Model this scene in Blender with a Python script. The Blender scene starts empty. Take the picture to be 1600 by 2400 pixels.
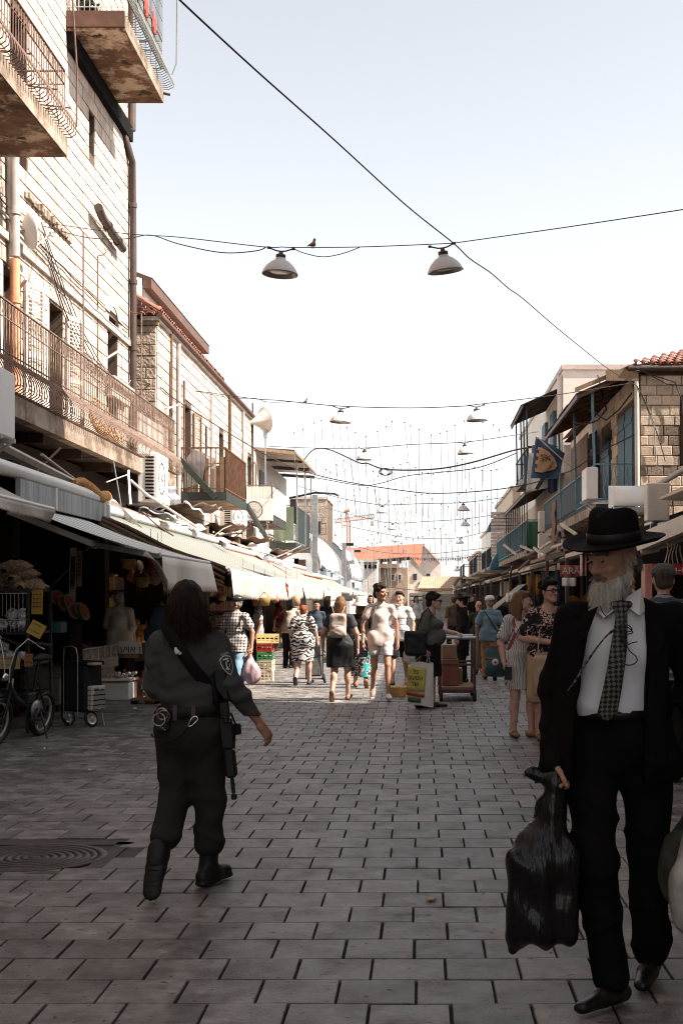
import bpy,bmesh,math,random
import numpy as np
from mathutils import Vector,Matrix
R=math.radians
rnd=random.Random(11)
SC=bpy.context.scene
COL=SC.collection
# ------------------------------------------------------------------ camera, sky, sun, exposure
F,EYE,CX,CY=3000.0,1.53,990.0,1405.0
cam_data=bpy.data.cameras.new('camera')
cam=bpy.data.objects.new('camera',cam_data)
COL.objects.link(cam)
cam.location=(0,0,EYE)
cam.rotation_euler=(R(90),0,0)
cam_data.sensor_fit='VERTICAL'
cam_data.sensor_height=36.0
cam_data.sensor_width=24.0
cam_data.lens=F/2400.0*36.0
cam_data.shift_x=(800-CX)/2400.0
cam_data.shift_y=(CY-1200)/2400.0
cam_data.clip_start=0.1
cam_data.clip_end=3000
cam_data.dof.use_dof=False
cam_data.dof.focus_distance=17.5
cam_data.dof.aperture_fstop=11.0
SC.camera=cam
SUN_EL,SUN_AZ=45.0,12.0
world=bpy.data.worlds.new('World')
SC.world=world
world.use_nodes=True
wn,wl=world.node_tree.nodes,world.node_tree.links
bg=wn['Background']
sky=wn.new('ShaderNodeTexSky')
sky.sky_type='NISHITA'
sky.sun_disc=False
sky.sun_elevation=R(SUN_EL)
sky.sun_rotation=R(90+SUN_AZ)
sky.air_density=1.0
sky.dust_density=2.0
sky.ozone_density=0.6
sky.altitude=700
desat=wn.new('ShaderNodeHueSaturation')
desat.inputs['Saturation'].default_value=0.22
wl.new(sky.outputs['Color'],desat.inputs['Color'])
wl.new(desat.outputs['Color'],bg.inputs['Color'])
bg.inputs['Strength'].default_value=0.102
sun_data=bpy.data.lights.new('sun','SUN')
sun=bpy.data.objects.new('sun',sun_data)
COL.objects.link(sun)
sun_data.energy=5.0
sun_data.angle=R(0.55)
sun_data.color=(1.0,0.90,0.80)
sun_dir=Vector((math.cos(R(SUN_EL))*math.cos(R(SUN_AZ)),-math.cos(R(SUN_EL))*math.sin(R(SUN_AZ)),math.sin(R(SUN_EL))))
sun.rotation_euler=sun_dir.to_track_quat('Z','Y').to_euler()
sun.location=(30,10,40)
vs=SC.view_settings
vs.view_transform='Standard'
vs.look='None'
vs.gamma=1.0
vs.exposure=1.38
vs.use_curve_mapping=False
SC.cycles.max_bounces=6
SC.cycles.diffuse_bounces=3
SC.cycles.use_denoising=True
SC.cycles.filter_width=1.1
SC.render.film_transparent=False
def W(px,py,d):
 """photo pixel and depth along the street -> point in the place"""
 return Vector(((px-CX)*d/F,d,EYE-(py-CY)*d/F))
def G(px,py):
 """photo pixel of a point on the ground -> point"""
 d=F*EYE/(py-CY)
 return Vector(((px-CX)*d/F,d,0.0))
 # ------------------------------------------------------------------ materials
_mats={}
def lin(c):
 return tuple((x/12.92 if x<=.04045 else((x+.055)/1.055)**2.4) for x in c)
def M(name,col,rough=.75,metal=0.0,var=.25,scale=6.0,bump=.15,bscale=45.0,col2=None,rand=0.0,stretch=None,coord='pos',detail=6.0,spec=.4,trans=0.0,rvar=.12,dirt=None,dscale=1.3,dmin=.5,dmax=.7,alpha=1.0,coat=0.0,ior=1.45,sheen=0.0,sss=0.0,bdist=.01,specks=None):
 if name in _mats:return _mats[name]
 m=bpy.data.materials.new(name);m.use_nodes=True
 nt=m.node_tree;N,L=nt.nodes,nt.links
 b=N['Principled BSDF']
 if coord=='pos':
  src=N.new('ShaderNodeNewGeometry').outputs['Position']
 else:
  src=N.new('ShaderNodeTexCoord').outputs['Object']
 if stretch:
  mp=N.new('ShaderNodeMapping');mp.inputs['Scale'].default_value=stretch
  L.new(src,mp.inputs['Vector']);src=mp.outputs['Vector']
 n1=N.new('ShaderNodeTexNoise');n1.inputs['Scale'].default_value=scale;n1.inputs['Detail'].default_value=detail
 n1.inputs['Roughness'].default_value=.6
 L.new(src,n1.inputs['Vector'])
 mr=N.new('ShaderNodeMapRange');mr.inputs['From Min'].default_value=.3;mr.inputs['From Max'].default_value=.7
 L.new(n1.outputs['Fac'],mr.inputs['Value'])
 mix=N.new('ShaderNodeMix');mix.data_type='RGBA'
 c=tuple(col)
 ca=tuple(x*(1-var) for x in c);cb=tuple(min(.9,x*(1+var)) for x in c) if col2 is None else tuple(col2)
 if col2 is not None:ca=c
 mix.inputs['A'].default_value=(*ca,1);mix.inputs['B'].default_value=(*cb,1)
 L.new(mr.outputs['Result'],mix.inputs['Factor'])
 out=mix.outputs['Result']
 if dirt is not None:
  n3=N.new('ShaderNodeTexNoise');n3.inputs['Scale'].default_value=dscale;n3.inputs['Detail'].default_value=8;n3.inputs['Roughness'].default_value=.7
  L.new(src,n3.inputs['Vector'])
  r3=N.new('ShaderNodeMapRange');r3.inputs['From Min'].default_value=dmin;r3.inputs['From Max'].default_value=dmax
  L.new(n3.outputs['Fac'],r3.inputs['Value'])
  mx=N.new('ShaderNodeMix');mx.data_type='RGBA'
  mx.inputs['B'].default_value=(*dirt,1)
  L.new(r3.outputs['Result'],mx.inputs['Factor']);L.new(out,mx.inputs['A'])
  out=mx.outputs['Result']
 if specks is not None:
  n4=N.new('ShaderNodeTexNoise');n4.inputs['Scale'].default_value=specks[1];n4.inputs['Detail'].default_value=3
  L.new(src,n4.inputs['Vector'])
  r4=N.new('ShaderNodeMapRange');r4.inputs['From Min'].default_value=specks[2];r4.inputs['From Max'].default_value=specks[2]+.04
  L.new(n4.outputs['Fac'],r4.inputs['Value'])
  m4=N.new('ShaderNodeMix');m4.data_type='RGBA';m4.inputs['B'].default_value=(*specks[0],1)
  L.new(r4.outputs['Result'],m4.inputs['Factor']);L.new(out,m4.inputs['A']);out=m4.outputs['Result']
 if rand>0:
  oi=N.new('ShaderNodeObjectInfo');ge=N.new('ShaderNodeNewGeometry')
  ad=N.new('ShaderNodeMath');ad.operation='ADD'
  L.new(oi.outputs['Random'],ad.inputs[0]);L.new(ge.outputs['Random Per Island'],ad.inputs[1])
  fr=N.new('ShaderNodeMath');fr.operation='FRACT';L.new(ad.outputs[0],fr.inputs[0])
  rr=N.new('ShaderNodeMapRange');rr.inputs['To Min'].default_value=1-rand;rr.inputs['To Max'].default_value=1+rand
  L.new(fr.outputs[0],rr.inputs['Value'])
  hs=N.new('ShaderNodeHueSaturation');L.new(out,hs.inputs['Color']);L.new(rr.outputs['Result'],hs.inputs['Value'])
  out=hs.outputs['Color']
 L.new(out,b.inputs['Base Color'])
 if bump>0:
  n2=N.new('ShaderNodeTexNoise');n2.inputs['Scale'].default_value=bscale;n2.inputs['Detail'].default_value=5
  L.new(src,n2.inputs['Vector'])
  bp=N.new('ShaderNodeBump');bp.inputs['Strength'].default_value=bump;bp.inputs['Distance'].default_value=bdist
  L.new(n2.outputs['Fac'],bp.inputs['Height']);L.new(bp.outputs['Normal'],b.inputs['Normal'])
 if rvar>0:
  rm=N.new('ShaderNodeMapRange');rm.inputs['To Min'].default_value=max(.03,rough-rvar);rm.inputs['To Max'].default_value=min(1,rough+rvar)
  L.new(n1.outputs['Fac'],rm.inputs['Value']);L.new(rm.outputs['Result'],b.inputs['Roughness'])
 else:
  b.inputs['Roughness'].default_value=rough
 b.inputs['Metallic'].default_value=metal
 b.inputs['Specular IOR Level'].default_value=spec
 b.inputs['Transmission Weight'].default_value=trans
 b.inputs['Alpha'].default_value=alpha
 b.inputs['IOR'].default_value=ior
 b.inputs['Coat Weight'].default_value=coat
 b.inputs['Sheen Weight'].default_value=sheen
 if sss>0:
  b.inputs['Subsurface Weight'].default_value=sss
  b.inputs['Subsurface Radius'].default_value=(.012,.005,.003)
  b.inputs['Subsurface Scale'].default_value=.6
 _mats[name]=m
 return m
def pattern(name,kind,c1,c2,sx=1.0,sz=1.0,rough=.8,c3=None,thr=.5,bump=.1,ax=('X','Z')):
 """cloth with a printed or woven pattern, in the wearer's own coordinates"""
 if name in _mats:return _mats[name]
 m=bpy.data.materials.new(name);m.use_nodes=True
 nt=m.node_tree;N,L=nt.nodes,nt.links
 b=N['Principled BSDF'];b.inputs['Roughness'].default_value=rough;b.inputs['Specular IOR Level'].default_value=.25
 tc=N.new('ShaderNodeTexCoord').outputs['Object']
 # soft warp so that lines follow folds
 wn_=N.new('ShaderNodeTexNoise');wn_.inputs['Scale'].default_value=7
 L.new(tc,wn_.inputs['Vector'])
 vs_=N.new('ShaderNodeVectorMath');vs_.operation='MULTIPLY_ADD'
 L.new(wn_.outputs['Color'],vs_.inputs[0]);vs_.inputs[1].default_value=(.03,.03,.03);L.new(tc,vs_.inputs[2])
 sp=N.new('ShaderNodeSeparateXYZ');L.new(vs_.outputs[0],sp.inputs[0])
 def math_(op,a,bb=None):
  q=N.new('ShaderNodeMath');q.operation=op
  for i,v in enumerate((a,bb)):
   if v is None:continue
   if isinstance(v,(int,float)):q.inputs[i].default_value=v
   else:L.new(v,q.inputs[i])
  return q.outputs[0]
 def band(axis,s,w):
  f=math_('FRACT',math_('MULTIPLY',sp.outputs[axis],s))
  return math_('LESS_THAN',f,w)
 if kind=='vstripe':
  fac=band(ax[0],sx,thr)
 elif kind=='hstripe':
  fac=band(ax[1],sz,thr)
 elif kind=='plaid':
  a=band(ax[0],sx,thr);c=band(ax[1],sz,thr)
  fac=math_('MULTIPLY',math_('ADD',a,c),.5)
 elif kind=='check':
  a=math_('FRACT',math_('MULTIPLY',math_('ADD',sp.outputs[ax[0]],sp.outputs[ax[1]]),sx))
  c=math_('FRACT',math_('MULTIPLY',math_('SUBTRACT',sp.outputs[ax[0]],sp.outputs[ax[1]]),sx))
  a=math_('LESS_THAN',a,.5);c=math_('LESS_THAN',c,.5)
  fac=math_('ABSOLUTE',math_('SUBTRACT',a,c))
 elif kind=='zigzag':
  w=N.new('ShaderNodeTexWave');w.bands_direction='Z';w.inputs['Scale'].default_value=sz;w.inputs['Distortion'].default_value=9
  w.inputs['Detail'].default_value=2;w.inputs['Detail Scale'].default_value=sx
  L.new(tc,w.inputs['Vector']);fac=math_('GREATER_THAN',w.outputs['Fac'],thr)
 else:
  v=N.new('ShaderNodeTexVoronoi');v.inputs['Scale'].default_value=sx;v.feature='F1'
  n=N.new('ShaderNodeTexNoise');n.inputs['Scale'].default_value=sx*1.2
  L.new(tc,n.inputs['Vector'])
  ad=N.new('ShaderNodeVectorMath');ad.operation='MULTIPLY_ADD'
  L.new(n.outputs['Color'],ad.inputs[0]);ad.inputs[1].default_value=(.14,.14,.14);L.new(tc,ad.inputs[2])
  L.new(ad.outputs[0],v.inputs['Vector'])
  w=math_('FRACT',math_('MULTIPLY',v.outputs['Distance'],3.1))
  fac=math_('GREATER_THAN',w,thr)
 mix=N.new('ShaderNodeMix');mix.data_type='RGBA'
 mix.inputs['A'].default_value=(*c1,1);mix.inputs['B'].default_value=(*c2,1)
 L.new(fac,mix.inputs['Factor']);out=mix.outputs['Result']
 if c3 is not None:
  n=N.new('ShaderNodeTexNoise');n.inputs['Scale'].default_value=sx*.8;L.new(tc,n.inputs['Vector'])
  g=math_('GREATER_THAN',n.outputs['Fac'],.56)
  mx=N.new('ShaderNodeMix');mx.data_type='RGBA';mx.inputs['B'].default_value=(*c3,1)
  L.new(out,mx.inputs['A']);L.new(g,mx.inputs['Factor']);out=mx.outputs['Result']
 L.new(out,b.inputs['Base Color'])
 n2=N.new('ShaderNodeTexNoise');n2.inputs['Scale'].default_value=12;L.new(tc,n2.inputs['Vector'])
 bp=N.new('ShaderNodeBump');bp.inputs['Strength'].default_value=bump;bp.inputs['Distance'].default_value=.02
 L.new(n2.outputs['Fac'],bp.inputs['Height']);L.new(bp.outputs['Normal'],b.inputs['Normal'])
 _mats[name]=m
 return m
def emit(name,col,s):
 if name in _mats:return _mats[name]
 m=bpy.data.materials.new(name);m.use_nodes=True
 b=m.node_tree.nodes['Principled BSDF']
 b.inputs['Base Color'].default_value=(*col,1);b.inputs['Emission Color'].default_value=(*col,1);b.inputs['Emission Strength'].default_value=s
 _mats[name]=m
 return m
 # ------------------------------------------------------------------ mesh building
class MB:
 def __init__(s):s.v=[];s.f=[];s.sm=[]
 def add(s,vs,fs,smooth=False):
  n=len(s.v)
  s.v.extend([tuple(p) for p in vs])
  s.f.extend([tuple(i+n for i in f) for f in fs])
  s.sm.extend([smooth]*len(fs))
  return s
 def box(s,lo,hi,mat=None):
  x0,y0,z0=lo;x1,y1,z1=hi
  vs=[Vector(p) for p in((x0,y0,z0),(x1,y0,z0),(x1,y1,z0),(x0,y1,z0),(x0,y0,z1),(x1,y0,z1),(x1,y1,z1),(x0,y1,z1))]
  if mat is not None:vs=[mat@p for p in vs]
  return s.add(vs,[(0,3,2,1),(4,5,6,7),(0,1,5,4),(1,2,6,5),(2,3,7,6),(3,0,4,7)])
 def bev(s,lo,hi,b=.01,mat=None):
  """box with chamfered edges"""
  x0,y0,z0=lo;x1,y1,z1=hi
  c=[(x0+x1)/2,(y0+y1)/2,(z0+z1)/2];h=[(x1-x0)/2,(y1-y0)/2,(z1-z0)/2]
  b=min(b,*[q*.49 for q in h])
  vs=[];idx={}
  for sx in(-1,1):
   for sy in(-1,1):
    for sz in(-1,1):
     for a in range(3):
      p=[sx*h[0],sy*h[1],sz*h[2]]
      for q in range(3):
       if q!=a:p[q]-=(sx,sy,sz)[q]*b
      idx[(sx,sy,sz,a)]=len(vs);vs.append(Vector((c[0]+p[0],c[1]+p[1],c[2]+p[2])))
  fs=[]
  for a in range(3):
   o=[q for q in range(3) if q!=a]
   for sg in(-1,1):
    lp=[]
    for(u,w) in((-1,-1),(1,-1),(1,1),(-1,1)):
     k=[0,0,0];k[a]=sg;k[o[0]]=u;k[o[1]]=w
     lp.append(idx[(*k,a)])
    flip=(sg<0)^(a==1)
    fs.append(tuple(reversed(lp)) if flip else tuple(lp))
  for a in range(3):
   o=[q for q in range(3) if q!=a]
   for u in(-1,1):
    for w in(-1,1):
     k0=[0,0,0];k1=[0,0,0]
     k0[a]=-1;k1[a]=1;k0[o[0]]=k1[o[0]]=u;k0[o[1]]=k1[o[1]]=w
     f=[idx[(*k0,o[0])],idx[(*k1,o[0])],idx[(*k1,o[1])],idx[(*k0,o[1])]]
     n=(vs[f[1]]-vs[f[0]]).cross(vs[f[2]]-vs[f[0]])
     d=Vector([0,0,0]);d[o[0]]=u;d[o[1]]=w
     fs.append(tuple(f) if n.dot(d)>0 else tuple(reversed(f)))
  for sx in(-1,1):
   for sy in(-1,1):
    for sz in(-1,1):
     f=[idx[(sx,sy,sz,a)] for a in range(3)]
     n=(vs[f[1]]-vs[f[0]]).cross(vs[f[2]]-vs[f[0]])
     fs.append(tuple(f) if n.dot(Vector((sx,sy,sz)))>0 else tuple(reversed(f)))
  if mat is not None:vs=[mat@p for p in vs]
  return s.add(vs,fs)
 def bar(s,a,b,w,h,up=(0,0,1)):
  a,b=Vector(a),Vector(b);d=b-a;l=d.length
  if l<1e-6:return s
  d/=l;u=Vector(up)
  if abs(d.dot(u))>.98:u=Vector((0,1,0))
  x=d.cross(u).normalized();z=x.cross(d)
  m=Matrix(((x.x,d.x,z.x,a.x),(x.y,d.y,z.y,a.y),(x.z,d.z,z.z,a.z),(0,0,0,1)))
  return s.box((-w/2,0,-h/2),(w/2,l,h/2),m)
 def tube(s,pts,r,n=6,caps=True,closed=False,flat=1.0):
  pts=[Vector(p) for p in pts];k=len(pts)
  rr=r if isinstance(r,(list,tuple)) else[r]*k
  vs=[];x=None
  for i,p in enumerate(pts):
   if closed:d=pts[(i+1)%k]-pts[i-1]
   else:d=pts[min(i+1,k-1)]-pts[max(i-1,0)]
   if d.length<1e-9:d=Vector((0,0,1))
   d.normalize()
   if x is None:
    u=Vector((0,0,1)) if abs(d.z)<.9 else Vector((1,0,0))
    x=d.cross(u).normalized()
   else:
    x=(x-d*x.dot(d))
    if x.length<1e-6:x=d.orthogonal()
    x.normalize()
   y=d.cross(x)
   for j in range(n):
    a=2*math.pi*j/n
    vs.append(p+(x*math.cos(a)+y*math.sin(a)*flat)*rr[i])
  fs=[]
  for i in range(k if closed else k-1):
   i2=(i+1)%k
   for j in range(n):
    fs.append((i*n+j,i*n+(j+1)%n,i2*n+(j+1)%n,i2*n+j))
  s.add(vs,fs,n>4)
  if caps and not closed:
   s.add(vs[:n],[tuple(reversed(range(n)))]);s.add(vs[-n:],[tuple(range(n))])
  return s
 def lathe(s,prof,n=16,mat=None,cap0=False,cap1=False,a0=0,a1=2*math.pi,smooth=True):
  full=abs(a1-a0)>6.28
  m_=n if full else n+1
  vs=[]
  for(r,z) in prof:
   for j in range(m_):
    a=a0+(a1-a0)*j/n
    vs.append(Vector((r*math.cos(a),r*math.sin(a),z)))
  fs=[]
  for i in range(len(prof)-1):
   for j in range(n):
    j2=(j+1)%m_
    fs.append((i*m_+j,i*m_+j2,(i+1)*m_+j2,(i+1)*m_+j))
  if mat is not None:vs=[mat@p for p in vs]
  s.add(vs,fs,smooth)
  if cap0:s.add(vs[:m_],[tuple(reversed(range(m_)))])
  if cap1:s.add(vs[-m_:],[tuple(range(m_))])
  return s
 def grid(s,fn,nu,nv,smooth=True,thick=0.0):
  vs=[Vector(fn(i/nu,j/nv)) for j in range(nv+1) for i in range(nu+1)]
  w=nu+1
  fs=[(j*w+i,j*w+i+1,(j+1)*w+i+1,(j+1)*w+i) for j in range(nv) for i in range(nu)]
  if thick:
   nrm=[Vector() for _ in vs]
   for f in fs:
    q=(vs[f[2]]-vs[f[0]]).cross(vs[f[3]]-vs[f[1]])
    for i in f:nrm[i]+=q
   back=[v-(n_.normalized()*thick if n_.length>0 else n_) for v,n_ in zip(vs,nrm)]
   k=len(vs)
   fs2=[tuple(reversed([i+k for i in f])) for f in fs]
   rim=[i for i in range(w)]+[j*w+nu for j in range(1,nv+1)]+[nv*w+i for i in range(nu-1,-1,-1)]+[j*w for j in range(nv-1,0,-1)]
   side=[(rim[i],rim[i]+k,rim[(i+1)%len(rim)]+k,rim[(i+1)%len(rim)]) for i in range(len(rim))]
   s.add(vs+back,fs+fs2,smooth);n0=len(s.v)-2*k
   s.f.extend([tuple(i+n0 for i in f) for f in side]);s.sm.extend([False]*len(side))
   return s
  return s.add(vs,fs,smooth)
 def poly(s,pts,ext):
  """flat outline pushed along ext: a plate with real thickness"""
  pts=[Vector(p) for p in pts];e=Vector(ext);n=len(pts)
  return s.add(pts+[p+e for p in pts],[tuple(reversed(range(n))),tuple(range(n,2*n))]+[(i,(i+1)%n,(i+1)%n+n,i+n) for i in range(n)])
 def ball(s,c,r,nu=10,nv=7,rot=None,jit=0.0):
  rx,ry,rz=r if isinstance(r,(tuple,list)) else(r,r,r)
  c=Vector(c);vs=[]
  for j in range(nv+1):
   t=math.pi*j/nv
   for i in range(nu):
    a=2*math.pi*i/nu
    k=1+(rnd.uniform(-jit,jit) if jit and 0<j<nv else 0)
    p=Vector((rx*math.sin(t)*math.cos(a)*k,ry*math.sin(t)*math.sin(a)*k,rz*math.cos(t)))
    if rot is not None:p=rot@p
    vs.append(c+p)
  fs=[(j*nu+i,(j+1)*nu+i,(j+1)*nu+(i+1)%nu,j*nu+(i+1)%nu) for j in range(nv) for i in range(nu)]
  return s.add(vs,fs,True)
 def mesh(s,name,mat):
  me=bpy.data.meshes.new(name)
  me.from_pydata(s.v,[],s.f)
  me.polygons.foreach_set('use_smooth',s.sm)
  if mat is not None:me.materials.append(mat)
  me.update()
  return me
 def obj(s,name,mat,parent=None,**kw):
  return link(name,s.mesh(name,mat),parent,**kw)
_inv={}
def link(name,me,parent=None,loc=None,local=False):
 o=bpy.data.objects.new(name,me)
 COL.objects.link(o)
 if parent is not None:
  o.parent=parent
  if not local and parent.name in _inv:o.matrix_parent_inverse=_inv[parent.name]
 if loc is not None:o.location=loc
 return o
def tag(o,label,cat,group=None,kind=None):
 o['label']=label;o['category']=cat
 if group:o['group']=group
 if kind:o['kind']=kind
 return o
def struct(o,label=None):
 o['kind']='structure'
 if label:o['label']=label
 return o
def thing(name,label,cat,loc=(0,0,0),rotz=0.0,group=None,local=False):
 """an Empty at the thing's base; its parts are meshes under it (built in world coordinates unless local)"""
 o=bpy.data.objects.new(name,None);COL.objects.link(o)
 o.empty_display_size=.1
 o.location=loc;o.rotation_euler=(0,0,rotz)
 if not local:_inv[o.name]=(Matrix.Translation(loc)@Matrix.Rotation(rotz,4,'Z')).inverted()
 return tag(o,label,cat,group)
KIDS={}
def dup(root,loc,rotz=None,label=None,scale=None):
 def cp(o,parent):
  c=o.copy();COL.objects.link(c)
  if parent is not None:c.parent=parent;c.matrix_parent_inverse=o.matrix_parent_inverse.copy()
  for ch in list(o.children):cp(ch,c)
  return c
 r=cp(root,None);r.location=loc
 if rotz is not None:r.rotation_euler=(0,0,rotz)
 if scale is not None:r.scale=scale
 if label:r['label']=label
 return r
def rotm(rx=0,ry=0,rz=0):
 return Matrix.Rotation(rz,4,'Z')@Matrix.Rotation(ry,4,'Y')@Matrix.Rotation(rx,4,'X')
def text_mesh(body,size,mat,name,parent,mtx,ext=.002,align='CENTER',local=False):
 """flat lettering as a mesh"""
 cu=bpy.data.curves.new(name,'FONT');cu.body=body;cu.size=size;cu.extrude=ext;cu.align_x=align;cu.align_y='CENTER'
 t=bpy.data.objects.new(name+'_tmp',cu);COL.objects.link(t)
 dg=bpy.context.evaluated_depsgraph_get()
 me=bpy.data.meshes.new_from_object(t.evaluated_get(dg))
 bpy.data.objects.remove(t);bpy.data.curves.remove(cu)
 me.transform(mtx);me.materials.clear();me.materials.append(mat);me.name=name
 return link(name,me,parent,local=local)
def catenary(a,b,sag,n=14,wob=0.0):
 a,b=Vector(a),Vector(b)
 return[a.lerp(b,i/n)-Vector((0,0,sag*4*(i/n)*(1-i/n)+(rnd.uniform(-wob,wob) if 0<i<n else 0))) for i in range(n+1)]
 # ------------------------------------------------------------------ shared materials
m_paver=M('paver_stone',(.205,.190,.178),.50,var=.62,scale=7.5,bump=.5,bscale=85,rand=.26,dirt=(.092,.080,.072),dscale=3.4,dmin=.44,dmax=.66,detail=10.0,specks=((.05,.044,.04),21,.65),spec=.30,rvar=.45,bdist=.006)
m_joint=M('joint_sand',(.011,.009,.008),.95,var=.5,scale=20,bump=.5,bscale=120,dirt=(.05,.042,.03),dscale=6,dmin=.62,dmax=.72)
m_lime=M('limestone',(.50,.415,.35),.88,var=.24,scale=4,bump=.7,bscale=26,rand=.13,dirt=(.36,.245,.175),dscale=1.7,dmin=.54,dmax=.74,stretch=(1,1,.45),bdist=.02)
m_rough=M('rough_limestone',(.40,.31,.24),.92,var=.25,scale=5,bump=1.0,bscale=17,rand=.12,bdist=.06,dirt=(.2,.14,.1),dscale=2,dmin=.6,dmax=.85)
m_darkstone=M('dark_limestone',(.12,.095,.075),.92,var=.6,scale=14,bump=.8,bscale=30,rand=.2,col2=(.34,.26,.2),bdist=.03)
m_mortar=M('mortar',(.10,.068,.05),.95,var=.3,scale=4,bump=.4,bscale=60)
m_concrete=M('old_concrete',(.36,.29,.23),.92,var=.3,scale=2.5,bump=.5,bscale=30,dirt=(.13,.085,.055),dscale=1.6,dmin=.42,dmax=.62,bdist=.02)
m_conc_light=M('pale_concrete',(.5,.44,.38),.9,var=.2,scale=2.5,bump=.4,bscale=30,dirt=(.2,.15,.1),dscale=2.0,dmin=.55,dmax=.75)
m_plaster=M('white_plaster',(.68,.63,.57),.9,var=.12,scale=2,bump=.3,bscale=30,dirt=(.35,.29,.23),dscale=1.2,dmin=.6,dmax=.85)
m_rust=M('rusty_iron',(.16,.085,.055),.8,var=.5,scale=9,bump=.4,bscale=70,metal=.3)
m_ironbrown=M('brown_painted_iron',(.09,.06,.048),.55,var=.3,scale=6,bump=.2,metal=.2)
m_black=M('black_iron',(.02,.02,.022),.5,var=.3,metal=.3)
m_pipe=M('brown_drainpipe',(.062,.040,.031),.5,var=.25,scale=4,bump=.15,bscale=30)
m_pipegrey=M('grey_plastic_pipe',(.38,.35,.33),.45,var=.15,scale=4)
m_pipeorange=M('orange_plastic_pipe',(.60,.28,.16),.5,var=.2,scale=3)
m_galv=M('galvanised_steel',(.42,.43,.44),.42,metal=.6,var=.25,scale=7,bump=.15,bscale=30)
m_steel=M('stainless_steel',(.34,.32,.31),.38,metal=.75,var=.2,scale=3,bump=.1,stretch=(1,1,12))
m_chrome=M('chrome',(.6,.6,.6),.18,metal=1,var=.05,bump=0)
m_white=M('white_enamel',(.74,.72,.69),.4,var=.06,scale=3,bump=.05,dirt=(.5,.44,.38),dscale=2,dmin=.62,dmax=.85)
m_cream=M('cream_plastic',(.60,.55,.48),.45,var=.1,scale=3,bump=.05)
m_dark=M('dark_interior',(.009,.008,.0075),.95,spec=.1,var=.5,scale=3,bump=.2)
m_darkwood=M('dark_wood',(.024,.015,.010),.85,spec=.15,var=.5,scale=5,stretch=(6,6,1),bump=.3)
m_wood=M('weathered_wood',(.22,.145,.09),.85,var=.35,scale=5,stretch=(8,8,1),bump=.3)
m_cable=M('black_cable',(.025,.024,.024),.6,var=.2,bump=0)
m_cablegrey=M('grey_cable',(.20,.19,.18),.6,var=.2,bump=0)
m_glassdark=M('window_glass',(.03,.035,.04),.08,var=.1,bump=0,spec=.8)
m_tile=M('red_clay_tile',(.26,.115,.08),.85,var=.3,scale=5,bump=.4,bscale=40,rand=.25,dirt=(.2,.12,.085),dscale=2,dmin=.5,dmax=.75)
m_bluewood=M('blue_painted_wood',(.075,.15,.20),.6,var=.3,scale=4,bump=.3,stretch=(6,6,1),dirt=(.04,.06,.07),dscale=3,dmin=.55,dmax=.75)
m_blueiron=M('blue_painted_iron',(.10,.19,.23),.55,var=.3,scale=8,bump=.2,dirt=(.12,.075,.05),dscale=6,dmin=.58,dmax=.7)
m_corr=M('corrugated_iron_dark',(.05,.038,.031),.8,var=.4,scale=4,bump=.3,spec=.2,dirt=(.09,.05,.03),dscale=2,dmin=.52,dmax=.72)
m_green=M('green_paint',(.026,.038,.032),.6,var=.3,scale=5,bump=.2)
m_rubber=M('black_rubber',(.022,.021,.02),.75,var=.2,bump=.2)
m_red=M('red_paint',(.45,.03,.025),.45,var=.15,scale=3,bump=.05)
m_ochre=M('ochre_card',(.30,.16,.03),.75,var=.15,scale=4,bump=.05)
m_yellow=M('yellow_card',(.42,.29,.06),.75,var=.12,scale=4,bump=.05)
m_ink=M('black_ink',(.012,.012,.012),.8,var=.1,bump=0)
m_paper=M('white_paper',(.66,.63,.58),.8,var=.08,scale=5,bump=.05)
m_foam=M('white_foam',(.78,.77,.74),.8,var=.05,scale=5,bump=.15,bscale=120)
m_brownsign=M('brown_metal_fascia',(.115,.06,.042),.6,var=.3,scale=4,bump=.2)
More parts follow.
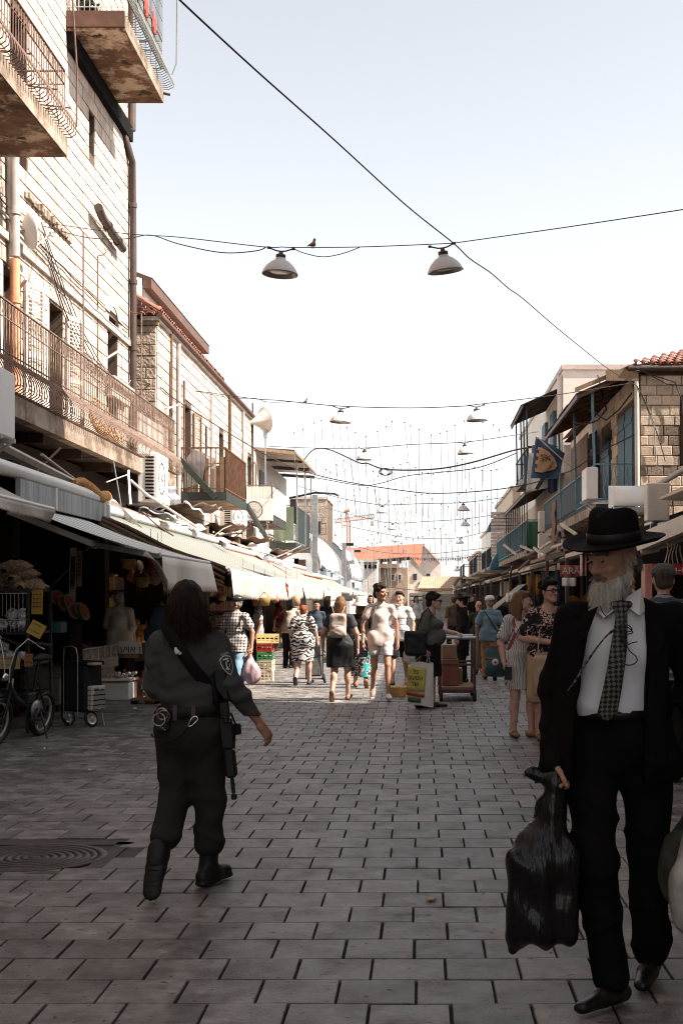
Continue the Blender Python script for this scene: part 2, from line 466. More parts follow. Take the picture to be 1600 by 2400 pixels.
# ------------------------------------------------------------------ people: smooth distance fields turned into one continuous surface
def V(*a):return np.array(a,float)
class Field:
 def __init__(s,lo,hi,h):
  s.h=h;s.lo=np.array(lo,float)-3*h
  s.n=np.ceil((np.array(hi,float)+3*h-s.lo)/h).astype(int)+1
  s.d=np.full(s.n,.07,np.float32)
  s.ax=[(s.lo[i]+h*np.arange(s.n[i])).astype(np.float32) for i in range(3)]
 def _sub(s,lo,hi):
  sl=[]
  for i in range(3):
   a=int(max(0,math.floor((lo[i]-s.lo[i])/s.h)));b=int(min(s.n[i],math.ceil((hi[i]-s.lo[i])/s.h)+1))
   if b<=a:return None,None
   sl.append(slice(a,b))
  X=s.ax[0][sl[0]][:,None,None];Y=s.ax[1][sl[1]][None,:,None];Z=s.ax[2][sl[2]][None,None,:]
  return tuple(sl),(X,Y,Z)
 def _mix(s,sl,d2,k,sub):
  d1=s.d[sl]
  if sub:
   d2=-d2
   hh=np.clip(.5-.5*(d1-d2)/k,0,1)
   s.d[sl]=d1*(1-hh)+d2*hh+k*hh*(1-hh)
  else:
   hh=np.clip(.5+.5*(d1-d2)/k,0,1)
   s.d[sl]=d1*(1-hh)+d2*hh-k*hh*(1-hh)
 def cap(s,a,b,ra,rb=None,k=.02,sq=None,sub=False):
  a=np.array(a,float);b=np.array(b,float);rb=ra if rb is None else rb
  mx=max(ra,rb)*(max(1,sq[1]) if sq else 1)+k+2*s.h
  sl,c=s._sub(np.minimum(a,b)-mx,np.maximum(a,b)+mx)
  if sl is None:return s
  ab=b-a;l2=float(ab@ab)+1e-9
  p=[c[i]-a[i] for i in range(3)]
  t=np.clip((p[0]*ab[0]+p[1]*ab[1]+p[2]*ab[2])/l2,0,1)
  q=[p[i]-t*ab[i] for i in range(3)]
  if sq:
   n=np.array(sq[0],float);n/=np.linalg.norm(n)
   dn=(q[0]*n[0]+q[1]*n[1]+q[2]*n[2])*(1/sq[1]-1)
   q=[q[i]+dn*n[i] for i in range(3)]
  d=np.sqrt(q[0]**2+q[1]**2+q[2]**2)-(ra+(rb-ra)*t)
  s._mix(sl,d,k,sub)
  return s
 def ell(s,c0,r,k=.02,rot=None,sub=False):
  c0=np.array(c0,float);r=np.array(r if hasattr(r,'__len__') else(r,r,r),float)
  mx=max(r)+k+2*s.h
  sl,c=s._sub(c0-mx,c0+mx)
  if sl is None:return s
  p=[c[i]-c0[i] for i in range(3)]
  if rot is not None:
   m=np.array(rot,float)[:3,:3].T
   p=[m[i,0]*p[0]+m[i,1]*p[1]+m[i,2]*p[2] for i in range(3)]
  k0=np.sqrt(sum((p[i]/r[i])**2 for i in range(3)));k1=np.sqrt(sum((p[i]/r[i]**2)**2 for i in range(3)))+1e-6
  s._mix(sl,k0*(k0-1)/k1,k,sub)
  return s
 def rbox(s,c0,half,rad=.01,k=.01,rot=None,sub=False):
  c0=np.array(c0,float);hf=np.array(half,float)
  mx=float(np.linalg.norm(hf))+rad+k+2*s.h
  sl,c=s._sub(c0-mx,c0+mx)
  if sl is None:return s
  p=[c[i]-c0[i] for i in range(3)]
  if rot is not None:
   m=np.array(rot,float)[:3,:3].T
   p=[m[i,0]*p[0]+m[i,1]*p[1]+m[i,2]*p[2] for i in range(3)]
  q=[np.abs(p[i])-hf[i]+rad for i in range(3)]
  d=np.sqrt(sum(np.maximum(x,0)**2 for x in q))+np.minimum(np.maximum(np.maximum(q[0],q[1]),q[2]),0)-rad
  s._mix(sl,d,k,sub)
  return s
 def cut(s,point,normal,k=.004):
  """remove everything on the normal's side of a plane"""
  n=np.array(normal,float);n/=np.linalg.norm(n);p=np.array(point,float)
  d=(s.ax[0][:,None,None]-p[0])*n[0]+(s.ax[1][None,:,None]-p[1])*n[1]+(s.ax[2][None,None,:]-p[2])*n[2]
  d2=d.astype(np.float32);d1=s.d
  hh=np.clip(.5-.5*(d1-d2)/k,0,1)
  s.d=d1*(1-hh)+d2*hh+k*hh*(1-hh)
  return s
 def carve(s,planes,k=.004):
  """remove the region that lies behind every plane (point, outward normal)"""
  d2=None
  for p,n in planes:
   n=np.array(n,float);n/=np.linalg.norm(n)
   q=(s.ax[0][:,None,None]-p[0])*n[0]+(s.ax[1][None,:,None]-p[1])*n[1]+(s.ax[2][None,None,:]-p[2])*n[2]
   d2=q if d2 is None else np.maximum(d2,q)
  s.d=np.maximum(s.d,-d2).astype(np.float32)
  return s
 def crease(s,amp,fx,fz,seed=0,n=3,lo=None,hi=None,p=2.2):
  """sharp cloth creases: thin ridges along warped slanting lines, fading in and out"""
  X=s.ax[0][:,None,None];Y=s.ax[1][None,:,None];Z=s.ax[2][None,None,:]
  rs=np.random.RandomState(seed);w=0
  for i in range(n):
   a=rs.uniform(0,6.28,5);g=rs.uniform(.6,1.5,3)*rs.choice([-1,1],3)
   u=fx*g[0]*X+.7*fx*g[1]*Y+fz*abs(g[2])*Z+1.1*np.sin(9*X+7*Z*g[0]+a[1])+.8*np.sin(15*Y+5*Z+a[2])
   m=np.clip(.5+.9*np.sin(6*X*g[1]+8*Z+a[3])*np.sin(7*Y+5*X+4*Z+a[4]),0,1)
   w=w-m*(1-np.abs(np.sin(u*.5+a[0])))**p
  w=w*amp
  if lo is not None:w=w*np.clip((Z-lo)/.05,0,1)*np.clip((hi-Z)/.05,0,1)
  s.d=(s.d+w*np.exp(-(s.d/.05)**2)).astype(np.float32)
  return s
 def fold(s,amp,fx,fz,seed=0,fy=None,lo=None,hi=None):
  """cloth folds: warped waves added to the distance"""
  X=s.ax[0][:,None,None];Y=s.ax[1][None,:,None];Z=s.ax[2][None,None,:]
  rs=np.random.RandomState(seed);fy=fx if fy is None else fy
  w=0
  for i in range(4):
   ph=rs.uniform(0,6.28,4);g=rs.uniform(.6,1.5,4)
   u=fx*g[0]*X*rs.choice([-1,1])+fy*g[1]*Y+fz*g[2]*Z
   w=w+np.sin(u+1.7*np.sin(.6*fz*g[3]*Z+.5*fx*X+ph[1])+ph[0])*(.9-.15*i)
  w=w*(amp/1.8)
  if lo is not None:
   w=w*np.clip((Z-lo)/.06,0,1)*np.clip((hi-Z)/.06,0,1)
  near=np.exp(-(s.d/.05)**2)
  s.d=(s.d+w*near).astype(np.float32)
  return s
 def mesh(s,mb):
  d=s.d;h=s.h
  ins=d<0
  nx,ny,nz=d.shape
  cnt=np.zeros((nx-1,ny-1,nz-1),np.int8)
  for a in(0,1):
   for b in(0,1):
    for c in(0,1):
     cnt+=ins[a:nx-1+a,b:ny-1+b,c:nz-1+c]
  act=(cnt>0)&(cnt<8)
  I,J,K=np.nonzero(act)
  if len(I)==0:return mb
  vid=np.full(act.shape,-1,np.int64);vid[I,J,K]=np.arange(len(I))
  acc=np.zeros((len(I),3));num=np.zeros(len(I))
  cs=[(0,0,0),(1,0,0),(0,1,0),(1,1,0),(0,0,1),(1,0,1),(0,1,1),(1,1,1)]
  val={c:d[I+c[0],J+c[1],K+c[2]].astype(float) for c in cs}
  for c in cs:
   for ax in range(3):
    if c[ax]==1:continue
    c2=list(c);c2[ax]=1;c2=tuple(c2)
    v0,v1=val[c],val[c2]
    m=(v0<0)!=(v1<0)
    t=np.where(m,v0/np.where(m,v0-v1,1),0)
    for q in range(3):
     acc[:,q]+=np.where(m,c[q]+(t if q==ax else 0),0)
    num+=m
  P=s.lo+h*(np.stack([I,J,K],1)+acc/num[:,None])
  quads=[]
  for ax in range(3):
   o=[q for q in range(3) if q!=ax]
   sl0=[slice(None)]*3;sl1=[slice(None)]*3
   sl0[ax]=slice(0,d.shape[ax]-1);sl1[ax]=slice(1,d.shape[ax])
   a,b=ins[tuple(sl0)],ins[tuple(sl1)]
   e=np.argwhere(a!=b)
   e=e[(e[:,o[0]]>0)&(e[:,o[1]]>0)&(e[:,o[0]]<d.shape[o[0]]-1)&(e[:,o[1]]<d.shape[o[1]]-1)]
   if len(e)==0:continue
   flip=a[e[:,0],e[:,1],e[:,2]]
   q=[]
   for(u,w) in((-1,-1),(0,-1),(0,0),(-1,0)):
    f=e.copy();f[:,o[0]]+=u;f[:,o[1]]+=w
    q.append(vid[f[:,0],f[:,1],f[:,2]])
   q=np.stack(q,1)
   if ax==1:flip=~flip
   q=np.where(flip[:,None],q,q[:,::-1])
   quads.append(q)
  Q=np.concatenate(quads)
  mb.add(P.tolist(),Q.tolist(),True)
  return mb
def rz(a):
 c,s_=math.cos(a),math.sin(a)
 return np.array([[c,-s_,0],[s_,c,0],[0,0,1]])
def rx(a):
 c,s_=math.cos(a),math.sin(a)
 return np.array([[1,0,0],[0,c,-s_],[0,s_,c]])
def ry(a):
 c,s_=math.cos(a),math.sin(a)
 return np.array([[c,0,s_],[0,1,0],[-s_,0,c]])
 # joints of a 1.70 m adult who faces -Y; L is the person's own left (+X)
REST=dict(pel=(0,0,.93),waist=(0,0,1.06),chest=(0,-.005,1.24),neck=(0,.01,1.43),head=(0,-.015,1.575),shL=(.170,.01,1.365),shR=(-.170,.01,1.365),elL=(.225,.03,1.11),elR=(-.225,.03,1.11),wrL=(.235,-.05,.87),wrR=(-.235,-.05,.87),hipL=(.09,0,.90),hipR=(-.09,0,.90),knL=(.095,-.015,.49),knR=(-.095,-.015,.49),anL=(.095,.02,.085),anR=(-.095,.02,.085),toL=(.115,-.12,.03),toR=(-.115,-.12,.03))
WALK_L=dict(knL=(.09,-.17,.52),anL=(.09,-.24,.095),toL=(.10,-.38,.05),knR=(-.09,.02,.48),anR=(-.09,.25,.16),toR=(-.10,.17,.035),elL=(.22,.10,1.12),wrL=(.22,.12,.88),elR=(-.22,-.03,1.11),wrR=(-.21,-.17,.90))
def mirror(p):
 out={}
 for k,v in p.items():
  k2=k[:-1]+{'L':'R','R':'L'}[k[-1]] if k[-1] in 'LR' and len(k)>2 else k
  out[k2]=(-v[0],v[1],v[2])
 return out
WALK_R=mirror(WALK_L)
def body_parts(f,J,g,torso=True,sleeve_skin=True,legs=True,lg=1.0):
 if torso:
  f.cap(J['pel'],J['waist'],.125*g,.108*g,.03,sq=((0,1,0),.78))
  f.cap(J['waist'],J['chest'],.108*g,.128*g,.03,sq=((0,1,0),.75))
  for s_ in 'LR':
   f.cap(J['neck']-V(0,0,.035),J['sh'+s_]*.86+J['neck']*.14-V(0,0,.012),.052*g,.046*g,.04)
 f.cap(J['neck']-V(0,0,.05),J['head']+V(0,.015,-.03),.054,.05,.03)
 for s_ in 'LR':
  f.cap(J['sh'+s_],J['el'+s_],.047*g,.038*g,.02)
  f.cap(J['el'+s_],J['wr'+s_],.038*g,.025*g,.015)
  if legs:
   f.cap(J['hip'+s_],J['kn'+s_],.084*g*lg,.053*g*lg,.02)
   a,b=J['kn'+s_],J['an'+s_]
   f.cap(a,b,.05*g*lg,.034*g*lg,.015)
   f.ell(a*.68+b*.32+V(0,.018*lg,0),(.05*g*lg,.052*g*lg,.1*lg),.02)
   f.cap(J['an'+s_]-V(0,0,.03*lg),J['to'+s_]+V(0,0,.02*(1-lg)),.036*lg,.03*lg,.02,sq=((0,0,1),.8))
   f.cap(J['an'+s_]-V(0,0,.045)+(J['an'+s_]-J['to'+s_])*V(.2,.2,0),J['an'+s_]-V(0,0,.04*lg),.03*lg,.03*lg,.02)
def head_mesh(mb,hp,Rm,h=.008,s=1.0,male=True,old=0.0):
 """skull, face and ears round the point hp; Rm turns the face (which looks along -Y) the right way"""
 f=Field(V(-.11,-.15,-.15)*s,V(.11,.12,.15)*s,h)
 S=lambda*p:V(*p)*s
 f.ell(S(0,.015,.035),S(.075,.093,.092),.02)
 f.ell(S(0,-.02,.0),S(.064,.075,.09),.02)
 f.cap(S(0,-.045,-.055),S(0,-.062,-.082),.045*s,.026*s,.03)
 f.cap(S(.048,.005,-.05),S(.02,-.06,-.085),.022*s,.02*s,.03)
 f.cap(S(-.048,.005,-.05),S(-.02,-.06,-.085),.022*s,.02*s,.03)
 for q in(1,-1):
  f.ell(S(q*.031,-.097,.018),S(.018,.013,.012),.012,sub=True)
  f.cap(S(q*.010,-.091,.036),S(q*.047,-.076,.036),.009*s,.008*s,.014)
  f.ell(S(q*.042,-.070,-.012),S(.022,.02,.018),.02)
  f.ell(S(q*.077,.012,.0),S(.010,.022,.033),.008,rot=rz(q*.35))
  f.ell(S(q*.031,-.084,.018),S(.0135,.0125,.012),.003)
 f.cap(S(0,-.090,.026),S(0,-.114,-.017),.0085*s,.013*s,.012)
 f.cap(S(.011,-.1,-.021),S(-.011,-.1,-.021),.009*s,None,.008)
 f.cap(S(-.02,-.089,-.047),S(.02,-.089,-.047),.0075*s,None,.008)
 f.cap(S(-.017,-.088,-.058),S(.017,-.088,-.058),.0085*s,None,.008)
 f.ell(S(0,-.083,-.087),S(.02,.016,.016),.02)
 t=MB();f.mesh(t)
 vs=np.array(t.v)@np.array(Rm).T+np.array(hp)
 mb.add(vs.tolist(),t.f,True)
def hand_mesh(mb,wr,el,nrm,curl=.5,h=.005,s=1.0,side=1,spread=.25,thumb=.5):
 """palm, four fingers of different length and a thumb; the hand goes on from elbow through wrist, palm towards nrm"""
 d=wr-el;d=d/np.linalg.norm(d)
 n=np.array(nrm,float);n=n-d*(n@d);n/=np.linalg.norm(n)
 x=np.cross(d,n)*side
 T=lambda a,b,c:wr+(d*a+x*b+n*c)*s
 pts=[T(.2,.1,.1),T(-.05,-.1,-.1),T(.2,-.1,.1),T(0,.12,0),wr]
 lo=wr-.24*s;hi=wr+.24*s
 segs=[]
 L=[.068,.078,.073,.057]
 for i in range(4):
  b0=.031-i*.021
  base=T(.088-abs(i-1.3)*.004,b0,0)
  a1=curl*.9;a2=a1+curl*1.25;a3=a2+curl*.9
  sp=(1.5-i)*spread*.18
  p=base
  for(an,fr,r0,r1) in((a1,.46,.0088,.0082),(a2,.30,.0082,.0074),(a3,.24,.0074,.0062)):
   q=p+(d*math.cos(an)+n*math.sin(an)+x*sp*math.cos(an))*L[i]*fr*s
   segs.append((p,q,r0*s,r1*s));p=q
 p0=T(.025,.028,.006)
 p1=p0+(d*.62+x*.62+n*(.2+.5*thumb))*.042*s
 p2=p1+(d*.88+x*(.35-.6*thumb)+n*(.1+.7*thumb))*.034*s
 p3=p2+(d*.9+x*(.1-.6*thumb)+n*(.1+.6*thumb))*.026*s
 segs+=[(p0,p1,.0135*s,.0105*s),(p1,p2,.0105*s,.009*s),(p2,p3,.009*s,.007*s)]
 allp=np.array([q for sg in segs for q in sg[:2]]+[T(-.03,0,0)])
 f=Field(allp.min(0)-.03,allp.max(0)+.03,h)
 f.cap(T(-.03,0,0),T(.02,0,0),.025*s,.027*s,.012,sq=(n,.75))
 for b0 in(.024,.004,-.016,-.030):
  f.cap(T(.012,b0*.8,0),T(.086,b0,0),.0155*s,.0115*s,.012)
 for sg in segs[:12]:f.cap(*sg,k=.0035)
 for sg in segs[12:]:f.cap(*sg,k=.007)
 f.mesh(mb)
 return T(.085,0,.02)
SKINS={}
def skin(name,c):
 if name not in SKINS:
  SKINS[name]=M('skin_'+name,c,.52,var=.12,scale=14,bump=.12,bscale=160,coord='obj',spec=.35,dirt=tuple(x*.75 for x in c),dscale=9,dmin=.55,dmax=.75,sss=.12)
 return SKINS[name]
def cloth(name,c,rough=.85,var=.14,bump=.22,rv=.08):
 return M('cloth_'+name,c,rough,var=var,scale=5,bump=bump,bscale=300,coord='obj',spec=.12,rvar=rv,bdist=.004)
def hairm(name,c):
 return M('hair_'+name,c,.6,var=.45,scale=30,bump=.8,bscale=90,coord='obj',stretch=(1.6,1.6,.16),spec=.16,bdist=.012)
def strands(mb,roots,nrm,n,length,dirf,width=.0012,seg=5,curl=.0,rs=None,taper=True):
 """many thin tapered hairs; roots and nrm are arrays, dirf(p, t) gives the pull at a point"""
 rs=rs or np.random.RandomState(3)
 idx=rs.randint(0,len(roots),n)
 for i in idx:
  p=np.array(roots[i],float);nn=np.array(nrm[i],float)
  L=length*rs.uniform(.6,1.1);d=nn*.7+rs.normal(0,.25,3)
  side=np.cross(nn,rs.normal(0,1,3));side/=np.linalg.norm(side)+1e-9
  ring=[]
  ph=rs.uniform(0,6.28)
  for k in range(seg+1):
   t=k/seg
   w=width*(1-.8*t if taper else 1)
   ring+=[p-side*w,p+side*w]
   g=dirf(p,t)
   d=d*.62+np.array(g)*.45+rs.normal(0,.10,3)+side*curl*math.sin(ph+t*9)
   d/=np.linalg.norm(d)+1e-9
   p=p+d*L/seg
  mb.add(ring,[(2*k,2*k+1,2*k+3,2*k+2) for k in range(seg)],True)
def shoe(J,s_,mat,parent,kind='shoe',h=.010):
 an,to=J['an'+s_],J['to'+s_]
 fd=(to-an);fd[2]=0;L=np.linalg.norm(fd)
 up=V(0,0,1)
 d=to-an
 mb=MB()
 lo=np.minimum(an,to)-.13;hi=np.maximum(an,to)+.13
 f=Field(lo,hi,h)
 # foot frame: x along the sole
 sole=to-(an-V(0,0,.055));sl=sole/np.linalg.norm(sole)
 nup=np.cross(np.cross(sl,(J['kn'+s_]-an)),sl);nup/=np.linalg.norm(nup)
 heel=an-nup*.058-sl*.055
 toe=heel+sl*.235
 f.cap(heel+nup*.012,heel+sl*.12+nup*.02,.036,.038,.02)
 f.cap(heel+sl*.12+nup*.012,toe+nup*.006,.043,.034,.02,sq=(nup,.7))
 if kind!='sandal':
  f.cap(heel+sl*.05+nup*.02,an+nup*(-.012 if kind!='boot' else .10),.036,.038 if kind!='boot' else .046,.025)
 f.cut(heel-nup*.026,-nup)
 f.mesh(mb)
 name={'shoe':'shoe','boot':'boot','sandal':'sandal','trainer':'trainer'}[kind]
 return mb.obj(name,mat,parent,local=True)
def person(label,px,py,height,face,pose=None,g=1.0,h=.012,skin_m=None,hair=None,hair_m=None,top=None,top_m=None,bottom=None,bottom_m=None,shoe_m=None,shoe_k='shoe',hyaw=0,hpitch=0,belly=0,bust=0,hips=0,male=True,group=None,hand=('rest','rest'),pos=None,top_len=None,bot_len=None,sleeve=.55,loose=1.0,seed=None,legs=True,lg=1.0,brows=True,eye_m=None,neckline=0.0,roll=0):
 """one person; px, py is the photo pixel of the ground between the feet"""
 p=G(px,py) if pos is None else Vector(pos)
 t=thing('person',label,'person',p,R(face),group,local=True)
 s=height/1.70
 J={k:V(*v) for k,v in REST.items()}
 for q in(pose or{}):J[q]=V(*pose[q])
 J={k:v*s for k,v in J.items()}
 t['_j']=0;del t['_j']
 seed=seed if seed is not None else rnd.randint(0,9999)
 allp=np.array(list(J.values()))
 lo=allp.min(0)-.2;hi=allp.max(0)+.2
 Rm=rz(R(hyaw))@rx(R(hpitch))@ry(R(roll))
 # body: one continuous skin surface with head and hands
 mb=MB()
 f=Field(lo,hi,h)
 body_parts(f,J,g*s**.5,legs=legs,lg=lg)
 f.mesh(mb)
 head_mesh(mb,J['head'],Rm,.0075 if h>.009 else .005,s*.98,male)
 grips={}
 for i,s_ in enumerate('LR'):
  m_=hand[i]
  curl={'rest':.42,'grip':1.05,'fist':1.2,'flat':.1}.get(m_,.4)
  inw=V(-1 if s_=='L' else 1,-.3,0) if abs((J['wr'+s_]-J['el'+s_])[2])>.1 else V(0,0,-1)
  grips[s_]=hand_mesh(mb,J['wr'+s_],J['el'+s_],inw,curl,.006 if h>.009 else .0035,s*.95,1 if s_=='R' else-1,spread=.25 if h>.009 else .8)
 body=mb.obj('body',skin_m,t,local=True)
 def part(name,fn,m,hh=h):
  ff=Field(lo,hi,hh);fn(ff);q=MB();ff.mesh(q)
  return q.obj(name,m,t,local=True)
 def R_(p_):return np.array(Rm)@(np.array(p_)*s*.98)+J['head']
 # top
 if top:
  L0=(top_len if top_len is not None else .84)*s
  def mk(ff):
   w=loose*g*s**.5
   ff.cap(J['waist'],J['chest'],.122*w,.138*w,.03,sq=((0,1,0),.78))
   for s_ in 'LR':
    ff.cap(J['neck']-V(0,0,.04),J['sh'+s_]*.88+J['neck']*.12-V(0,0,.012),.060*w,.052*w,.04)
    if L0<.92*s:ff.cap(J['hip'+s_]+V(0,0,.06),J['hip'+s_]-V(0,0,.04),.114*w*(1+hips),None,.05)
   ff.cap(J['neck']-V(0,0,.04),J['neck']-V(0,0,.0),.075,.06 if top!='coat' else .066,.03)
   hem=J['pel']*1.0;hem[2]=L0
   ff.cap(J['waist'],hem,.122*w,(.140 if top!='dress' else .165)*w*(1+hips),.03,sq=((0,1,0),.80))
   if top in('dress','coat') or L0<.8*s:
    ff.cap(J['pel'],J['pel']+V(0,0,.02),.148*w*(1+hips),None,.04,sq=((0,1,0),.80))
    mid=J['pel']*.5+hem*.5
    for s_ in 'LR':
     ff.cap(J['hip'+s_],J['hip'+s_]*.45+J['kn'+s_]*.55,.10*w*(1+hips),.10*w,.05)
   if belly:ff.ell(J['waist']+V(0,-.055*g,-.01),(.125*g,.10*g+belly,.15),.05)
   if bust:
    for q in(1,-1):ff.ell(J['chest']+V(q*.062*g,-.085*g,-.0),(.066*g,.05+bust,.07),.04)
   for s_ in 'LR':
    sh,el,wr_=J['sh'+s_],J['el'+s_],J['wr'+s_]
    if sleeve>0:
     if sleeve<=1:ff.cap(sh,sh+(el-sh)*sleeve,.056*w,.060*w,.03)
     else:
      ff.cap(sh,el,.056*w,.050*w,.03)
      ff.cap(el,el+(wr_-el)*min(1,sleeve-1),.052*w,.040*w,.02)
   ff.fold(.006*s,13,18,seed,lo=L0,hi=1.36*s);ff.crease(.006*s,14,22,seed+7,lo=L0,hi=1.33*s)
   ff.cut(V(0,0,L0),V(0,0,-1))
   if neckline>0:
    ff.ell(J['neck']+V(0,-.06,.015),(.075+neckline*.3,.08,.05+neckline),.01,sub=True)
  part({'dress':'dress','coat':'coat'}.get(top,top),mk,top_m)
  # bottom
 if bottom:
  def mk(ff):
   w=g*s**.5
   top_z=(J['waist'][2]-.02) if top is None or L_top>.9*s else J['pel'][2]+.06
   ff.cap(J['pel']+V(0,0,.07),J['pel']-V(0,0,.01),.124*w,.138*w*(1+hips),.03,sq=((0,1,0),.82))
   if bottom=='skirt':
    hz=(bot_len if bot_len is not None else .5)*s
    for s_ in 'LR':
     k_=J['hip'+s_]+(J['kn'+s_]-J['hip'+s_])*min(1,max(.2,(J['hip'+s_][2]-hz)/max(.05,(J['hip'+s_]-J['kn'+s_])[2])))
     ff.cap(J['hip'+s_],k_,.115*w*(1+hips),.12*w,.08)
     if hz<.45*s:ff.cap(J['kn'+s_],J['an'+s_],.10*w,.11*w,.08)
    mid=(J['knL']+J['knR'])/2
    ff.cap(J['pel'],mid,.13*w,.13*w,.08)
    ff.fold(.009*s,26,5,seed+3,lo=hz,hi=.85*s)
    ff.cut(V(0,0,hz),V(0,0,-1))
   else:
    frac=bot_len if bot_len is not None else 2.0
    for s_ in 'LR':
     hp_,kn,an=J['hip'+s_],J['kn'+s_],J['an'+s_]
     if frac<=1:
      ff.cap(hp_,hp_+(kn-hp_)*frac,.104*w,.092*w,.03)
     else:
      ff.cap(hp_,kn,.100*w,.074*w,.03)
      e=kn+(an-kn)*(frac-1)
      ff.cap(kn,e,.072*w,.062*w,.02)
    ff.fold(.005*s,14,24,seed+3,lo=.1*s,hi=.9*s);ff.crease(.006*s,16,26,seed+9,lo=.1*s,hi=.88*s)
    if frac<=1:
     zz=max(J['hipL'][2]+(J['knL']-J['hipL'])[2]*frac,J['hipR'][2]+(J['knR']-J['hipR'])[2]*frac)-.03
     ff.cut(V(0,0,zz),V(0,0,-1))
  L_top=(top_len if top_len is not None else .84)*s
  part(bottom,mk,bottom_m)
  # shoes
 if shoe_m is not None and legs:
  for s_ in 'LR':shoe(J,s_,shoe_m,t,shoe_k,max(.008,h*.8))
  # hair
 if hair:
  hh=.009 if h>.009 else .006
  ff=Field(J['head']-V(.24,.24,.36),J['head']+V(.24,.24,.22),hh)
  Rr=np.array(Rm)
  def E(c,r,k=.02,sub=False):ff.ell(R_(c),V(*r)*s,k,rot=Rr,sub=sub)
  def Cp(a,b,r0,r1,k=.03):ff.cap(R_(a),R_(b),r0*s,r1*s,k)
  if hair in('short','curly','bob','long','bun'):
   E((0,.026,.048),(.082,.096,.092))
   E((0,-.04,.105),(.062,.06,.032))
   if hair=='short':
    E((0,.06,-.02),(.068,.05,.05))
   if hair=='curly':
    rs=np.random.RandomState(seed)
    for _ in range(46):
     a=rs.uniform(0,6.28);e_=rs.uniform(-.1,1.4)
     c=V(math.cos(a)*math.cos(e_)*.085,math.sin(a)*math.cos(e_)*.095+.03,.05+math.sin(e_)*.095)
     if c[1]<-.045 and c[2]<.085:continue
     E(c,(.026,.026,.026),.012)
    E((0,.07,-.01),(.075,.055,.07))
   if hair in('bob','long'):
    z1=-.11 if hair=='bob' else-.20
    E((0,.06,-.02),(.08,.065,.1))
    Cp((.068,.03,0),(.075,.035,z1),.035,.03);Cp((-.068,.03,0),(-.075,.035,z1),.035,.03)
    Cp((0,.075,0),(0,.085,z1),.06,.055)
    Cp((.04,.07,0),(.045,.08,z1-.01),.05,.04);Cp((-.04,.07,0),(-.045,.08,z1-.01),.05,.04)
   if hair=='bun':
    E((0,.11,.06),(.05,.045,.05))
   ff.fold(.006,40,14,seed)
   # keep the face free
   ff.ell(R_((0,-.10,-.02)),V(.062,.06,.108)*s,.012,rot=Rr,sub=True)
  q=MB();ff.mesh(q)
  q.obj('hair',hair_m,t,local=True)
  # eyes and brows
 for e_ in(1,-1):
  q=MB();q.ball(R_((e_*.031,-.0935,.0175)),(.009*s,.0055*s,.0042*s),8,5,rot=Matrix(Rm.tolist()))
  q.obj('eye',m_eye,t,local=True)
 if brows and hair_m is not None:
  for e_ in(1,-1):
   q=MB();q.tube([R_((e_*.013,-.1,.036)),R_((e_*.03,-.098,.041)),R_((e_*.048,-.082,.036))],[.003*s,.0035*s,.002*s],5)
   q.obj('eyebrow',hair_m,t,local=True)
 q=MB()
 q.tube([R_((-.023,-.089,-.052)),R_((0,-.0985,-.0525)),R_((.023,-.089,-.052))],[.003*s,.005*s,.003*s],5)
 q.obj('lips',m_lips,t,local=True)
 t_info=dict(J=J,R_=R_,s=s,grips=grips,lo=lo,hi=hi,obj=t,Rm=Rm,part=part)
 return t_info
m_eye=M('eye_dark',(.03,.02,.016),.25,var=.1,bump=0)
m_lips=M('lips',(.22,.085,.07),.5,var=.1,bump=0)
# ------------------------------------------------------------------ the street: every paver in reach is a stone of its own
g=MB()
g.add([(-70,-30,-.016),(70,-30,-.016),(70,400,-.016),(-70,400,-.016)],[(0,1,2,3)])
ground=struct(g.obj('ground',m_joint))
def paver_pts(x0,x1,y0,y1):
 r=random.Random(int(x0*977+y0*131))
 z=r.uniform(-.0022,.0022);b=.0025
 t=(r.uniform(-.0015,.0015),r.uniform(-.0015,.0015))
 zz=lambda x,y:z+t[0]*(x-x0)/.3+t[1]*(y-y0)/.3
 o=[(x0,y0),(x1,y0),(x1,y1),(x0,y1)];i=[(x0+b,y0+b),(x1-b,y0+b),(x1-b,y1-b),(x0+b,y1-b)]
 vs=[(x,y,-.022) for x,y in o]+[(x,y,zz(x,y)-.004) for x,y in o]+[(x,y,zz(x,y)) for x,y in i]
 fs=[(8,9,10,11)]+[(k,(k+1)%4,4+(k+1)%4,4+k) for k in range(4)]+[(4+k,4+(k+1)%4,8+(k+1)%4,8+k) for k in range(4)]
 return vs,fs
PW=.305;row0=4.847
MAN=Vector((-2.30,7.60))
cells=[]
for r in range(-9,330):
 y0=row0+(r-1)*PW
 off=.104+(.0 if r%2==0 else .165)+(.012*math.sin(r*2.1))
 for c in range(-24,24):
  x0=off+c*PW
  if x0<-6.3 or x0>6.2:continue
  cx,cy=x0+PW/2,y0+PW/2
  if abs(cx-MAN.x)<.50 and abs(cy-MAN.y)<.46:continue
  gx=.005+(.0025 if(r*7+c*3)%5==0 else 0)
  cells.append((x0+gx,x0+PW-gx*.8,y0+.0045,y0+PW-.0045))
def inview(c):
 d=(c[2]+c[3])/2
 if d<4.35:return False
 px=CX+(c[0]+c[1])/2*F/d
 return-60<px<1660
vis=sorted([c for c in cells if inview(c)],key=lambda c:c[2])
singles=vis[:300];sset=set(singles)
for c in singles:
 vs,fs=paver_pts(*c)
 b=MB();cxm=((c[0]+c[1])/2,(c[2]+c[3])/2)
 b.add([(x-cxm[0],y-cxm[1],z) for x,y,z in vs],fs)
 o=b.obj('paver',m_paver,ground,local=True,loc=(cxm[0],cxm[1],0))
b=MB()
for c in cells:
 if c not in sset:b.add(*paver_pts(*c))
o=b.obj('paver_field',m_paver,ground,local=True);o['kind']='stuff'
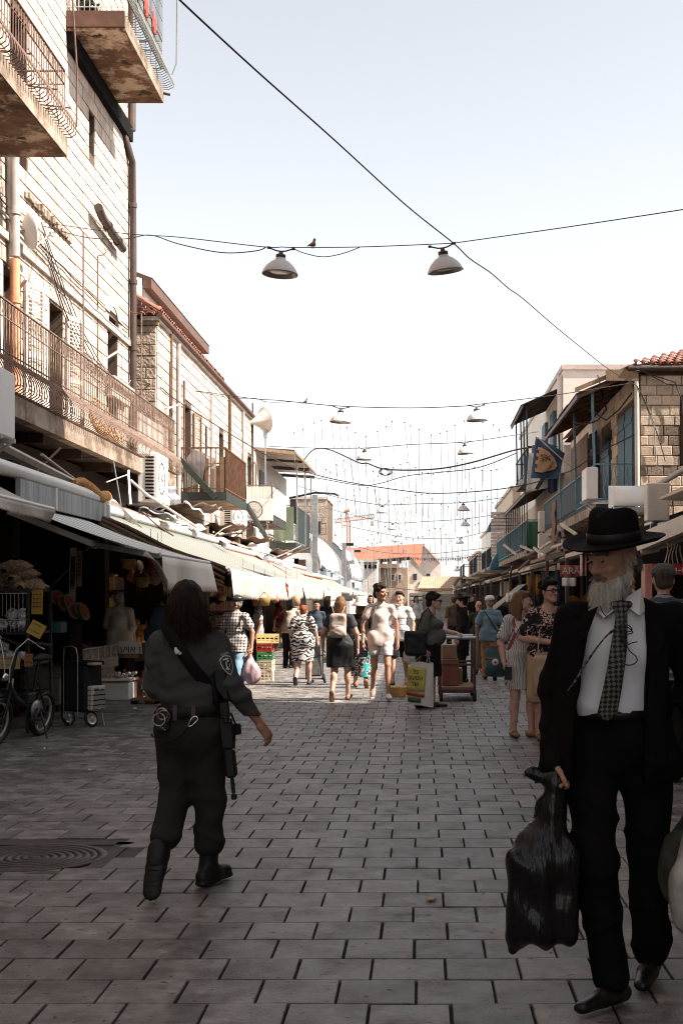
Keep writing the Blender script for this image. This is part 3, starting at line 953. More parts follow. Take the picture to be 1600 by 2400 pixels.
# manhole with a square frame and concentric rings
mh=thing('manhole_cover','round cast iron manhole cover with concentric rings sunk in the grey paving','manhole cover',(MAN.x,MAN.y,0))
m_cast=M('cast_iron',(.055,.048,.045),.5,var=.4,scale=12,bump=.4,bscale=70,metal=.35,dirt=(.09,.07,.06),dscale=6)
b=MB()
for q in range(4):
 a=rotm(rz=q*math.pi/2)
 b.box((-.49,-.475,-.02),(.475,-.385,.001),Matrix.Translation((MAN.x,MAN.y,0))@a)
b.obj('frame',M('manhole_frame',(.075,.068,.064),.8,var=.4,bump=.4),mh)
b=MB();T=Matrix.Translation((MAN.x,MAN.y,0))
b.box((MAN.x-.66,MAN.y-.62,-.015),(MAN.x+.66,MAN.y+.62,-.009));b.obj('bed',M('manhole_bed',(.075,.068,.064),.85,var=.4,bump=.5),mh);b=MB()
b.lathe([(.385,-.012),(.42,-.012),(.42,.003),(.37,.003),(.365,-.012)],40,T);b.obj('rim',m_cast,mh)
b=MB()
prof=[(.0,.002)]
for k in range(7):
 r0=.03+k*.047
 prof+=[(r0,.002),(r0+.004,-.006),(r0+.016,-.006),(r0+.020,.002)]
prof+=[(.36,.002),(.362,-.014)]
b.lathe(prof,44,T);b.obj('cover',m_cast,mh)
b=MB();b.lathe([(0,-.013),(.40,-.013)],30,T);b.obj('recess',m_joint,mh)
# litter on the paving
def litter(px,py,r,label,m,cat='litter',flat=.35):
 p=G(px,py);b=MB();b.ball((0,0,r*flat*.8),(r,r*.7,r*flat),7,5,jit=.25)
 o=b.obj({'litter':'paper_scrap'}.get(cat,cat),m,loc=(p.x,p.y,.002));tag(o,label,'litter')
 o.rotation_euler=(0,0,rnd.uniform(0,6))
litter(315,1663,.045,'crumpled white scrap of paper on the paving beside the sunlit strip',m_paper)
litter(1010,2112,.03,'small dried pale leaf lying alone on the grey paving',M('dry_leaf',(.45,.33,.22),.8),cat='fallen_leaf')
litter(105,1757,.02,'tiny white crumb on the paving in front of the bicycle',m_paper,flat=.6)
litter(210,1806,.018,'small white speck of paper on shaded paving above the manhole',m_paper,flat=.4)
litter(625,1790,.014,'bright pale chip lying in a paving joint beside the walking officer',m_paper,flat=.5)
# ------------------------------------------------------------------ left side: tall stone house with balconies
XF=-6.5;B1A,B1B=-16.0,28.5;XO=-5.45
house=thing('stone_house','tall pale stone house with iron balconies rising on the sunny side of the street','building',(XF,20,0))
openings=[(19.85,20.75,4.3,6.75),(22.3,23.2,4.3,6.75),(26.45,27.35,4.3,7.45),(25.0,25.42,10.3,11.1),(20.2,21.1,8.55,11.0),(24.1,25.2,12.2,14.6)]
def hole(y0,y1,z0,z1,ops):
 return any(y1>a+.02 and y0<b_-.02 and z1>c+.02 and z0<d-.02 for a,b_,c,d in ops)
def stone_piece(y0,y1,z0,z1,x,depth=.05,b=.008,out=1,rs=None):
 """one dressed block whose face looks along +X at x"""
 e=rnd.uniform(-.004,.006);xo=x+e
 o=[(y0,z0),(y1,z0),(y1,z1),(y0,z1)];i=[(y0+b,z0+b),(y1-b,z0+b),(y1-b,z1-b),(y0+b,z1-b)]
 vs=[(x-depth,y,z) for y,z in o]+[(xo-b,y,z) for y,z in o]+[(xo,y,z) for y,z in i]
 fs=[(8,9,10,11)]+[(k,(k+1)%4,4+(k+1)%4,4+k) for k in range(4)]+[(4+k,4+(k+1)%4,8+(k+1)%4,8+k) for k in range(4)]
 return vs,fs
def stone_wall_x(parent,x,y0,y1,z0,z1,ops,mat,course=.255,blen=.46,nmax=300,gap=.008,prefer=None,name='stone'):
 pieces=[];z=z0;k=0
 while z<z1-.03:
  zt=min(z+course,z1)
  rr=random.Random(k*31+int(x*10));y=y0-rr.uniform(0,blen)
  while y<y1:
   l=blen*rr.uniform(.75,1.3);a,e=max(y,y0),min(y+l,y1)
   y+=l
   if e-a<.05:continue
   # trim against the openings
   segs=[(a,e)]
   for(p,q,r_,s_) in ops:
    if zt>r_+.02 and z<s_-.02:
     ns=[]
     for(u,w) in segs:
      if w<=p or u>=q:ns.append((u,w))
      else:
       if u<p-.05:ns.append((u,p))
       if w>q+.05:ns.append((q,w))
     segs=ns
   for u,w in segs:pieces.append((u+gap*1.6,w-gap*1.6,z+gap,zt-gap))
  z=zt;k+=1
 def score(p):
  d=(p[0]+p[1])/2
  px=CX+x*F/d;py=CY-((p[2]+p[3])/2-EYE)*F/d
  s_=(p[3]-p[2])*(p[1]-p[0])/d**3
  return s_ if-5<px<1605 and-5<py<1500 and(prefer is None or prefer(d,(p[2]+p[3])/2)) else 0
 pieces.sort(key=score,reverse=True)
 for p in pieces[:nmax]:
  b=MB();vs,fs=stone_piece(*p,x)
  c=Vector((x,(p[0]+p[1])/2,(p[2]+p[3])/2))
  b.add([Vector(v)-c for v in vs],fs)
  b.obj(name,mat,parent,loc=c)
 if len(pieces)>nmax:
  b=MB()
  for p in pieces[nmax:]:b.add(*stone_piece(*p,x))
  b.obj('stonework',mat,parent)['kind']='stuff'
def wall_core_x(parent,x,y0,y1,z0,z1,ops,mat,thick=.5,name='wall'):
 """solid wall behind the stones, with the openings left free"""
 ys=sorted({y0,y1,*[a for o in ops for a in o[:2]]});b=MB()
 for a,e in zip(ys[:-1],ys[1:]):
  zs=[z0,z1];cut=sorted([(o[2],o[3]) for o in ops if o[0]<=a+.001 and o[1]>=e-.001])
  z=z0
  for(p,q) in cut:
   if p>z:b.box((x-thick,a,z),(x-.022,e,p))
   z=q
  if z<z1:b.box((x-thick,a,z),(x-.022,e,z1))
 return b.obj(name,mat,parent)
ZT=16.5
wall_core_x(house,XF,B1A,B1B,3.95,ZT,openings,m_mortar)
b=MB();b.box((XF-7,B1A,3.95),(XF-.52,B1B-.02,4.15));b.box((XF-7,B1A,4.2),(XF-6.8,B1B-.02,ZT));b.box((XF-6.8,B1B-.3,4.2),(XF-.51,B1B-.02,ZT));b.box((XF-7,B1A,ZT+.002),(XF+.1,B1B,ZT+.3))
b.box((XF-6.8,B1A,4.2),(XF-.51,B1A+.25,ZT));b.box((XF-6.79,B1A+.26,8.35),(XF-.51,B1B-.31,8.55));b.box((XF-6.79,B1A+.26,12.0),(XF-.51,B1B-.31,12.2))
b.obj('structure_walls',m_lime,house)
stone_wall_x(house,XF,17.6,B1B-.01,3.98,ZT,openings,m_lime,prefer=lambda d,z:z>4.6)
b=MB();b.box((XF-7,B1A,0),(XF,10.9,3.94));b.obj('ground_floor_wall',m_lime,house)
# end quoins: the corner return seen on the far end
b=MB()
for k in range(48):
 z=4.0+k*.26
 b.box((XF-.45+.1*(k%2),B1B+.0,z+.008),(XF-.001,B1B+.03,z+.252))
b.obj('quoin',m_lime,house)['kind']='stuff'
# doors, shutters and windows in the openings
def louvre_shutter(parent,x,y,z0,z1,w,ang,mat,name='shutter',left=True):
 """a louvred leaf hinged at (x, y), opened by ang"""
 T=Matrix.Translation((x,y,0))@Matrix.Rotation(ang,4,'Z')
 b=MB();b.box((0,0,z0),(.045,.06,z1),T);b.box((0,w-.06,z0),(.045,w,z1),T);b.box((0,.06,z0),(.045,w-.06,z0+.09),T);b.box((0,.06,z1-.08),(.045,w-.06,z1),T);b.box((0,.06,(z0+z1)/2-.04),(.045,w-.06,(z0+z1)/2+.04),T)
 fr=b.obj(name,mat,parent)
 b=MB();n=int((z1-z0)/.07)
 for k in range(n):
  z=z0+.09+(z1-z0-.17)*(k+.5)/n
  b.box((.004,.061,z-.022),(.036,w-.061,z-.010),T)
 b.obj('slat',mat,fr)['kind']='stuff'
m_shutter=M('pale_shutter',(.62,.56,.50),.7,var=.12,scale=4,bump=.2,dirt=(.4,.28,.2),dscale=3,dmin=.55,dmax=.75)
for(a,e,z0,z1) in openings:
 b=MB()
 b.box((XF-.34,a+.002,z0),(XF-.26,a+.07,z1));b.box((XF-.34,e-.07,z0),(XF-.26,e-.002,z1));b.box((XF-.34,a+.072,z1-.07),(XF-.26,e-.072,z1-.002));b.box((XF-.34,a+.072,z0+.002),(XF-.26,e-.072,z0+.07))
 if e-a>.6:b.box((XF-.34,(a+e)/2-.03,z0+.072),(XF-.27,(a+e)/2+.03,z1-.072))
 w=b.obj('window' if z1-z0<1.5 else 'balcony_door',m_ironbrown,house)
 b=MB();b.box((XF-.325,a+.071,z0+.072),(XF-.315,e-.071,z1-.072));b.obj('pane',m_glassdark,w)
for y in(19.8,22.25):
 louvre_shutter(house,XF+.02,y,4.35,6.7,.48,R(155),m_shutter)
 louvre_shutter(house,XF+.02,y+1.02,4.35,6.7,.48,R(-22),m_shutter)
 # arch stones over the far door
b=MB()
for k in range(9):
 a0,a1=math.pi*k/9,math.pi*(k+.94)/9
 for q in(0,):
  c=Vector((0,26.9,7.22));pts=[]
  for(r,a) in((.46,a0),(.72,a0),(.72,a1),(.46,a1)):pts.append((XF-.05,c.y+r*math.cos(a),c.z+r*math.sin(a)))
  b.poly(pts,(.075,0,0))
b.obj('arch',m_lime,house)
b=MB();b.box((XF-.02,17.6,7.13),(XF+.055,28.45,7.25));b.obj('string_course',m_lime,house)
b=MB()
for k in range(26):
 y=20.9+k*.105;b.box((XF-.02,y,8.11+rnd.uniform(-.03,.02)),(XF+rnd.uniform(.025,.08),y+.104,8.19+rnd.uniform(-.02,.05)))
b.obj('broken_ledge',m_concrete,house)
b=MB();b.bev((XF-.01,26.2,5.95),(XF+.22,28.0,6.12),.015);b.bev((XF-.01,26.3,5.72),(XF+.13,27.9,5.947),.015);b.obj('lintel_hood',m_conc_light,house)
# ---- balconies
def balcony_rail(parent,x_out,x_in,y0,y1,z,h=.98,bulge=.17,step=.115,mat=None,near_side=True,r=.0085,ornate=True,far_side=True,name='railing',low=.0):
 """belly-shaped wrought iron railing: bars that swell out towards their foot, three rails, scrolls below the top rail"""
 zt=z+h;zk=z+h*.42;zu=z+h*.80
 def bar_pts(x,y,nx,ny):
  P=[(0,0),(.55,-.015),(.95,.035),(1.0,.10),(.92,.19),(.62,.30),(.2,.40),(0,.45),(0,h-.005)]
  P=[(u*bulge,(v if i in(0,1,2) else v)-low) for i,(u,v) in enumerate(P)]
  return[(x+nx*u,y+ny*u,z+max(v,-.02)) for u,v in P]
 def run(a,b_,n_,nm):
  a,b_=Vector(a),Vector(b_);L=(b_-a).length;n=max(2,int(L/step))
  items=[]
  for i in range(n+1):
   p=a.lerp(b_,i/n);items.append(bar_pts(p.x,p.y,n_[0],n_[1]))
  return items
 bars=run((x_out,y0,0),(x_out,y1,0),(1,0),'front')
 if near_side:bars+=run((x_out,y0,0),(x_in,y0,0),(0,-1),'near')[1:]
 if far_side:bars+=run((x_out,y1,0),(x_in,y1,0),(0,1),'far')[1:]
 for k,p in enumerate(bars):
  b=MB();b.tube(p,r,4,caps=False);b.obj('baluster',mat,parent)
 path=([(x_in,y0)] if near_side else[])+[(x_out,y0),(x_out,y1)]+([(x_in,y1)] if far_side else[])
 for zz,w,hh in((zt,.035,.018),(zu,.02,.012),(zk,.022,.012),(z+.012,.03,.014)):
  b=MB()
  for p,q in zip(path[:-1],path[1:]):b.bar((*p,zz),(*q,zz),w,hh)
  b.obj('rail',mat,parent)
 if ornate:
  b=MB();L=y1-y0;n=int(L/(step*2))
  for i in range(n):
   y=y0+(i+.5)*L/n
   for sg in(1,-1):
    b.tube([(x_out,y+sg*.0,zu+.01),(x_out,y+sg*.035,zu+.05),(x_out,y+sg*.055,zu+.10),(x_out,y+sg*.04,zt-.03),(x_out,y+sg*.015,zt-.045)],.0055,3,caps=False)
  b.obj('scrollwork',mat,parent)['kind']='stuff'
m_rail1=M('pale_rusty_railing',(.20,.14,.11),.7,var=.35,scale=10,bump=.2,dirt=(.10,.05,.03),dscale=8,dmin=.5,dmax=.66,metal=.15)
m_rail2=M('brown_rusty_railing',(.14,.085,.065),.7,var=.4,scale=10,bump=.2,metal=.2,dirt=(.24,.15,.11),dscale=8,dmin=.55,dmax=.7)
m_rail3=M('grey_green_railing',(.13,.135,.125),.6,var=.4,scale=10,bump=.2,metal=.2,dirt=(.16,.09,.06),dscale=8,dmin=.6,dmax=.7)
m_soffit=M('stained_soffit',(.15,.082,.048),.95,var=.6,scale=2.6,bump=.8,bscale=12,dirt=(.50,.38,.28),dscale=1.9,dmin=.50,dmax=.60,bdist=.04,specks=((.05,.032,.022),2.3,.60))
# first floor balcony along the whole house
bal=thing('balcony','long first floor balcony with pale bellied iron railing and wide concrete edge','balcony',(XO,22,4.0),group='balconies on the tall stone house')
b=MB();b.box((XF+.002,15.5,4.18),(XO,28.2,4.28));b.obj('floor_slab',m_concrete,bal)
b=MB();b.box((XO-.16,15.5,3.98),(XO+.012,28.2,4.178));b.obj('fascia',m_concrete,bal)
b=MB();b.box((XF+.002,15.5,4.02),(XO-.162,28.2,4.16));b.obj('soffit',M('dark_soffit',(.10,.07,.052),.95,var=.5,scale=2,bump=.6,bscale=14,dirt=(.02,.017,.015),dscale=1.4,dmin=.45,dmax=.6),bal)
for k in range(6):
 y=17+k*2.1;b=MB();b.box((XF+.01,y,3.86),(XO-.2,y+.09,4.018));b.obj('beam',m_ironbrown,bal)
balcony_rail(bal,XO+.0,XF+.05,15.6,28.15,4.28,1.17,.19,.118,m_rail1,near_side=False)
# wicker basket and mesh panel leaning inside the railing
bk=thing('wicker_basket','round tan wicker basket chair leaning behind the pale balcony railing','basket',(-5.85,23.6,4.29),group=None)
T=Matrix.Translation((-5.82,23.4,4.75))@Matrix.Rotation(R(62),4,'Y')
m_wick=M('wicker',(.62,.36,.20),.85,var=.35,scale=40,bump=.8,bscale=120)
b=MB()
for k in range(11):
 r=.06+k*.042;z=-.16+.002*(k*1.1)**2
 b.tube([T@Vector((r*math.cos(a),r*1.5*math.sin(a),z)) for a in[2*math.pi*i/26 for i in range(26)]],.016,5,closed=True)
b.obj('weave',m_wick,bk)
b=MB()
for i in range(16):
 a=2*math.pi*i/16
 b.tube([T@Vector(((.06+k*.042)*math.cos(a),(.06+k*.042)*1.5*math.sin(a),-.17+.002*(k*1.1)**2)) for k in range(11)],.012,4)
b.obj('rib',m_wick,bk)['kind']='stuff'
pnl=thing('screen_panel','white louvred screen tied behind the far part of the pale balcony railing','screen',(-5.6,26,4.3))
for k in range(24):
 b=MB();b.box((-5.60,25.1+k*.105,4.36),(-5.575,25.1+k*.105+.09,5.22));b.obj('slat',m_plaster,pnl)
b=MB();b.box((-5.63,25.05,4.5),(-5.601,27.7,4.55));b.box((-5.63,25.05,5.0),(-5.601,27.7,5.05));b.obj('batten',m_wood,pnl)
# second floor balcony, near
bal2=thing('balcony','second floor balcony at top left corner with brown bellied railing and clothes-line post','balcony',(XO,17,8.3),group='balconies on the tall stone house')
b=MB();b.box((XF+.002,13,8.30),(XO,19.6,8.58));b.obj('floor_slab',m_soffit,bal2)
b=MB();b.box((XO+.001,13,8.31),(XO+.02,19.6,8.6));b.obj('edge_stone',m_concrete,bal2)
balcony_rail(bal2,XO,XF+.05,13.2,19.5,8.58,1.0,.18,.115,m_rail2,near_side=False)
b=MB();b.tube([(XO+.17,19.55,8.75),(XO+.18,19.55,9.6),(XO+.12,19.5,10.75)],.014,6);b.tube([(XO+.12,19.5,10.7),(XO-.4,19.3,10.8)],.01,5);b.obj('line_post',m_rail2,bal2)
for yy in(17.3,18.5,19.2):
 b=MB();b.bar((XO+.18,yy,8.9),(XF+.1,yy+.05,9.05),.018,.018);b.obj('tie_bar',m_rail2,bal2)
 # third floor balcony, far
bal3=thing('balcony','third floor balcony against the sky with grey cage railing and stained soffit','balcony',(XO,25,11.9),group='balconies on the tall stone house')
b=MB();b.box((XF+.002,23.4,11.92),(XO,26.8,12.10));b.obj('floor_slab',m_soffit,bal3)
b=MB();b.box((XF+.004,23.34,11.98),(XO+.02,23.398,12.27));b.obj('edge_beam',m_brownsign,bal3)
b=MB();b.box((XO+.001,23.4,11.93),(XO+.03,26.82,12.22));b.obj('edge_stone',m_concrete,bal3)
b=MB();b.box((XF+.003,23.4,11.60),(XF+.13,28.2,11.918));b.obj('ledge_beam',m_dark,bal3)
balcony_rail(bal3,XO+.0,XF+.05,23.42,26.75,12.2,1.0,.26,.105,m_rail3,near_side=False,ornate=False)
b=MB()
for k in range(11):b.bar((XO-.02-k*.1,23.38,12.27),(XO-.02-k*.1,23.38,14.2),.012,.012)
for k in range(6):b.bar((XO+.0,23.37,12.35+k*.3),(XF+.02,23.37,12.35+k*.3),.014,.014)
b.obj('cage_grille',M('white_cage',(.5,.5,.48),.6),bal3)
b=MB()
for k in range(30):b.bar((XO+.02,23.45+k*.113,13.2),(XO+.02,23.45+k*.113,14.6),.009,.009)
for k in range(5):b.bar((XO+.02,23.42,13.3+k*.3),(XO+.02,26.75,13.3+k*.3),.009,.009)
b.obj('wire_mesh',m_rail3,bal3)['kind']='stuff'
b=MB();b.tube([(XO+.22,26.75,12.5),(XO+.3,26.8,12.75),(XO+.32,26.8,14.8)],.013,5);b.obj('line_post',m_rail3,bal3)
b=MB();b.tube([(XO-.05,26.8,12.15),(XO+.16,26.86,12.12)],.03,8);b.obj('drain_spout',m_pipe,bal3)
for k in range(3):
 rg=MB();rg.grid(lambda u,v:(XO+.035+.02*math.sin(u*9),24.2+k*.75+u*.35,13.0+v*.35+.03*math.sin(u*7)),6,5,thick=.006)
 o=rg.obj('hanging_cloth',M('red_cloth',(.35,.06,.045),.9));tag(o,['faded red cloth hanging lowest on the high grey balcony mesh','middle faded red cloth on the high grey balcony mesh','farthest faded red cloth on the high grey balcony mesh'][k],'cloth','red cloths on the top balcony')
pots=thing('flower_pot','dark flower pots trough behind the white cage of the top balcony','flower pot',(XF+.5,23.8,12.2))
b=MB();b.lathe([(.10,0),(.15,.22),(.16,.22),(.15,.2),(0,.2)],12,Matrix.Translation((XF+.35,23.65,12.2)));b.obj('pot',m_black,pots)
b=MB()
for k in range(40):
 a=rnd.uniform(0,6.28);r=rnd.uniform(.02,.2);p=Vector((XF+.35+r*math.cos(a),23.65+r*math.sin(a),12.45+rnd.uniform(0,.25)))
 b.ball(p,(.05,.03,.02),5,3,rot=rotm(rnd.random()*6,rnd.random()*6,0).to_3x3())
b.obj('foliage',M('pot_leaf',(.04,.07,.03),.8),pots)
# ---- pipes and fittings on the tall house
def drainpipe(name,pts,r,mat,label,collars=True,group=None,every=1.35,cat='pipe'):
 t=thing(name,label,cat,pts[0],group=group)
 b=MB();b.tube(pts,r,12);b.obj('pipe',mat,t)
 if collars:
  tot=[Vector(p) for p in pts]
  for p,q in zip(tot[:-1],tot[1:]):
   L=(q-p).length;n=int(L/every)
   for k in range(n):
    c=p.lerp(q,(k+.5)/n);d=(q-p).normalized()
    b=MB();b.tube([c-d*.05,c+d*.05],r*1.22,12);b.obj('collar',mat,t)
 return t
drainpipe('drainpipe',[(XF+.10,28.35,3.4),(XF+.10,28.35,9.3),(XF+.09,28.3,11.2),(XF+.02,27.6,11.75),(XF+.09,28.3,11.9),(XF+.1,28.3,16)],.075,m_pipe,'brown cast drainpipe running down the far corner of the tall stone house')
drainpipe('drainpipe',[(XF+.14,27.2,8.98),(XF+.16,25.4,9.10),(XF+.20,24.9,9.16)],.085,m_pipe,'short slanting brown pipe with open mouth joining the corner drainpipe',every=.8)
drainpipe('drainpipe',[(XF+.14,19.95,8.7),(XF+.14,19.95,9.0),(XF+.12,20.0,8.3),(XF+.12,20.05,6.9)],.085,m_pipegrey,'grey plastic pipe coming down through the second floor balcony',every=.9)
drainpipe('drainpipe',[(XF+.12,20.05,6.86),(XF+.12,20.1,4.3)],.08,m_pipeorange,'orange plastic pipe standing on the lower balcony under the grey pipe',every=1.2)
drainpipe('drainpipe',[(XF+.1,22.6,12.35),(XF+.14,21.9,12.7),(XF+.2,19.2,14.6)],.09,m_pipe,'thick brown sloping pipe on the upper wall near the top balcony',every=1.2)
# old lamp arm / bulkhead lamp, water heater tank (white oval), clothes-line poles
tank=thing('satellite_dish','white oval satellite dish fixed to the tall stone wall beside the orange pipe','satellite dish',(XF+.32,20.75,7.0))
T=Matrix.Translation((XF+.22,20.45,7.42))@Matrix.Rotation(R(38),4,'Z')@Matrix.Rotation(R(80),4,'Y')
b=MB();b.lathe([(0,-.07),(.12,-.055),(.22,-.02),(.29,.03),(.30,.035),(.29,.02),(.22,-.032),(.12,-.067),(0,-.082)],24,T@Matrix.Diagonal((1.0,.86,1,1)));b.obj('reflector',m_white,tank)
b=MB();b.bar(T@Vector((.27,0,.02)),T@Vector((.05,0,.36)),.022,.022);b.bev(T@Vector((.02,-.03,.33)),T@Vector((.09,.03,.40)),.005);b.obj('feed_arm',m_cream,tank)
b=MB();b.tube([T@Vector((0,0,-.08)),T@Vector((0,0,-.2)),(XF+.02,20.6,7.35)],.024,6);b.obj('wall_bracket',m_galv,tank)
for i,(px,d,z0,z1) in enumerate([(107,22.4,4.3,8.0),(196,23.6,4.3,8.3),(229,25.6,4.3,8.4),(332,27.6,4.0,7.7),(399,30.5,4.0,7.2)]):
 x=(px-CX)*d/F
 t=thing('washing_line_pole',['rusty hooked pole nearest the orange pipe on the lower balcony','pale straight pole rising from middle of the lower balcony','thin rusty pole with curled hook beside the corner drainpipe','tall whitish pole with curled hook in front of the roughcast gable','brown pole standing at the far end of the pale balcony'][i],'pole',(x,d,z0),group='poles along the balconies')
 b=MB();b.tube([(x,d,z0),(x,d,z1)],.017,6);b.obj('pole',m_rust if i in(0,2,4) else m_rail1,t)
 if i in(0,2,3):
  b=MB();b.tube([(x-.28,d,z1+.06),(x-.15,d,z1+.0),(x,d,z1),(x+.12,d,z1+.02),(x+.18,d,z1+.09),(x+.14,d,z1+.15)],.010,5);b.obj('hook',m_rust,t)
for i,(a,c) in enumerate([((25,700,20.3),(62,655,20.1)),((225,855,26.4),(290,815,27.3)),((390,958,30),(428,945,31))]):
 t=MB();t.bar(W(*a),W(*c),.05,.03);o=t.obj('bracket_arm',m_conc_light);tag(o,['pale slanting bracket at the near end of the lower balcony','pale slanting bracket beneath the hood by the corner drainpipe','pale slanting bracket at the end of the pale balcony'][i],'bracket','slanting brackets on balcony')
 # bundle of conduits along the wall
for i,(z,x,lab) in enumerate([(7.36,.05,'upper grey conduit running along the tall stone wall'),(7.55,.04,'thin dark cable stapled above the conduit on the tall wall')]):
 b=MB();b.tube(catenary((XF+x,18,z+.25),(XF+x,28.2,z-.1),.12,20,.02),.022 if i==0 else .012,5);o=b.obj('conduit',m_pipegrey if i==0 else m_cable);tag(o,lab,'cable')
for i in range(5):
 b=MB();y0=21.6+i*.1
 b.tube(catenary((XF+.07,y0,7.9-i*.15),(XF+.1,27.9+.05*i,6.1+i*.06),.55+.1*i,22,.03),.011,4)
 o=b.obj('sagging_cable',m_cable if i%2 else m_cablegrey);tag(o,['topmost','second','third','fourth','lowest'][i]+' sagging cable drooping across the tall stone wall above the lower balcony','cable','cables drooping on the stone wall')
 # ------------------------------------------------------------------ left side: gabled house, its balconies and the buildings beyond
X2=-6.13
gab=thing('gabled_house','low stone house with roughcast end wall, tiled eaves and rusty balconies beyond the tall house','building',(X2,37,0))
Z2=8.05
ops2=[(33.0,34.0,4.3,6.6),(38.6,39.5,4.3,6.6),(44.9,46.0,4.3,6.6),(36.1,36.5,4.9,6.4)]
wall_core_x(gab,X2,29.55,46.5,3.2,Z2,ops2,m_mortar)
b=MB();b.box((X2-6,46.2,3.2),(X2-.51,46.5,Z2));b.box((X2-6,29.85,3.2),(X2-5.8,46.2,Z2));b.box((X2-6,29.55,3.2),(X2-.51,29.84,Z2));b.obj('structure_walls',m_mortar,gab)
stone_wall_x(gab,X2,29.6,46.5,3.2,Z2,ops2,m_lime,course=.27,blen=.55,nmax=240)
# roughcast blocks of the end wall that faces the camera
def stone_wall_y(parent,y,x0,x1,z0,z1,mat,course=.25,blen=.42,nmax=300,name='stone',ops=(),matf=None,depth=.06,gap=.006):
 z=z0;k=0;ps=[]
 while z<z1-.03:
  zt=min(z+course,z1);rr=random.Random(k*17+int(y*10));x=x0-rr.uniform(0,blen)
  while x<x1:
   l=blen*rr.uniform(.75,1.3);a,e=max(x,x0),min(x+l,x1);x+=l
   if e-a<.04:continue
   segs=[(a,e)]
   for(p,q,r_,s_) in ops:
    if zt>r_+.02 and z<s_-.02:
     ns=[]
     for(u,w) in segs:
      if w<=p or u>=q:ns.append((u,w))
      else:
       if u<p-.04:ns.append((u,p))
       if w>q+.04:ns.append((q,w))
     segs=ns
   ps+=[(u+gap,w-gap,z+gap,zt-gap) for u,w in segs]
  z=zt;k+=1
 for i,(a,e,z0_,z1_) in enumerate(ps):
  bb=.012;yo=y-rnd.uniform(0,.015)
  o=[(a,z0_),(e,z0_),(e,z1_),(a,z1_)];q=[(a+bb,z0_+bb),(e-bb,z0_+bb),(e-bb,z1_-bb),(a+bb,z1_-bb)]
  c=Vector(((a+e)/2,y,(z0_+z1_)/2))
  vs=[(x,y+depth,z) for x,z in o]+[(x,yo+bb,z) for x,z in o]+[(x,yo,z) for x,z in q]
  fs=[(8,11,10,9)]+[(k,4+k,4+(k+1)%4,(k+1)%4) for k in range(4)]+[(4+k,8+k,8+(k+1)%4,4+(k+1)%4) for k in range(4)]
  fs=[tuple(reversed(f)) for f in fs];fs[0]=(8,9,10,11)
  b=MB();b.add([Vector(v)-c for v in vs],fs);b.obj(name,matf(c) if matf else mat,parent,loc=c)
stone_wall_y(gab,29.5,X2-1.2,X2-.005,4.0,7.85,m_rough,course=.262,blen=.5,name='rough_block')
b=MB();b.box((X2-1.2,29.44,7.85),(X2+.05,29.6,7.97));b.obj('eaves_board',m_wood,gab)
b=MB();b.bar((X2-.55,29.45,5.75),(X2+.0,29.2,5.72),.06,.05);b.bar((X2-.5,29.44,5.45),(X2-.02,29.25,5.68),.04,.04);b.obj('bracket',m_rust,gab)
# roof: gutter, tiles along the gable side, raised brown fascia behind
b=MB();b.tube([(X2+.10,29.4,Z2+.02),(X2+.10,46.6,Z2+.02)],.07,8);b.obj('gutter',m_brownsign,gab)
b=MB();b.box((X2-.3,29.42,Z2-.10),(X2+.08,46.55,Z2-.005));b.obj('cornice',m_conc_light,gab)
b=MB();b.poly([(X2+.06,29.45,Z2+.02),(X2-5.9,29.45,Z2+.02),(X2-2.9,29.9,Z2+1.3)],(0,16.9,0));b.obj('roof',m_tile,gab)
def tile_mesh(l=.42,r=.085):
 b=MB();n=7
 vs=[]
 for(y,k) in((0,1.0),(l,.86)):
  for i in range(n+1):
   a=math.pi*i/n;vs.append((math.cos(a)*r*k,y,math.sin(a)*r*k*.8))
 m_=n+1
 b.add(vs,[(i,i+1,m_+i+1,m_+i) for i in range(n)],True)
 vs2=[(x*.84,y,z*.84) for x,y,z in vs]
 b.add(vs2,[(i+1,i,m_+i,m_+i+1) for i in range(n)],True)
 b.add(vs[:m_]+vs2[:m_],[(i+1,i,m_+i,m_+i+1) for i in range(n)])
 return b.mesh('roof_tile',m_tile)
TILE=tile_mesh()
def roof_tiles(parent,origin,ux,up,nu,nv,su=.2,sv=.33,jit=.012):
 """rows of clay tiles: ux runs along the eaves, up runs up the slope"""
 o=Vector(origin);ux=Vector(ux).normalized();up=Vector(up).normalized();n=ux.cross(up).normalized()
 for j in range(nv):
  for i in range(nu):
   p=o+ux*(i*su+rnd.uniform(-jit,jit))+up*(j*sv+rnd.uniform(-jit,jit))+n*(.01+rnd.uniform(0,.012))
   m=Matrix(((ux.x,up.x,n.x,p.x),(ux.y,up.y,n.y,p.y),(ux.z,up.z,n.z,p.z),(0,0,0,1)))
   q=bpy.data.objects.new('roof_tile',TILE);COL.objects.link(q);q.parent=parent
   if parent.name in _inv:q.matrix_parent_inverse=_inv[parent.name]
   q.matrix_basis=m
roof_tiles(gab,(X2-1.5,29.32,Z2-.02),(1,0,0),(0,1,.38),8,3)
roof_tiles(gab,(X2+.10,29.4,Z2+.10),(0,1,0),(-1,0,.6),48,2)
b=MB();b.box((X2-1.3,30.2,Z2+.2),(X2-.42,38.0,Z2+.9));b.obj('attic_wall',m_plaster,gab)
b=MB();b.box((X2-.419,30.0,Z2+.78),(X2-.22,38.1,Z2+1.02));b.poly([(X2-.2,30.0,Z2+1.02),(X2-1.5,30.0,Z2+1.02),(X2-1.5,30.0,Z2+1.5)],(0,8.1,0));b.obj('attic_fascia',m_brownsign,gab)
b=MB();b.lathe([(0,0),(.13,0),(.13,.62),(0,.64)],12,Matrix.Translation((X2-.55,29.9,Z2+.35)));b.obj('vent_pot',m_white,gab)
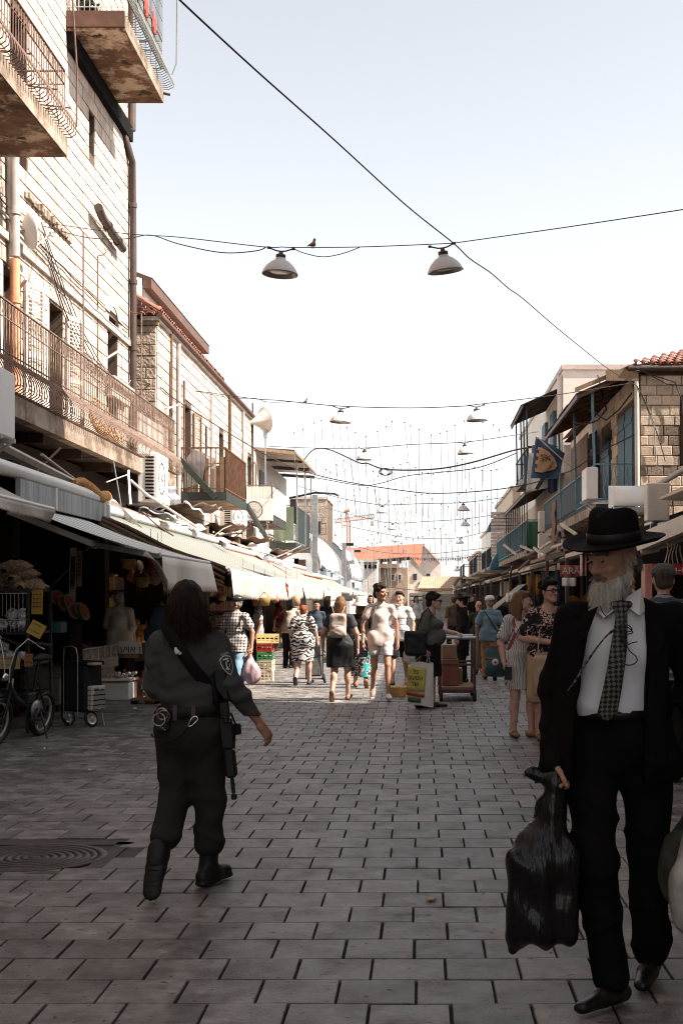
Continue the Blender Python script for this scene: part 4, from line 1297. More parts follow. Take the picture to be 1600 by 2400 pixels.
b=MB();b.box((X2-.45,37.6,Z2+.02),(X2-.40,37.66,Z2+.8));b.obj('attic_post',m_brownsign,gab)
for(a,e,z0,z1) in ops2:
 b=MB();b.box((X2-.3,a+.002,z0),(X2-.22,a+.08,z1));b.box((X2-.3,e-.08,z0),(X2-.22,e-.002,z1));b.box((X2-.3,a+.082,z1-.08),(X2-.22,e-.082,z1-.002))
 w=b.obj('balcony_door' if e-a>.6 else 'window',m_wood,gab)
 b=MB();b.box((X2-.28,a+.082,z0+.01),(X2-.26,e-.082,z1-.082));b.obj('pane',m_glassdark,w)
louvre_shutter(gab,X2+.02,34.05,4.4,6.5,.5,R(-15),m_wood)
louvre_shutter(gab,X2+.02,46.02,4.4,6.5,.4,R(-10),m_wood)
# rusty pipes on the gabled house front
for i,(y,z0,z1,r) in enumerate([(31.0,4.0,8.0,.03),(31.9,3.4,7.9,.05),(32.6,3.6,7.1,.03),(36.9,3.2,7.5,.035),(40.4,3.2,7.9,.05),(43.4,3.2,7.9,.045)]):
 drainpipe('wall_pipe',[(X2+.06,y,z0),(X2+.06,y,z1)],r,m_rust if i%2==0 else m_pipegrey,'thin '+['rusty','grey','rusty','grey','rusty','grey'][i]+' pipe, '+['first','second','third','fourth','fifth','sixth'][i]+' along the front of the gabled stone house',collars=False,group='pipes on the gabled house')
 # rusty cage balcony
def simple_balcony(label,xo,xi,y0,y1,z,h,mat,infill=None,im=None,name='balcony',step=.13,group='balconies beyond the tall house',slab=.16,slabm=None):
 t=thing(name,label,'balcony',(xo,(y0+y1)/2,z),group=group)
 b=MB();b.box((xi+.003,y0,z-slab),(xo,y1,z));b.obj('floor_slab',slabm or m_concrete,t)
 b=MB();b.box((xi+.004,y0-.05,z-slab-.02),(xo+.04,y0-.001,z+.03));b.box((xo+.001,y0-.001,z-slab-.02),(xo+.04,y1,z+.03));b.obj('edge_beam',m_green,t)
 zt=z+h
 for(p,q) in(((xi,y0),(xo,y0)),((xo,y0),(xo,y1)),((xo,y1),(xi,y1))):
  b=MB();b.bar((*p,zt),(*q,zt),.045,.035);b.obj('rail',mat,t)
  b=MB();b.bar((*p,z+.12),(*q,z+.12),.03,.025);b.obj('rail',mat,t)
  L=math.dist(p,q);n=max(2,int(L/step))
  for i in range(n+1):
   x,y=p[0]+(q[0]-p[0])*i/n,p[1]+(q[1]-p[1])*i/n
   b=MB();b.bar((x,y,z+.03),(x,y,zt-.018),.018,.018);b.obj('baluster',mat,t)
 return t
cage=simple_balcony('rusty iron balcony of the gabled house with old boards and sheets stored inside',-4.93,X2,32.0,35.7,4.18,1.14,m_rust,step=.12)
b=MB();b.bar((X2+.05,31.95,5.05),(-5.15,31.93,4.05),.10,.14);b.obj('strut',m_green,cage)
b=MB();b.bar((-4.9,35.7,4.15),(-4.75,38.8,3.45),.10,.12);b.obj('strut',m_green,cage)
junk=thing('stacked_boards','old boards, doors and grey sheet piled behind the rusty balcony railing','boards',(-5.5,32.6,4.19))
for k in range(7):
 b=MB();x=X2+.2+k*.14;b.box((x,32.25+.1*(k%3),4.19),(x+.13,32.29+.1*(k%3),5.05+.12*math.sin(k*2.2)));b.obj('board',[m_wood,m_conc_light,m_rust][k%3],junk)
b=MB();b.poly([(X2+.12,32.16,4.3),(X2+.6,32.14,4.45),(X2+.72,32.12,5.15),(X2+.38,32.12,5.3),(X2+.1,32.14,4.9)],(0,-.03,0));b.obj('sheet',m_galv,junk)
wb=simple_balcony('balcony clad with white boards beyond the rusty balcony, an air conditioner hung below its rail',-5.25,X2,44.5,48.9,4.35,1.15,m_rail1,step=.3)
for k in range(9):
 b=MB();b.box((X2+.02+k*.095,44.44,4.5),(X2+.02+k*.095+.088,44.47,5.45));b.obj('board',m_plaster,wb)
for k in range(32):
 b=MB();b.box((-5.225,44.6+k*.133,4.5),(-5.20,44.6+k*.133+.126,5.45));b.obj('board',m_plaster,wb)
gb=simple_balcony('narrow balcony wrapped in dark green netting with posts carrying a flat canopy',-5.25,X2,52.8,59.4,3.85,1.55,m_green,step=.6)
b=MB();b.box((-5.232,52.9,3.95),(-5.222,59.3,5.35));b.obj('netting',M('green_netting',(.016,.028,.025),.9,var=.4,scale=20),gb)
b=MB();b.box((X2+.02,52.74,3.95),(-5.3,52.75,5.35));b.obj('netting',M('pale_netting',(.16,.19,.13),.9,var=.4,scale=3,stretch=(1,1,.3)),gb)
can=thing('flat_canopy','flat metal canopy on thin posts over the balconies with pale sheets','canopy',(-5.6,54,7.2))
b=MB();b.add([(-6.6,48.8,7.30),(-4.95,49.6,7.20),(-5.05,60,7.45),(-6.9,60,7.5)],[(0,1,2,3)]);b.add([(-6.6,48.8,7.34),(-4.95,49.6,7.24),(-5.05,60,7.49),(-6.9,60,7.54)],[(3,2,1,0)]);b.obj('sheet',m_conc_light,can)
for(y,x) in((49.6,-4.95),(53.2,-5.0),(56.6,-5.0),(60,-5.05)):
 b=MB();b.bar((x,y,7.26),(x-1.8,y,7.38),.06,.14);b.obj('beam',m_ironbrown,can)
for(y,x) in((53.0,-5.2),(56.8,-5.2),(59.6,-5.2)):
 b=MB();b.bar((x,y,3.9),(x,y,7.22),.06,.06);b.obj('post',m_galv,can)
b=MB();b.bar((-4.94,49.6,7.22),(-5.04,60,7.46),.06,.10);b.bar((-6.6,48.78,7.3),(-4.95,49.58,7.2),.06,.12);b.obj('edge_beam',m_wood,can)
h3=thing('plain_house','plain pale house set back behind the canopy posts on the sunny side','building',(-8,56,0))
b=MB();b.box((-12,46.8,0),(X2-.25,61.5,7.15));b.obj('wall',m_plaster,h3)
b=MB();b.box((-12,46.7,3.3),(X2-.01,46.79,3.5));b.box((X2-.248,50.0,4.2),(X2-.20,51.6,6.6));b.box((X2-.248,55.0,4.2),(X2-.20,56.4,6.4));b.obj('door_frame',m_ironbrown,h3)
# stone tower house, barrel vault roofs, steel columns
tw=thing('stone_tower','square rough stone tower rising behind the steel columns on the left','building',(-6.2,76,0))
b=MB();b.box((-9,75,0),(-5.62,80,7.4));b.obj('wall',m_mortar,tw)
stone_wall_y(tw,74.9,-7.4,-5.6,4.0,7.4,m_rough,course=.33,blen=.6,name='stone')
b=MB();b.box((-9.1,74.85,7.402),(-5.55,80.1,7.55));b.obj('coping',m_conc_light,tw)
b=MB();b.box((-6.4,74.84,5.4),(-5.95,74.89,6.1));b.obj('window',m_glassdark,tw)
m_glassroof=M('pale_polycarbonate',(.66,.70,.72),.35,var=.12,scale=1.5,bump=.05)
for k,(y0,y1,xo,z0,r,lab) in enumerate([(60.5,74,-4.85,3.0,2.3,'nearest pale barrel vault roof curving over shops on the left'),(82,98,-4.6,2.9,2.9,'far pale barrel vault roof with grey ribs on the left')]):
 v=thing('barrel_roof',lab,'roof',(xo,y0,z0),group='barrel vault roofs of the covered market')
 b=MB()
 b.grid(lambda u,w:(xo-r+r*math.sin(w*math.pi/2),y0+(y1-y0)*u,z0+r*math.cos(w*math.pi/2)),8,10,thick=.04);b.obj('glazing',m_glassroof,v)
 for i in range(7):
  y=y0+(y1-y0)*i/6
  b=MB();b.tube([(xo-r+(r+.03)*math.sin(a),y,z0+(r+.03)*math.cos(a)) for a in[math.pi/2*j/10 for j in range(11)]],.05,5);b.obj('rib',m_galv,v)
 b=MB();b.grid(lambda u,w:(xo-r+r*u,y0+.01,z0-1.2+w*(1.2+math.sqrt(max(0,r*r-(r*u)**2)))),8,1,smooth=False);b.obj('gable_panel',m_glassroof,v)
 b=MB();b.box((xo-5,y0+.05,0),(xo-.05,y1,z0));b.obj('wall',m_plaster,v)
for i,(px,y0,y1,d) in enumerate([(738,1160,1278,59),(806,1272,1372,80),(825,1288,1364,88),(848,1312,1372,97),(870,1330,1378,108)]):
 p=W(px,y0,d)
 t=thing('steel_column',['tall grey steel column with a lamp arm beside the green-netted balcony','grey steel column left of the red roof with a small sign','grey steel column just right of its sign-bearing neighbour','fourth grey steel column before the far brick house','farthest thin grey column under the red roof'][i],'column',(p.x,d,0),group='steel columns on the left')
 w_=.24 if i==0 else .27
 b=MB();b.bar((p.x,d,0),(p.x,d,p.z),w_,w_);b.obj('shaft',m_galv,t)
 if i==0:
  b=MB();b.tube([(p.x-1.2,d,p.z-.15),(p.x,d,p.z+.1),(p.x+.9,d,p.z+.05),(p.x+1.1,d,p.z-.05)],.05,5);b.obj('arm',m_black,t)
 if i in(1,2):
  b=MB();b.box((p.x+.14,d-.1,p.z-.2),(p.x+.6,d,p.z-.02));b.obj('bracket',m_black,t)
 if i==1:
  b=MB();b.box((p.x+.2,d-.12,p.z-1.35),(p.x+.65,d-.05,p.z-1.1));b.obj('sign',m_galv,t)
  # blue-grey rolled awnings of sheet metal
for i,(x0,x1,y0,y1,z,lab) in enumerate([(-6.1,-4.55,60.6,63.5,2.85,'rounded pale blue metal canopy just past the netted balcony'),(-6,-4.3,67,70,2.55,'second rounded pale blue metal canopy farther along'),(-5.8,-4.2,84,88,2.3,'small flat blue-grey canopy by the far columns')]):
 t=thing('metal_canopy',lab,'canopy',(x1,y0,z),group='blue metal canopies')
 b=MB();b.grid(lambda u,w:(x0+(x1-x0)*math.sin(w*1.4)/math.sin(1.4),y0+(y1-y0)*u,z+.55*math.cos(w*1.4)),2,8,thick=.04);b.obj('sheet',M('pale_blue_metal',(.36,.46,.50),.45,var=.15,scale=2),t)
 b=MB();b.box((x0,y0+.02,z-.25),(x1,y0+.07,z+.02));b.box((x1-.06,y0+.071,z-.25),(x1,y1,z+.02));b.obj('valance',M('blue_grey_metal',(.22,.29,.33),.5),t)
def corner_speaker():
 p=W(614,985,46)
 t=thing('horn_loudspeaker','beige horn loudspeaker fixed at the far roof corner of the gabled house','loudspeaker',p)
 T=Matrix.Translation(p)@Matrix.Rotation(R(40),4,'Z')@Matrix.Rotation(R(80),4,'Y')
 b=MB();b.lathe([(.09,-.75),(.12,-.45),(.16,-.3),(.30,-.05),(.46,.12),(.48,.14),(.44,.12),(.28,-.05),(.05,-.35)],18,T);b.obj('horn',m_cream,t)
 b=MB();b.lathe([(0,-.95),(.17,-.95),(.17,-.66),(0,-.64)],14,T);b.obj('driver',m_cream,t)
 b=MB();q=W(592,945,45.9);b.bar(q,(q.x,q.y,q.z-3.2),.05,.05);b.bar(W(592,990,46),p,.05,.05);b.bar(W(570,992,46),W(592,992,46),.04,.04);b.bar(W(570,1015,46),W(592,1015,46),.04,.04);b.obj('bracket',m_rust,t)
 b=MB();q=W(622,1000,46);b.bar(q,(q.x,q.y,q.z-.4),.12,.12);b.bar((q.x,q.y,q.z-.38),(q.x,q.y,q.z-2.6),.05,.05);b.obj('mast',m_galv,t)
corner_speaker()
# ------------------------------------------------------------------ air conditioners
def ac_unit(label,loc,w,dpt,h,rotz=0,fan=True,louv=True,mat=None,group='air conditioner units on the house fronts',bracket=True):
 """outdoor unit: width runs along local x, front looks along local -y"""
 t=thing('air_conditioner',label,'air conditioner',loc,rotz,group=group,local=True)
 mat=mat or m_white
 b=MB();b.bev((-w/2,-dpt/2,0),(w/2,dpt/2,h),.02);b.obj('casing',mat,t,local=True)
 if fan:
  T=Matrix.Translation((-w*.16,-dpt/2-.004,h*.5))@Matrix.Rotation(R(90),4,'X')
  r=min(h*.42,w*.3)
  b=MB();b.lathe([(0,-.006),(r,-.006),(r,.004),(r+.02,.004)],20,T);b.obj('fan_opening',m_black,t,local=True)
  b=MB()
  for k in range(4):b.lathe([(r*(k+1)/4.2-.004,.010),(r*(k+1)/4.2+.004,.010)],20,T)
  for k in range(10):
   a=2*math.pi*k/10;c=Vector((-w*.16,-dpt/2-.014,h*.5))
   b.bar(c,c+Vector((math.cos(a)*r,0,math.sin(a)*r)),.006,.006)
  b.obj('fan_grille',m_steel,t,local=True)
 if louv:
  for sx in(-1,1):
   b=MB()
   n=int(h/.07)
   for k in range(n):b.box((sx*w/2-.012,-dpt*.30,.06+k*(h-.1)/n),(sx*w/2+.003,dpt*.12,.06+k*(h-.1)/n+.032))
   b.obj('louvre',m_dark,t,local=True)['kind']='stuff'
 if bracket:
  for sx in(-.3,.3):
   b=MB();b.bar((sx*w,-dpt/2-.05,-.03),(sx*w,dpt/2+.3,-.03),.04,.05);b.bar((sx*w,dpt/2+.28,-.5),(sx*w,-dpt/2,-.05),.03,.03);b.obj('bracket',m_galv,t,local=True)
 return t
ac_unit('large white air conditioner with black slotted side under the end of the pale balcony',(-5.32,25.3,3.42),.98,.40,.96,R(90))
ac_unit('white air conditioner cropped by the left edge of the lower balcony',(-5.08,15.05,3.45),.8,.34,.8,R(90),louv=False,fan=False)
ac_unit('white air conditioner hung on the white-boarded balcony',W(607,1222,43.9)+Vector((0,0,.02)),.95,.32,.72,R(0),louv=False)
ac_unit('small white unit with barred side among debris under the rusty balcony',W(548,1237,38),.7,.5,.62,R(60))
# ------------------------------------------------------------------ left arcade: open shop fronts under the houses
arc=thing('shop_arcade','dark open shop fronts running under the houses on the sunny side','shop front',(-6,25,0))
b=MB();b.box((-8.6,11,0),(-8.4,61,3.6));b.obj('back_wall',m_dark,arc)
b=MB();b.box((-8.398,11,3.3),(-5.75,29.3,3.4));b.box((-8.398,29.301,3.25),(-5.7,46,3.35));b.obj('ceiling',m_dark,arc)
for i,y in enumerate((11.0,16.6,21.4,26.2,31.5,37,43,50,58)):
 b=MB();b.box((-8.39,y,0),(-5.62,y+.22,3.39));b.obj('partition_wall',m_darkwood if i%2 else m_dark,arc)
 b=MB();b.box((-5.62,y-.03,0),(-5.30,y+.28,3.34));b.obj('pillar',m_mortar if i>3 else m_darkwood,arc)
b=MB();b.box((-6.49,14.0,3.501),(-6.2,28.3,3.94));b.obj('lintel',m_ironbrown,arc)
b=MB();b.grid(lambda u,v:(-4.98-.80*v,10+36*u,3.0+.32*v+.02*math.sin(u*60)+.015*math.sin(u*170)),90,3,thick=.01);b.obj('sun_stop_sheet',m_concrete,arc)  # sheet added behind the awnings to keep stray sun out of the shops
# ------------------------------------------------------------------ awnings
aw_green=pattern('awning_green_stripe','vstripe',(.05,.095,.085),(.25,.24,.215),2.8,1,.8,ax=('Y','Z'),thr=.70,bump=.05)
aw_red=pattern('awning_red_stripe','vstripe',(.36,.32,.29),(.33,.155,.13),2.6,1,.8,ax=('Y','Z'),thr=.5,bump=.05)
aw_white=M('awning_canvas',(.46,.415,.36),.85,var=.12,scale=2.2,bump=.25,bscale=14,dirt=(.27,.20,.15),dscale=2.2,dmin=.52,dmax=.78,bdist=.03)
aw_brown=M('awning_brown_edge',(.16,.09,.055),.8,var=.3,scale=4)
def awning(label,xb,zb,xf,zf,y0,y1,vh,mat,scal=.11,sag=.10,bow=.0,tube=.075,arms=(),seed=0,group='shop awnings on the sunny side',vmat=None,roll=True):
 t=thing('awning',label,'awning',(xb,(y0+y1)/2,zf),group=group)
 rs=random.Random(seed)
 wv=lambda y:.035*math.sin(y*2.1+seed)+.02*math.sin(y*5.3)
 def bz(u):return-bow*4*u*(1-u)
 b=MB()
 b.grid(lambda u,v:(xb+(xf-xb)*v,y0+(y1-y0)*u,zb+(zf+bz(u)-zb)*v-sag*4*v*(1-v)*(.8+.2*math.sin(u*14))+(wv(y0+(y1-y0)*u)*v*.3)),max(8,int((y1-y0)*4)),8,thick=.004)
 b.obj('canopy_cloth',mat,t)
 n=int((y1-y0)/scal)*4
 b=MB()
 def val(u,v):
  y=y0+(y1-y0)*u
  ph=u*(y1-y0)/scal
  tooth=(vh*.11)*abs(math.sin(math.pi*ph))
  z=zf+bz(u)-.02-v*(vh-.035+tooth)
  x=xf+.03+v*(.05*math.sin(y*1.7+seed)+.04*math.sin(y*4.1))+.02*v
  return(x,y,z)
 b.grid(val,n,4,thick=.004);b.obj('valance',vmat or aw_white,t)
 b=MB();b.tube([(xf,y0+(y1-y0)*i/12,zf+bz(i/12)) for i in range(13)],.028,8);b.obj('front_bar',m_white,t)
 if roll:
  b=MB();b.tube([(xb,y0,zb+tube),(xb,y1,zb+tube)],tube,12);b.obj('roller_tube',m_white,t)
 for(ya,yf) in arms:
  e=Vector(((xb+xf)/2,(ya+yf)/2+.55,(zb+zf)/2-.18))
  b=MB();b.bar((xb,ya,zb-.12),e,.07,.07);b.obj('arm',m_cream,t)
  b=MB();b.bar(e,(xf,yf,zf-.02),.06,.06);b.obj('arm',m_galv,t)
  b=MB();b.ball(e,.055,8,6);b.obj('elbow',m_steel,t)
 return t
aw_shade_lift=M('shade_lifted_canvas',(.80,.74,.67),.85,var=.06,scale=2.2,bump=.2,bscale=14,bdist=.03,dirt=(.6,.5,.4),dscale=1.6,dmin=.6,dmax=.85)  # canvas painted brighter to make up for the shade on the near valance
a1=awning('near striped awning with scalloped cream valance hanging above the fruit stalls',-4.92,2.70,-3.10,2.06,15.1,18.6,.40,pattern('awning_near_stripe','vstripe',(.20,.30,.27),(.74,.71,.66),2.8,1,.8,ax=('Y','Z'),thr=.70,bump=.05),vmat=aw_shade_lift,arms=((15.2,15.0),(18.3,18.3)),seed=2,roll=False,sag=.05)
# weathered translucent box fascia and roller over the near awning
b=MB();b.box((-4.86,15.3,2.70),(-4.80,19.7,2.98));b.obj('fascia_panel',M('weathered_grey_sheet',(.26,.27,.28),.5,var=.45,scale=3,stretch=(1,5,.4),bump=.1,dirt=(.46,.47,.48),dscale=2.4,dmin=.45,dmax=.7),a1)
b=MB();b.tube([(-4.88,13.2,3.08),(-4.88,19.75,3.06)],.085,12);b.obj('roller_tube',m_white,a1)
for y in(16.75,19.3):
 b=MB();b.box((-4.799,y,2.70),(-4.785,y+.05,2.99));b.obj('clip',m_white,a1)
b=MB()
b.grid(lambda u,v:(-3.12+.30*(v-.2)*(1-.5*u),14.55+.62*u+.12*math.sin(v*4),2.02-.52*v*(.55+.45*u)+.07*math.sin(u*6+v*3)),10,8,thick=.005)
b.obj('torn_flap',M('torn_canvas',(.30,.23,.19),.85,var=.25,scale=4,bump=.3,bscale=20),a1)
a0=awning('rolled end of a cream awning at the very left edge above the onion sacks',-4.95,2.86,-4.3,2.58,12.2,14.9,.16,aw_white,seed=5,roll=False,sag=.02)
a2=awning('big green striped awning with bright bowed scalloped valance behind the officer',-4.92,2.86,-2.92,1.98,19.3,30.6,.40,aw_green,scal=.13,bow=.05,seed=7,arms=((19.6,19.4),(24.9,24.9),(30.2,30.4)),sag=.09)
b=MB()
for k in range(5):b.grid(lambda u,v:(-4.85+1.9*u,19.20-.05*k,2.80-.80*u-.06*k+.03*math.sin(u*8+k)-v*.05),10,1,thick=.01)
b.obj('folded_edge',aw_brown,a2)
foam=thing('foam_roll','lumpy orange spray foam lagging lying on the awning roller','foam',(-4.85,19.4,3.15))
b=MB();pts=[(-4.86,17.9+.22*k,3.17+.05*math.sin(k*.9)-.012*k*(k>5)) for k in range(10)]
b.tube(pts,[.03,.05,.06,.07,.085,.08,.09,.095,.09,.05],10);b.obj('lagging',M('orange_foam',(.52,.26,.09),.95,var=.35,scale=14,bump=1,bscale=40,bdist=.03),foam)
a3=awning('faded red striped awning with cream valance beyond the green one',-4.9,2.78,-2.95,1.92,31.0,39.0,.38,aw_red,seed=11,scal=.14)
a4=awning('second faded red awning farther along, half hidden by shoppers',-4.8,2.72,-2.9,1.85,39.4,52,.36,aw_red,seed=13,scal=.16)
a5=awning('brownish far awning on the left close to the walking youth',-4.6,2.5,-2.9,1.85,53,66,.3,M('awning_fawn',(.36,.27,.22),.85,var=.2),seed=17,scal=.18)
# clutter above the awnings: pipes, channels, cables, struts, sagging sheets
def clutter(pts,r,m,label,n=5,name='loose_pipe',cat='pipe',group='pipes and struts above the awnings'):
 b=MB();b.tube([W(*p) for p in pts],r,n);o=b.obj(name,m);tag(o,label,cat,group);return o
m_strut=M('dirty_white_strut',(.50,.45,.40),.7,var=.3,scale=6,dirt=(.22,.16,.12),dscale=6)
clutter([(98,1065,17.6),(205,1146,19.2)],.022,m_strut,'pale diagonal rod from beneath the balcony down to the orange foam')
clutter([(142,1050,18.5),(80,1112,17.5)],.02,m_rust,'orange rusty rod slanting under the balcony soffit')
clutter([(0,1042,15.6),(270,1180,20.5),(330,1240,21.5)],.055,m_strut,'long perforated pale cable tray under the lower balcony',4,'cable_tray','cable tray')
clutter([(297,1055,24),(305,1182,23.7)],.03,m_galv,'perforated grey strut standing beside the large air conditioner',4,'strut','strut')
clutter([(266,1078,22),(284,1184,21.5)],.010,m_cablegrey,'thin pale wire hanging left of the perforated strut',4,'wire','wire')
clutter([(305,1125,24),(345,1160,24.3),(460,1235,27)],.03,m_strut,'pale strut running down to the right from the perforated strut')
clutter([(250,1130,21),(300,1112,23.5)],.012,m_strut,'short thin brace between balcony edge and perforated strut')
rs=random.Random(5)
adj=['rusty','pale','grey','thin','bent','dark']
where=['just under the large air conditioner','left of the rusty balcony foot','below the rusty balcony','beside the small barred unit','under the white-boarded balcony','above the red awning','near the netted balcony foot']
for k in range(26):
 px=330+k*14+rs.uniform(-12,12);py=1195+k*5.6+rs.uniform(-16,12);d=22+k*.95
 L=rs.uniform(30,85);sl=rs.uniform(.15,.8)*(1 if rs.random()<.8 else-1)
 nm=['loose_pipe','strut','cable'][k%3]
 o=clutter([(px,py,d),(px+L*.5,py+L*.5*sl+rs.uniform(-5,5),d+.3),(px+L,py+L*sl,d+.5)],rs.choice([.014,.022,.03]),rs.choice([m_strut,m_strut,m_galv,m_rust,m_cable]),f'{["loose","fallen","crossing"][k%3]} {["short","long","slanting","crooked"][k%4]} length of pipe among clutter {where[k*7//26]}',5 if k%2 else 4,nm,nm.replace('_',' '))
for k,(x0,y0,d0,w_,l_,rz_,ry_) in enumerate([(372,1205,24,.7,.9,.2,.25),(430,1228,27,.6,1.2,-.2,.3),(500,1262,31,.8,1.0,.1,.2),(455,1190,29,.5,.8,.3,.5),(600,1290,38,.7,1.6,0,.25),(660,1318,44,.8,1.8,.1,.2),(405,1160,26.5,.4,.5,.1,1.2)]):
 b=MB();T=Matrix.Translation(W(x0,y0,d0))@rotm(rx=.05*k,ry=ry_,rz=rz_)
 b.grid(lambda u,v:T@Vector(((u-.5)*w_,(v-.5)*l_,.03*math.sin(u*11)+.03*math.sin(v*7))),12,8,thick=.012)
 o=b.obj('loose_sheet',[m_galv,m_conc_light,m_strut][k%3]);tag(o,['buckled grey sheet just right of the large air conditioner foot','pale sheet lying under the rusty balcony strut','long pale sheet below the white-boarded balcony','tilted pale sheet against the rusty balcony soffit','buckled sheet over the first red awning','farthest pale sheet over the second red awning','upright grey plate beside the fan of the large air conditioner'][k],'sheet','loose sheets above the awnings')
for k,(x0,y0,d,s_) in enumerate([(438,1188,30,1),(520,1232,36.5,.9),(640,1290,45,.8),(585,1262,40,.9)]):
 b=MB();p=W(x0,y0,d)
 b.grid(lambda u,v:(p.x+(u-.5)*1.5*s_,p.y+(v-.5)*1.6,p.z-.16*math.sin(u*3.1)*math.sin(v*3.1)+.05*math.sin(u*17+k)*math.cos(v*13)),14,12,thick=.02)
 o=b.obj('tarpaulin',M('brown_tarp',(.17,.12,.09),.9,var=.5,scale=4,bump=.6,bscale=12,dirt=(.35,.28,.22),dscale=3));tag(o,['sagging brown tarpaulin below the rusty balcony','sagging brown tarpaulin below the white-boarded balcony','sagging brown tarpaulin before the blue canopy','crumpled brown tarpaulin between white-boarded balcony and red awning'][k],'tarpaulin','tarpaulins above the awnings')
 # ------------------------------------------------------------------ goods and stall fittings on the left
m_sack=M('onion_net_sack',(.30,.21,.13),.9,var=.5,scale=28,bump=1.0,bscale=42,bdist=.03,coord='obj',rand=.2)
SACK=None
def sack_mesh():
 b=MB()
 b.grid(lambda u,v:((.15-.13*max(0,v-.72)/.28 if v>.72 else .15*min(1,.35+v*2.2))*math.cos(u*6.2832)*(1+.06*math.sin(u*25+v*19)),(v-.5)*.52,.10*(1 if v<.72 else max(.12,1-(v-.72)/.30))*min(1,.35+v*2.2)*math.sin(u*6.2832)*(1+.07*math.cos(u*19+v*23))),18,12)
 return b.mesh('onion_sack',m_sack)
SACK=sack_mesh()
slab=['topmost onion net sack on the dark shelf at the left edge','second sack from the top of the onion pile, pointing right','third sack down the right side of the onion pile','lowest right onion sack overhanging the shelf','upper left onion sack lying end-on','middle left onion sack lying end-on','centre onion sack lying end-on in the pile','bottom left onion sack partly cut by the frame','bottom middle onion sack lying end-on','bottom onion sack beside the overhanging one']
for i,(px,py,r_) in enumerate([(40,1327,70),(58,1345,75),(62,1361,80),(78,1375,84),(16,1340,8),(8,1359,-6),(32,1360,10),(2,1375,5),(24,1376,4),(46,1377,20)]):
 p=W(px,py,14.9+.05*(i%3));o=link('onion_sack',SACK);o.location=p;o.rotation_euler=(rnd.uniform(-.15,.15),rnd.uniform(-.3,.3),R(r_-90 if i<4 else r_))
 if i<4:o.rotation_euler=(0,R(12),R(-r_))
 o.scale=(.62,.72,.72);tag(o,slab[i],'sack','net sacks of onions')
rack=thing('goods_rack','dark wire rack with shelves at the left edge carrying wrapped goods','rack',(-4.75,14.9,0))
b=MB()
for z in(.45,.80,1.16,1.655):b.box((-5.35,14.6,z-.03),(-4.50,15.5,z))
b.obj('shelf',m_black,rack)
for(x,y) in((-4.5,14.6),(-4.5,15.5),(-5.35,14.6),(-5.35,15.5)):
 b=MB();b.bar((x,y,0),(x,y,1.66),.035,.035);b.obj('post',m_black,rack)
for(z0,h) in((1.16,.14),(1.34,.26)):
 b=MB()
 for k in range(18):b.bar((-5.3+k*.047,14.585,z0),(-5.3+k*.047,14.585,z0+h),.005,.005)
 b.bar((-5.35,14.585,z0+h),(-4.5,14.585,z0+h),.008,.008);b.obj('wire_basket',m_galv,rack)
m_plasticwrap=M('clear_plastic_wrap',(.48,.46,.47),.14,var=.5,scale=20,bump=1.0,bscale=46,bdist=.04,spec=.9,coord='pos',col2=(.75,.73,.72),dirt=(.06,.05,.06),dscale=16,dmin=.5,dmax=.6)
for i in range(16):
 r_=random.Random(i);x=-5.05+(i%5)*.115+r_.uniform(-.02,.02);z=(.82 if i<8 else 1.18)+.12*((i%8)//5)+r_.uniform(0,.02)
 b=MB();b.ball((0,0,0),(.075,.09,.06),9,6,jit=.16);o=b.obj('plastic_bag',m_plasticwrap,loc=(x,14.70+.03*(i%3),z+.05));o.rotation_euler=(r_.random(),r_.random(),r_.random())
 tag(o,'clear shiny plastic bag of goods heaped on the wire rack by the left edge','plastic bag','clear bags on the wire rack')
b=MB();b.ball((0,0,0),(.13,.11,.07),10,7,jit=.12);o=b.obj('plastic_bag',M('teal_plastic',(.05,.22,.27),.35,var=.4,scale=9,bump=.5),loc=(-5.0,14.66,1.45));tag(o,'turquoise plastic bag drooping from the wire rack above the clear bags','plastic bag')
def card(px0,py0,px1,py1,d,m,label,lines=2,name='price_card',rz_=0,ry_=0,cat='price card'):
 p0,p1=W(px0,py1,d),W(px1,py0,d);w,h=p1.x-p0.x,p1.z-p0.z
 c=(p0+p1)/2;t=thing(name,label,cat,c,0,local=True)
 t.rotation_euler=(R(-6),R(ry_),R(rz_))
 b=MB();b.box((-w/2,-.004,-h/2),(w/2,.004,h/2));b.obj('card',m,t,local=True)
 b=MB()
 for k in range(lines):
  z=h*(.28-.5*k/max(1,lines-1)) if lines>1 else 0;x=-w*.36;r_=random.Random(k+int(px0))
  while x<w*.33:
   l=w*r_.uniform(.04,.11);b.box((x,-.0075,z-h*.035),(x+l*.35,-.0042,z+h*.07))
   b.box((x+l*.351,-.0075,z+h*.03),(x+l,-.0042,z+h*.07));x+=l+w*.05
 b.obj('handwriting',m_ink,t,local=True)['kind']='stuff'
 return t
card(75,1383,101,1440,14.4,m_ochre,'tall ochre price card fixed to the rack post beside the onion sacks',4)
card(68,1458,104,1492,14.2,m_yellow,'tilted yellow price card sticking out right of the wire rack',2,ry_=28)
card(58,1532,78,1562,14.3,M('orange_card',(.33,.14,.06),.8),'small brown-orange card behind the bicycle handlebar',2)
card(0,1538,48,1568,14.55,M('tan_board',(.42,.28,.15),.8),'tan box panel on the lowest shelf behind the bicycle',2,name='box_panel',cat='box')
card(86,1612,102,1662,16.9,m_paper,'white printed sheet stuck on the near end of the steel counter',5,name='notice',cat='notice')
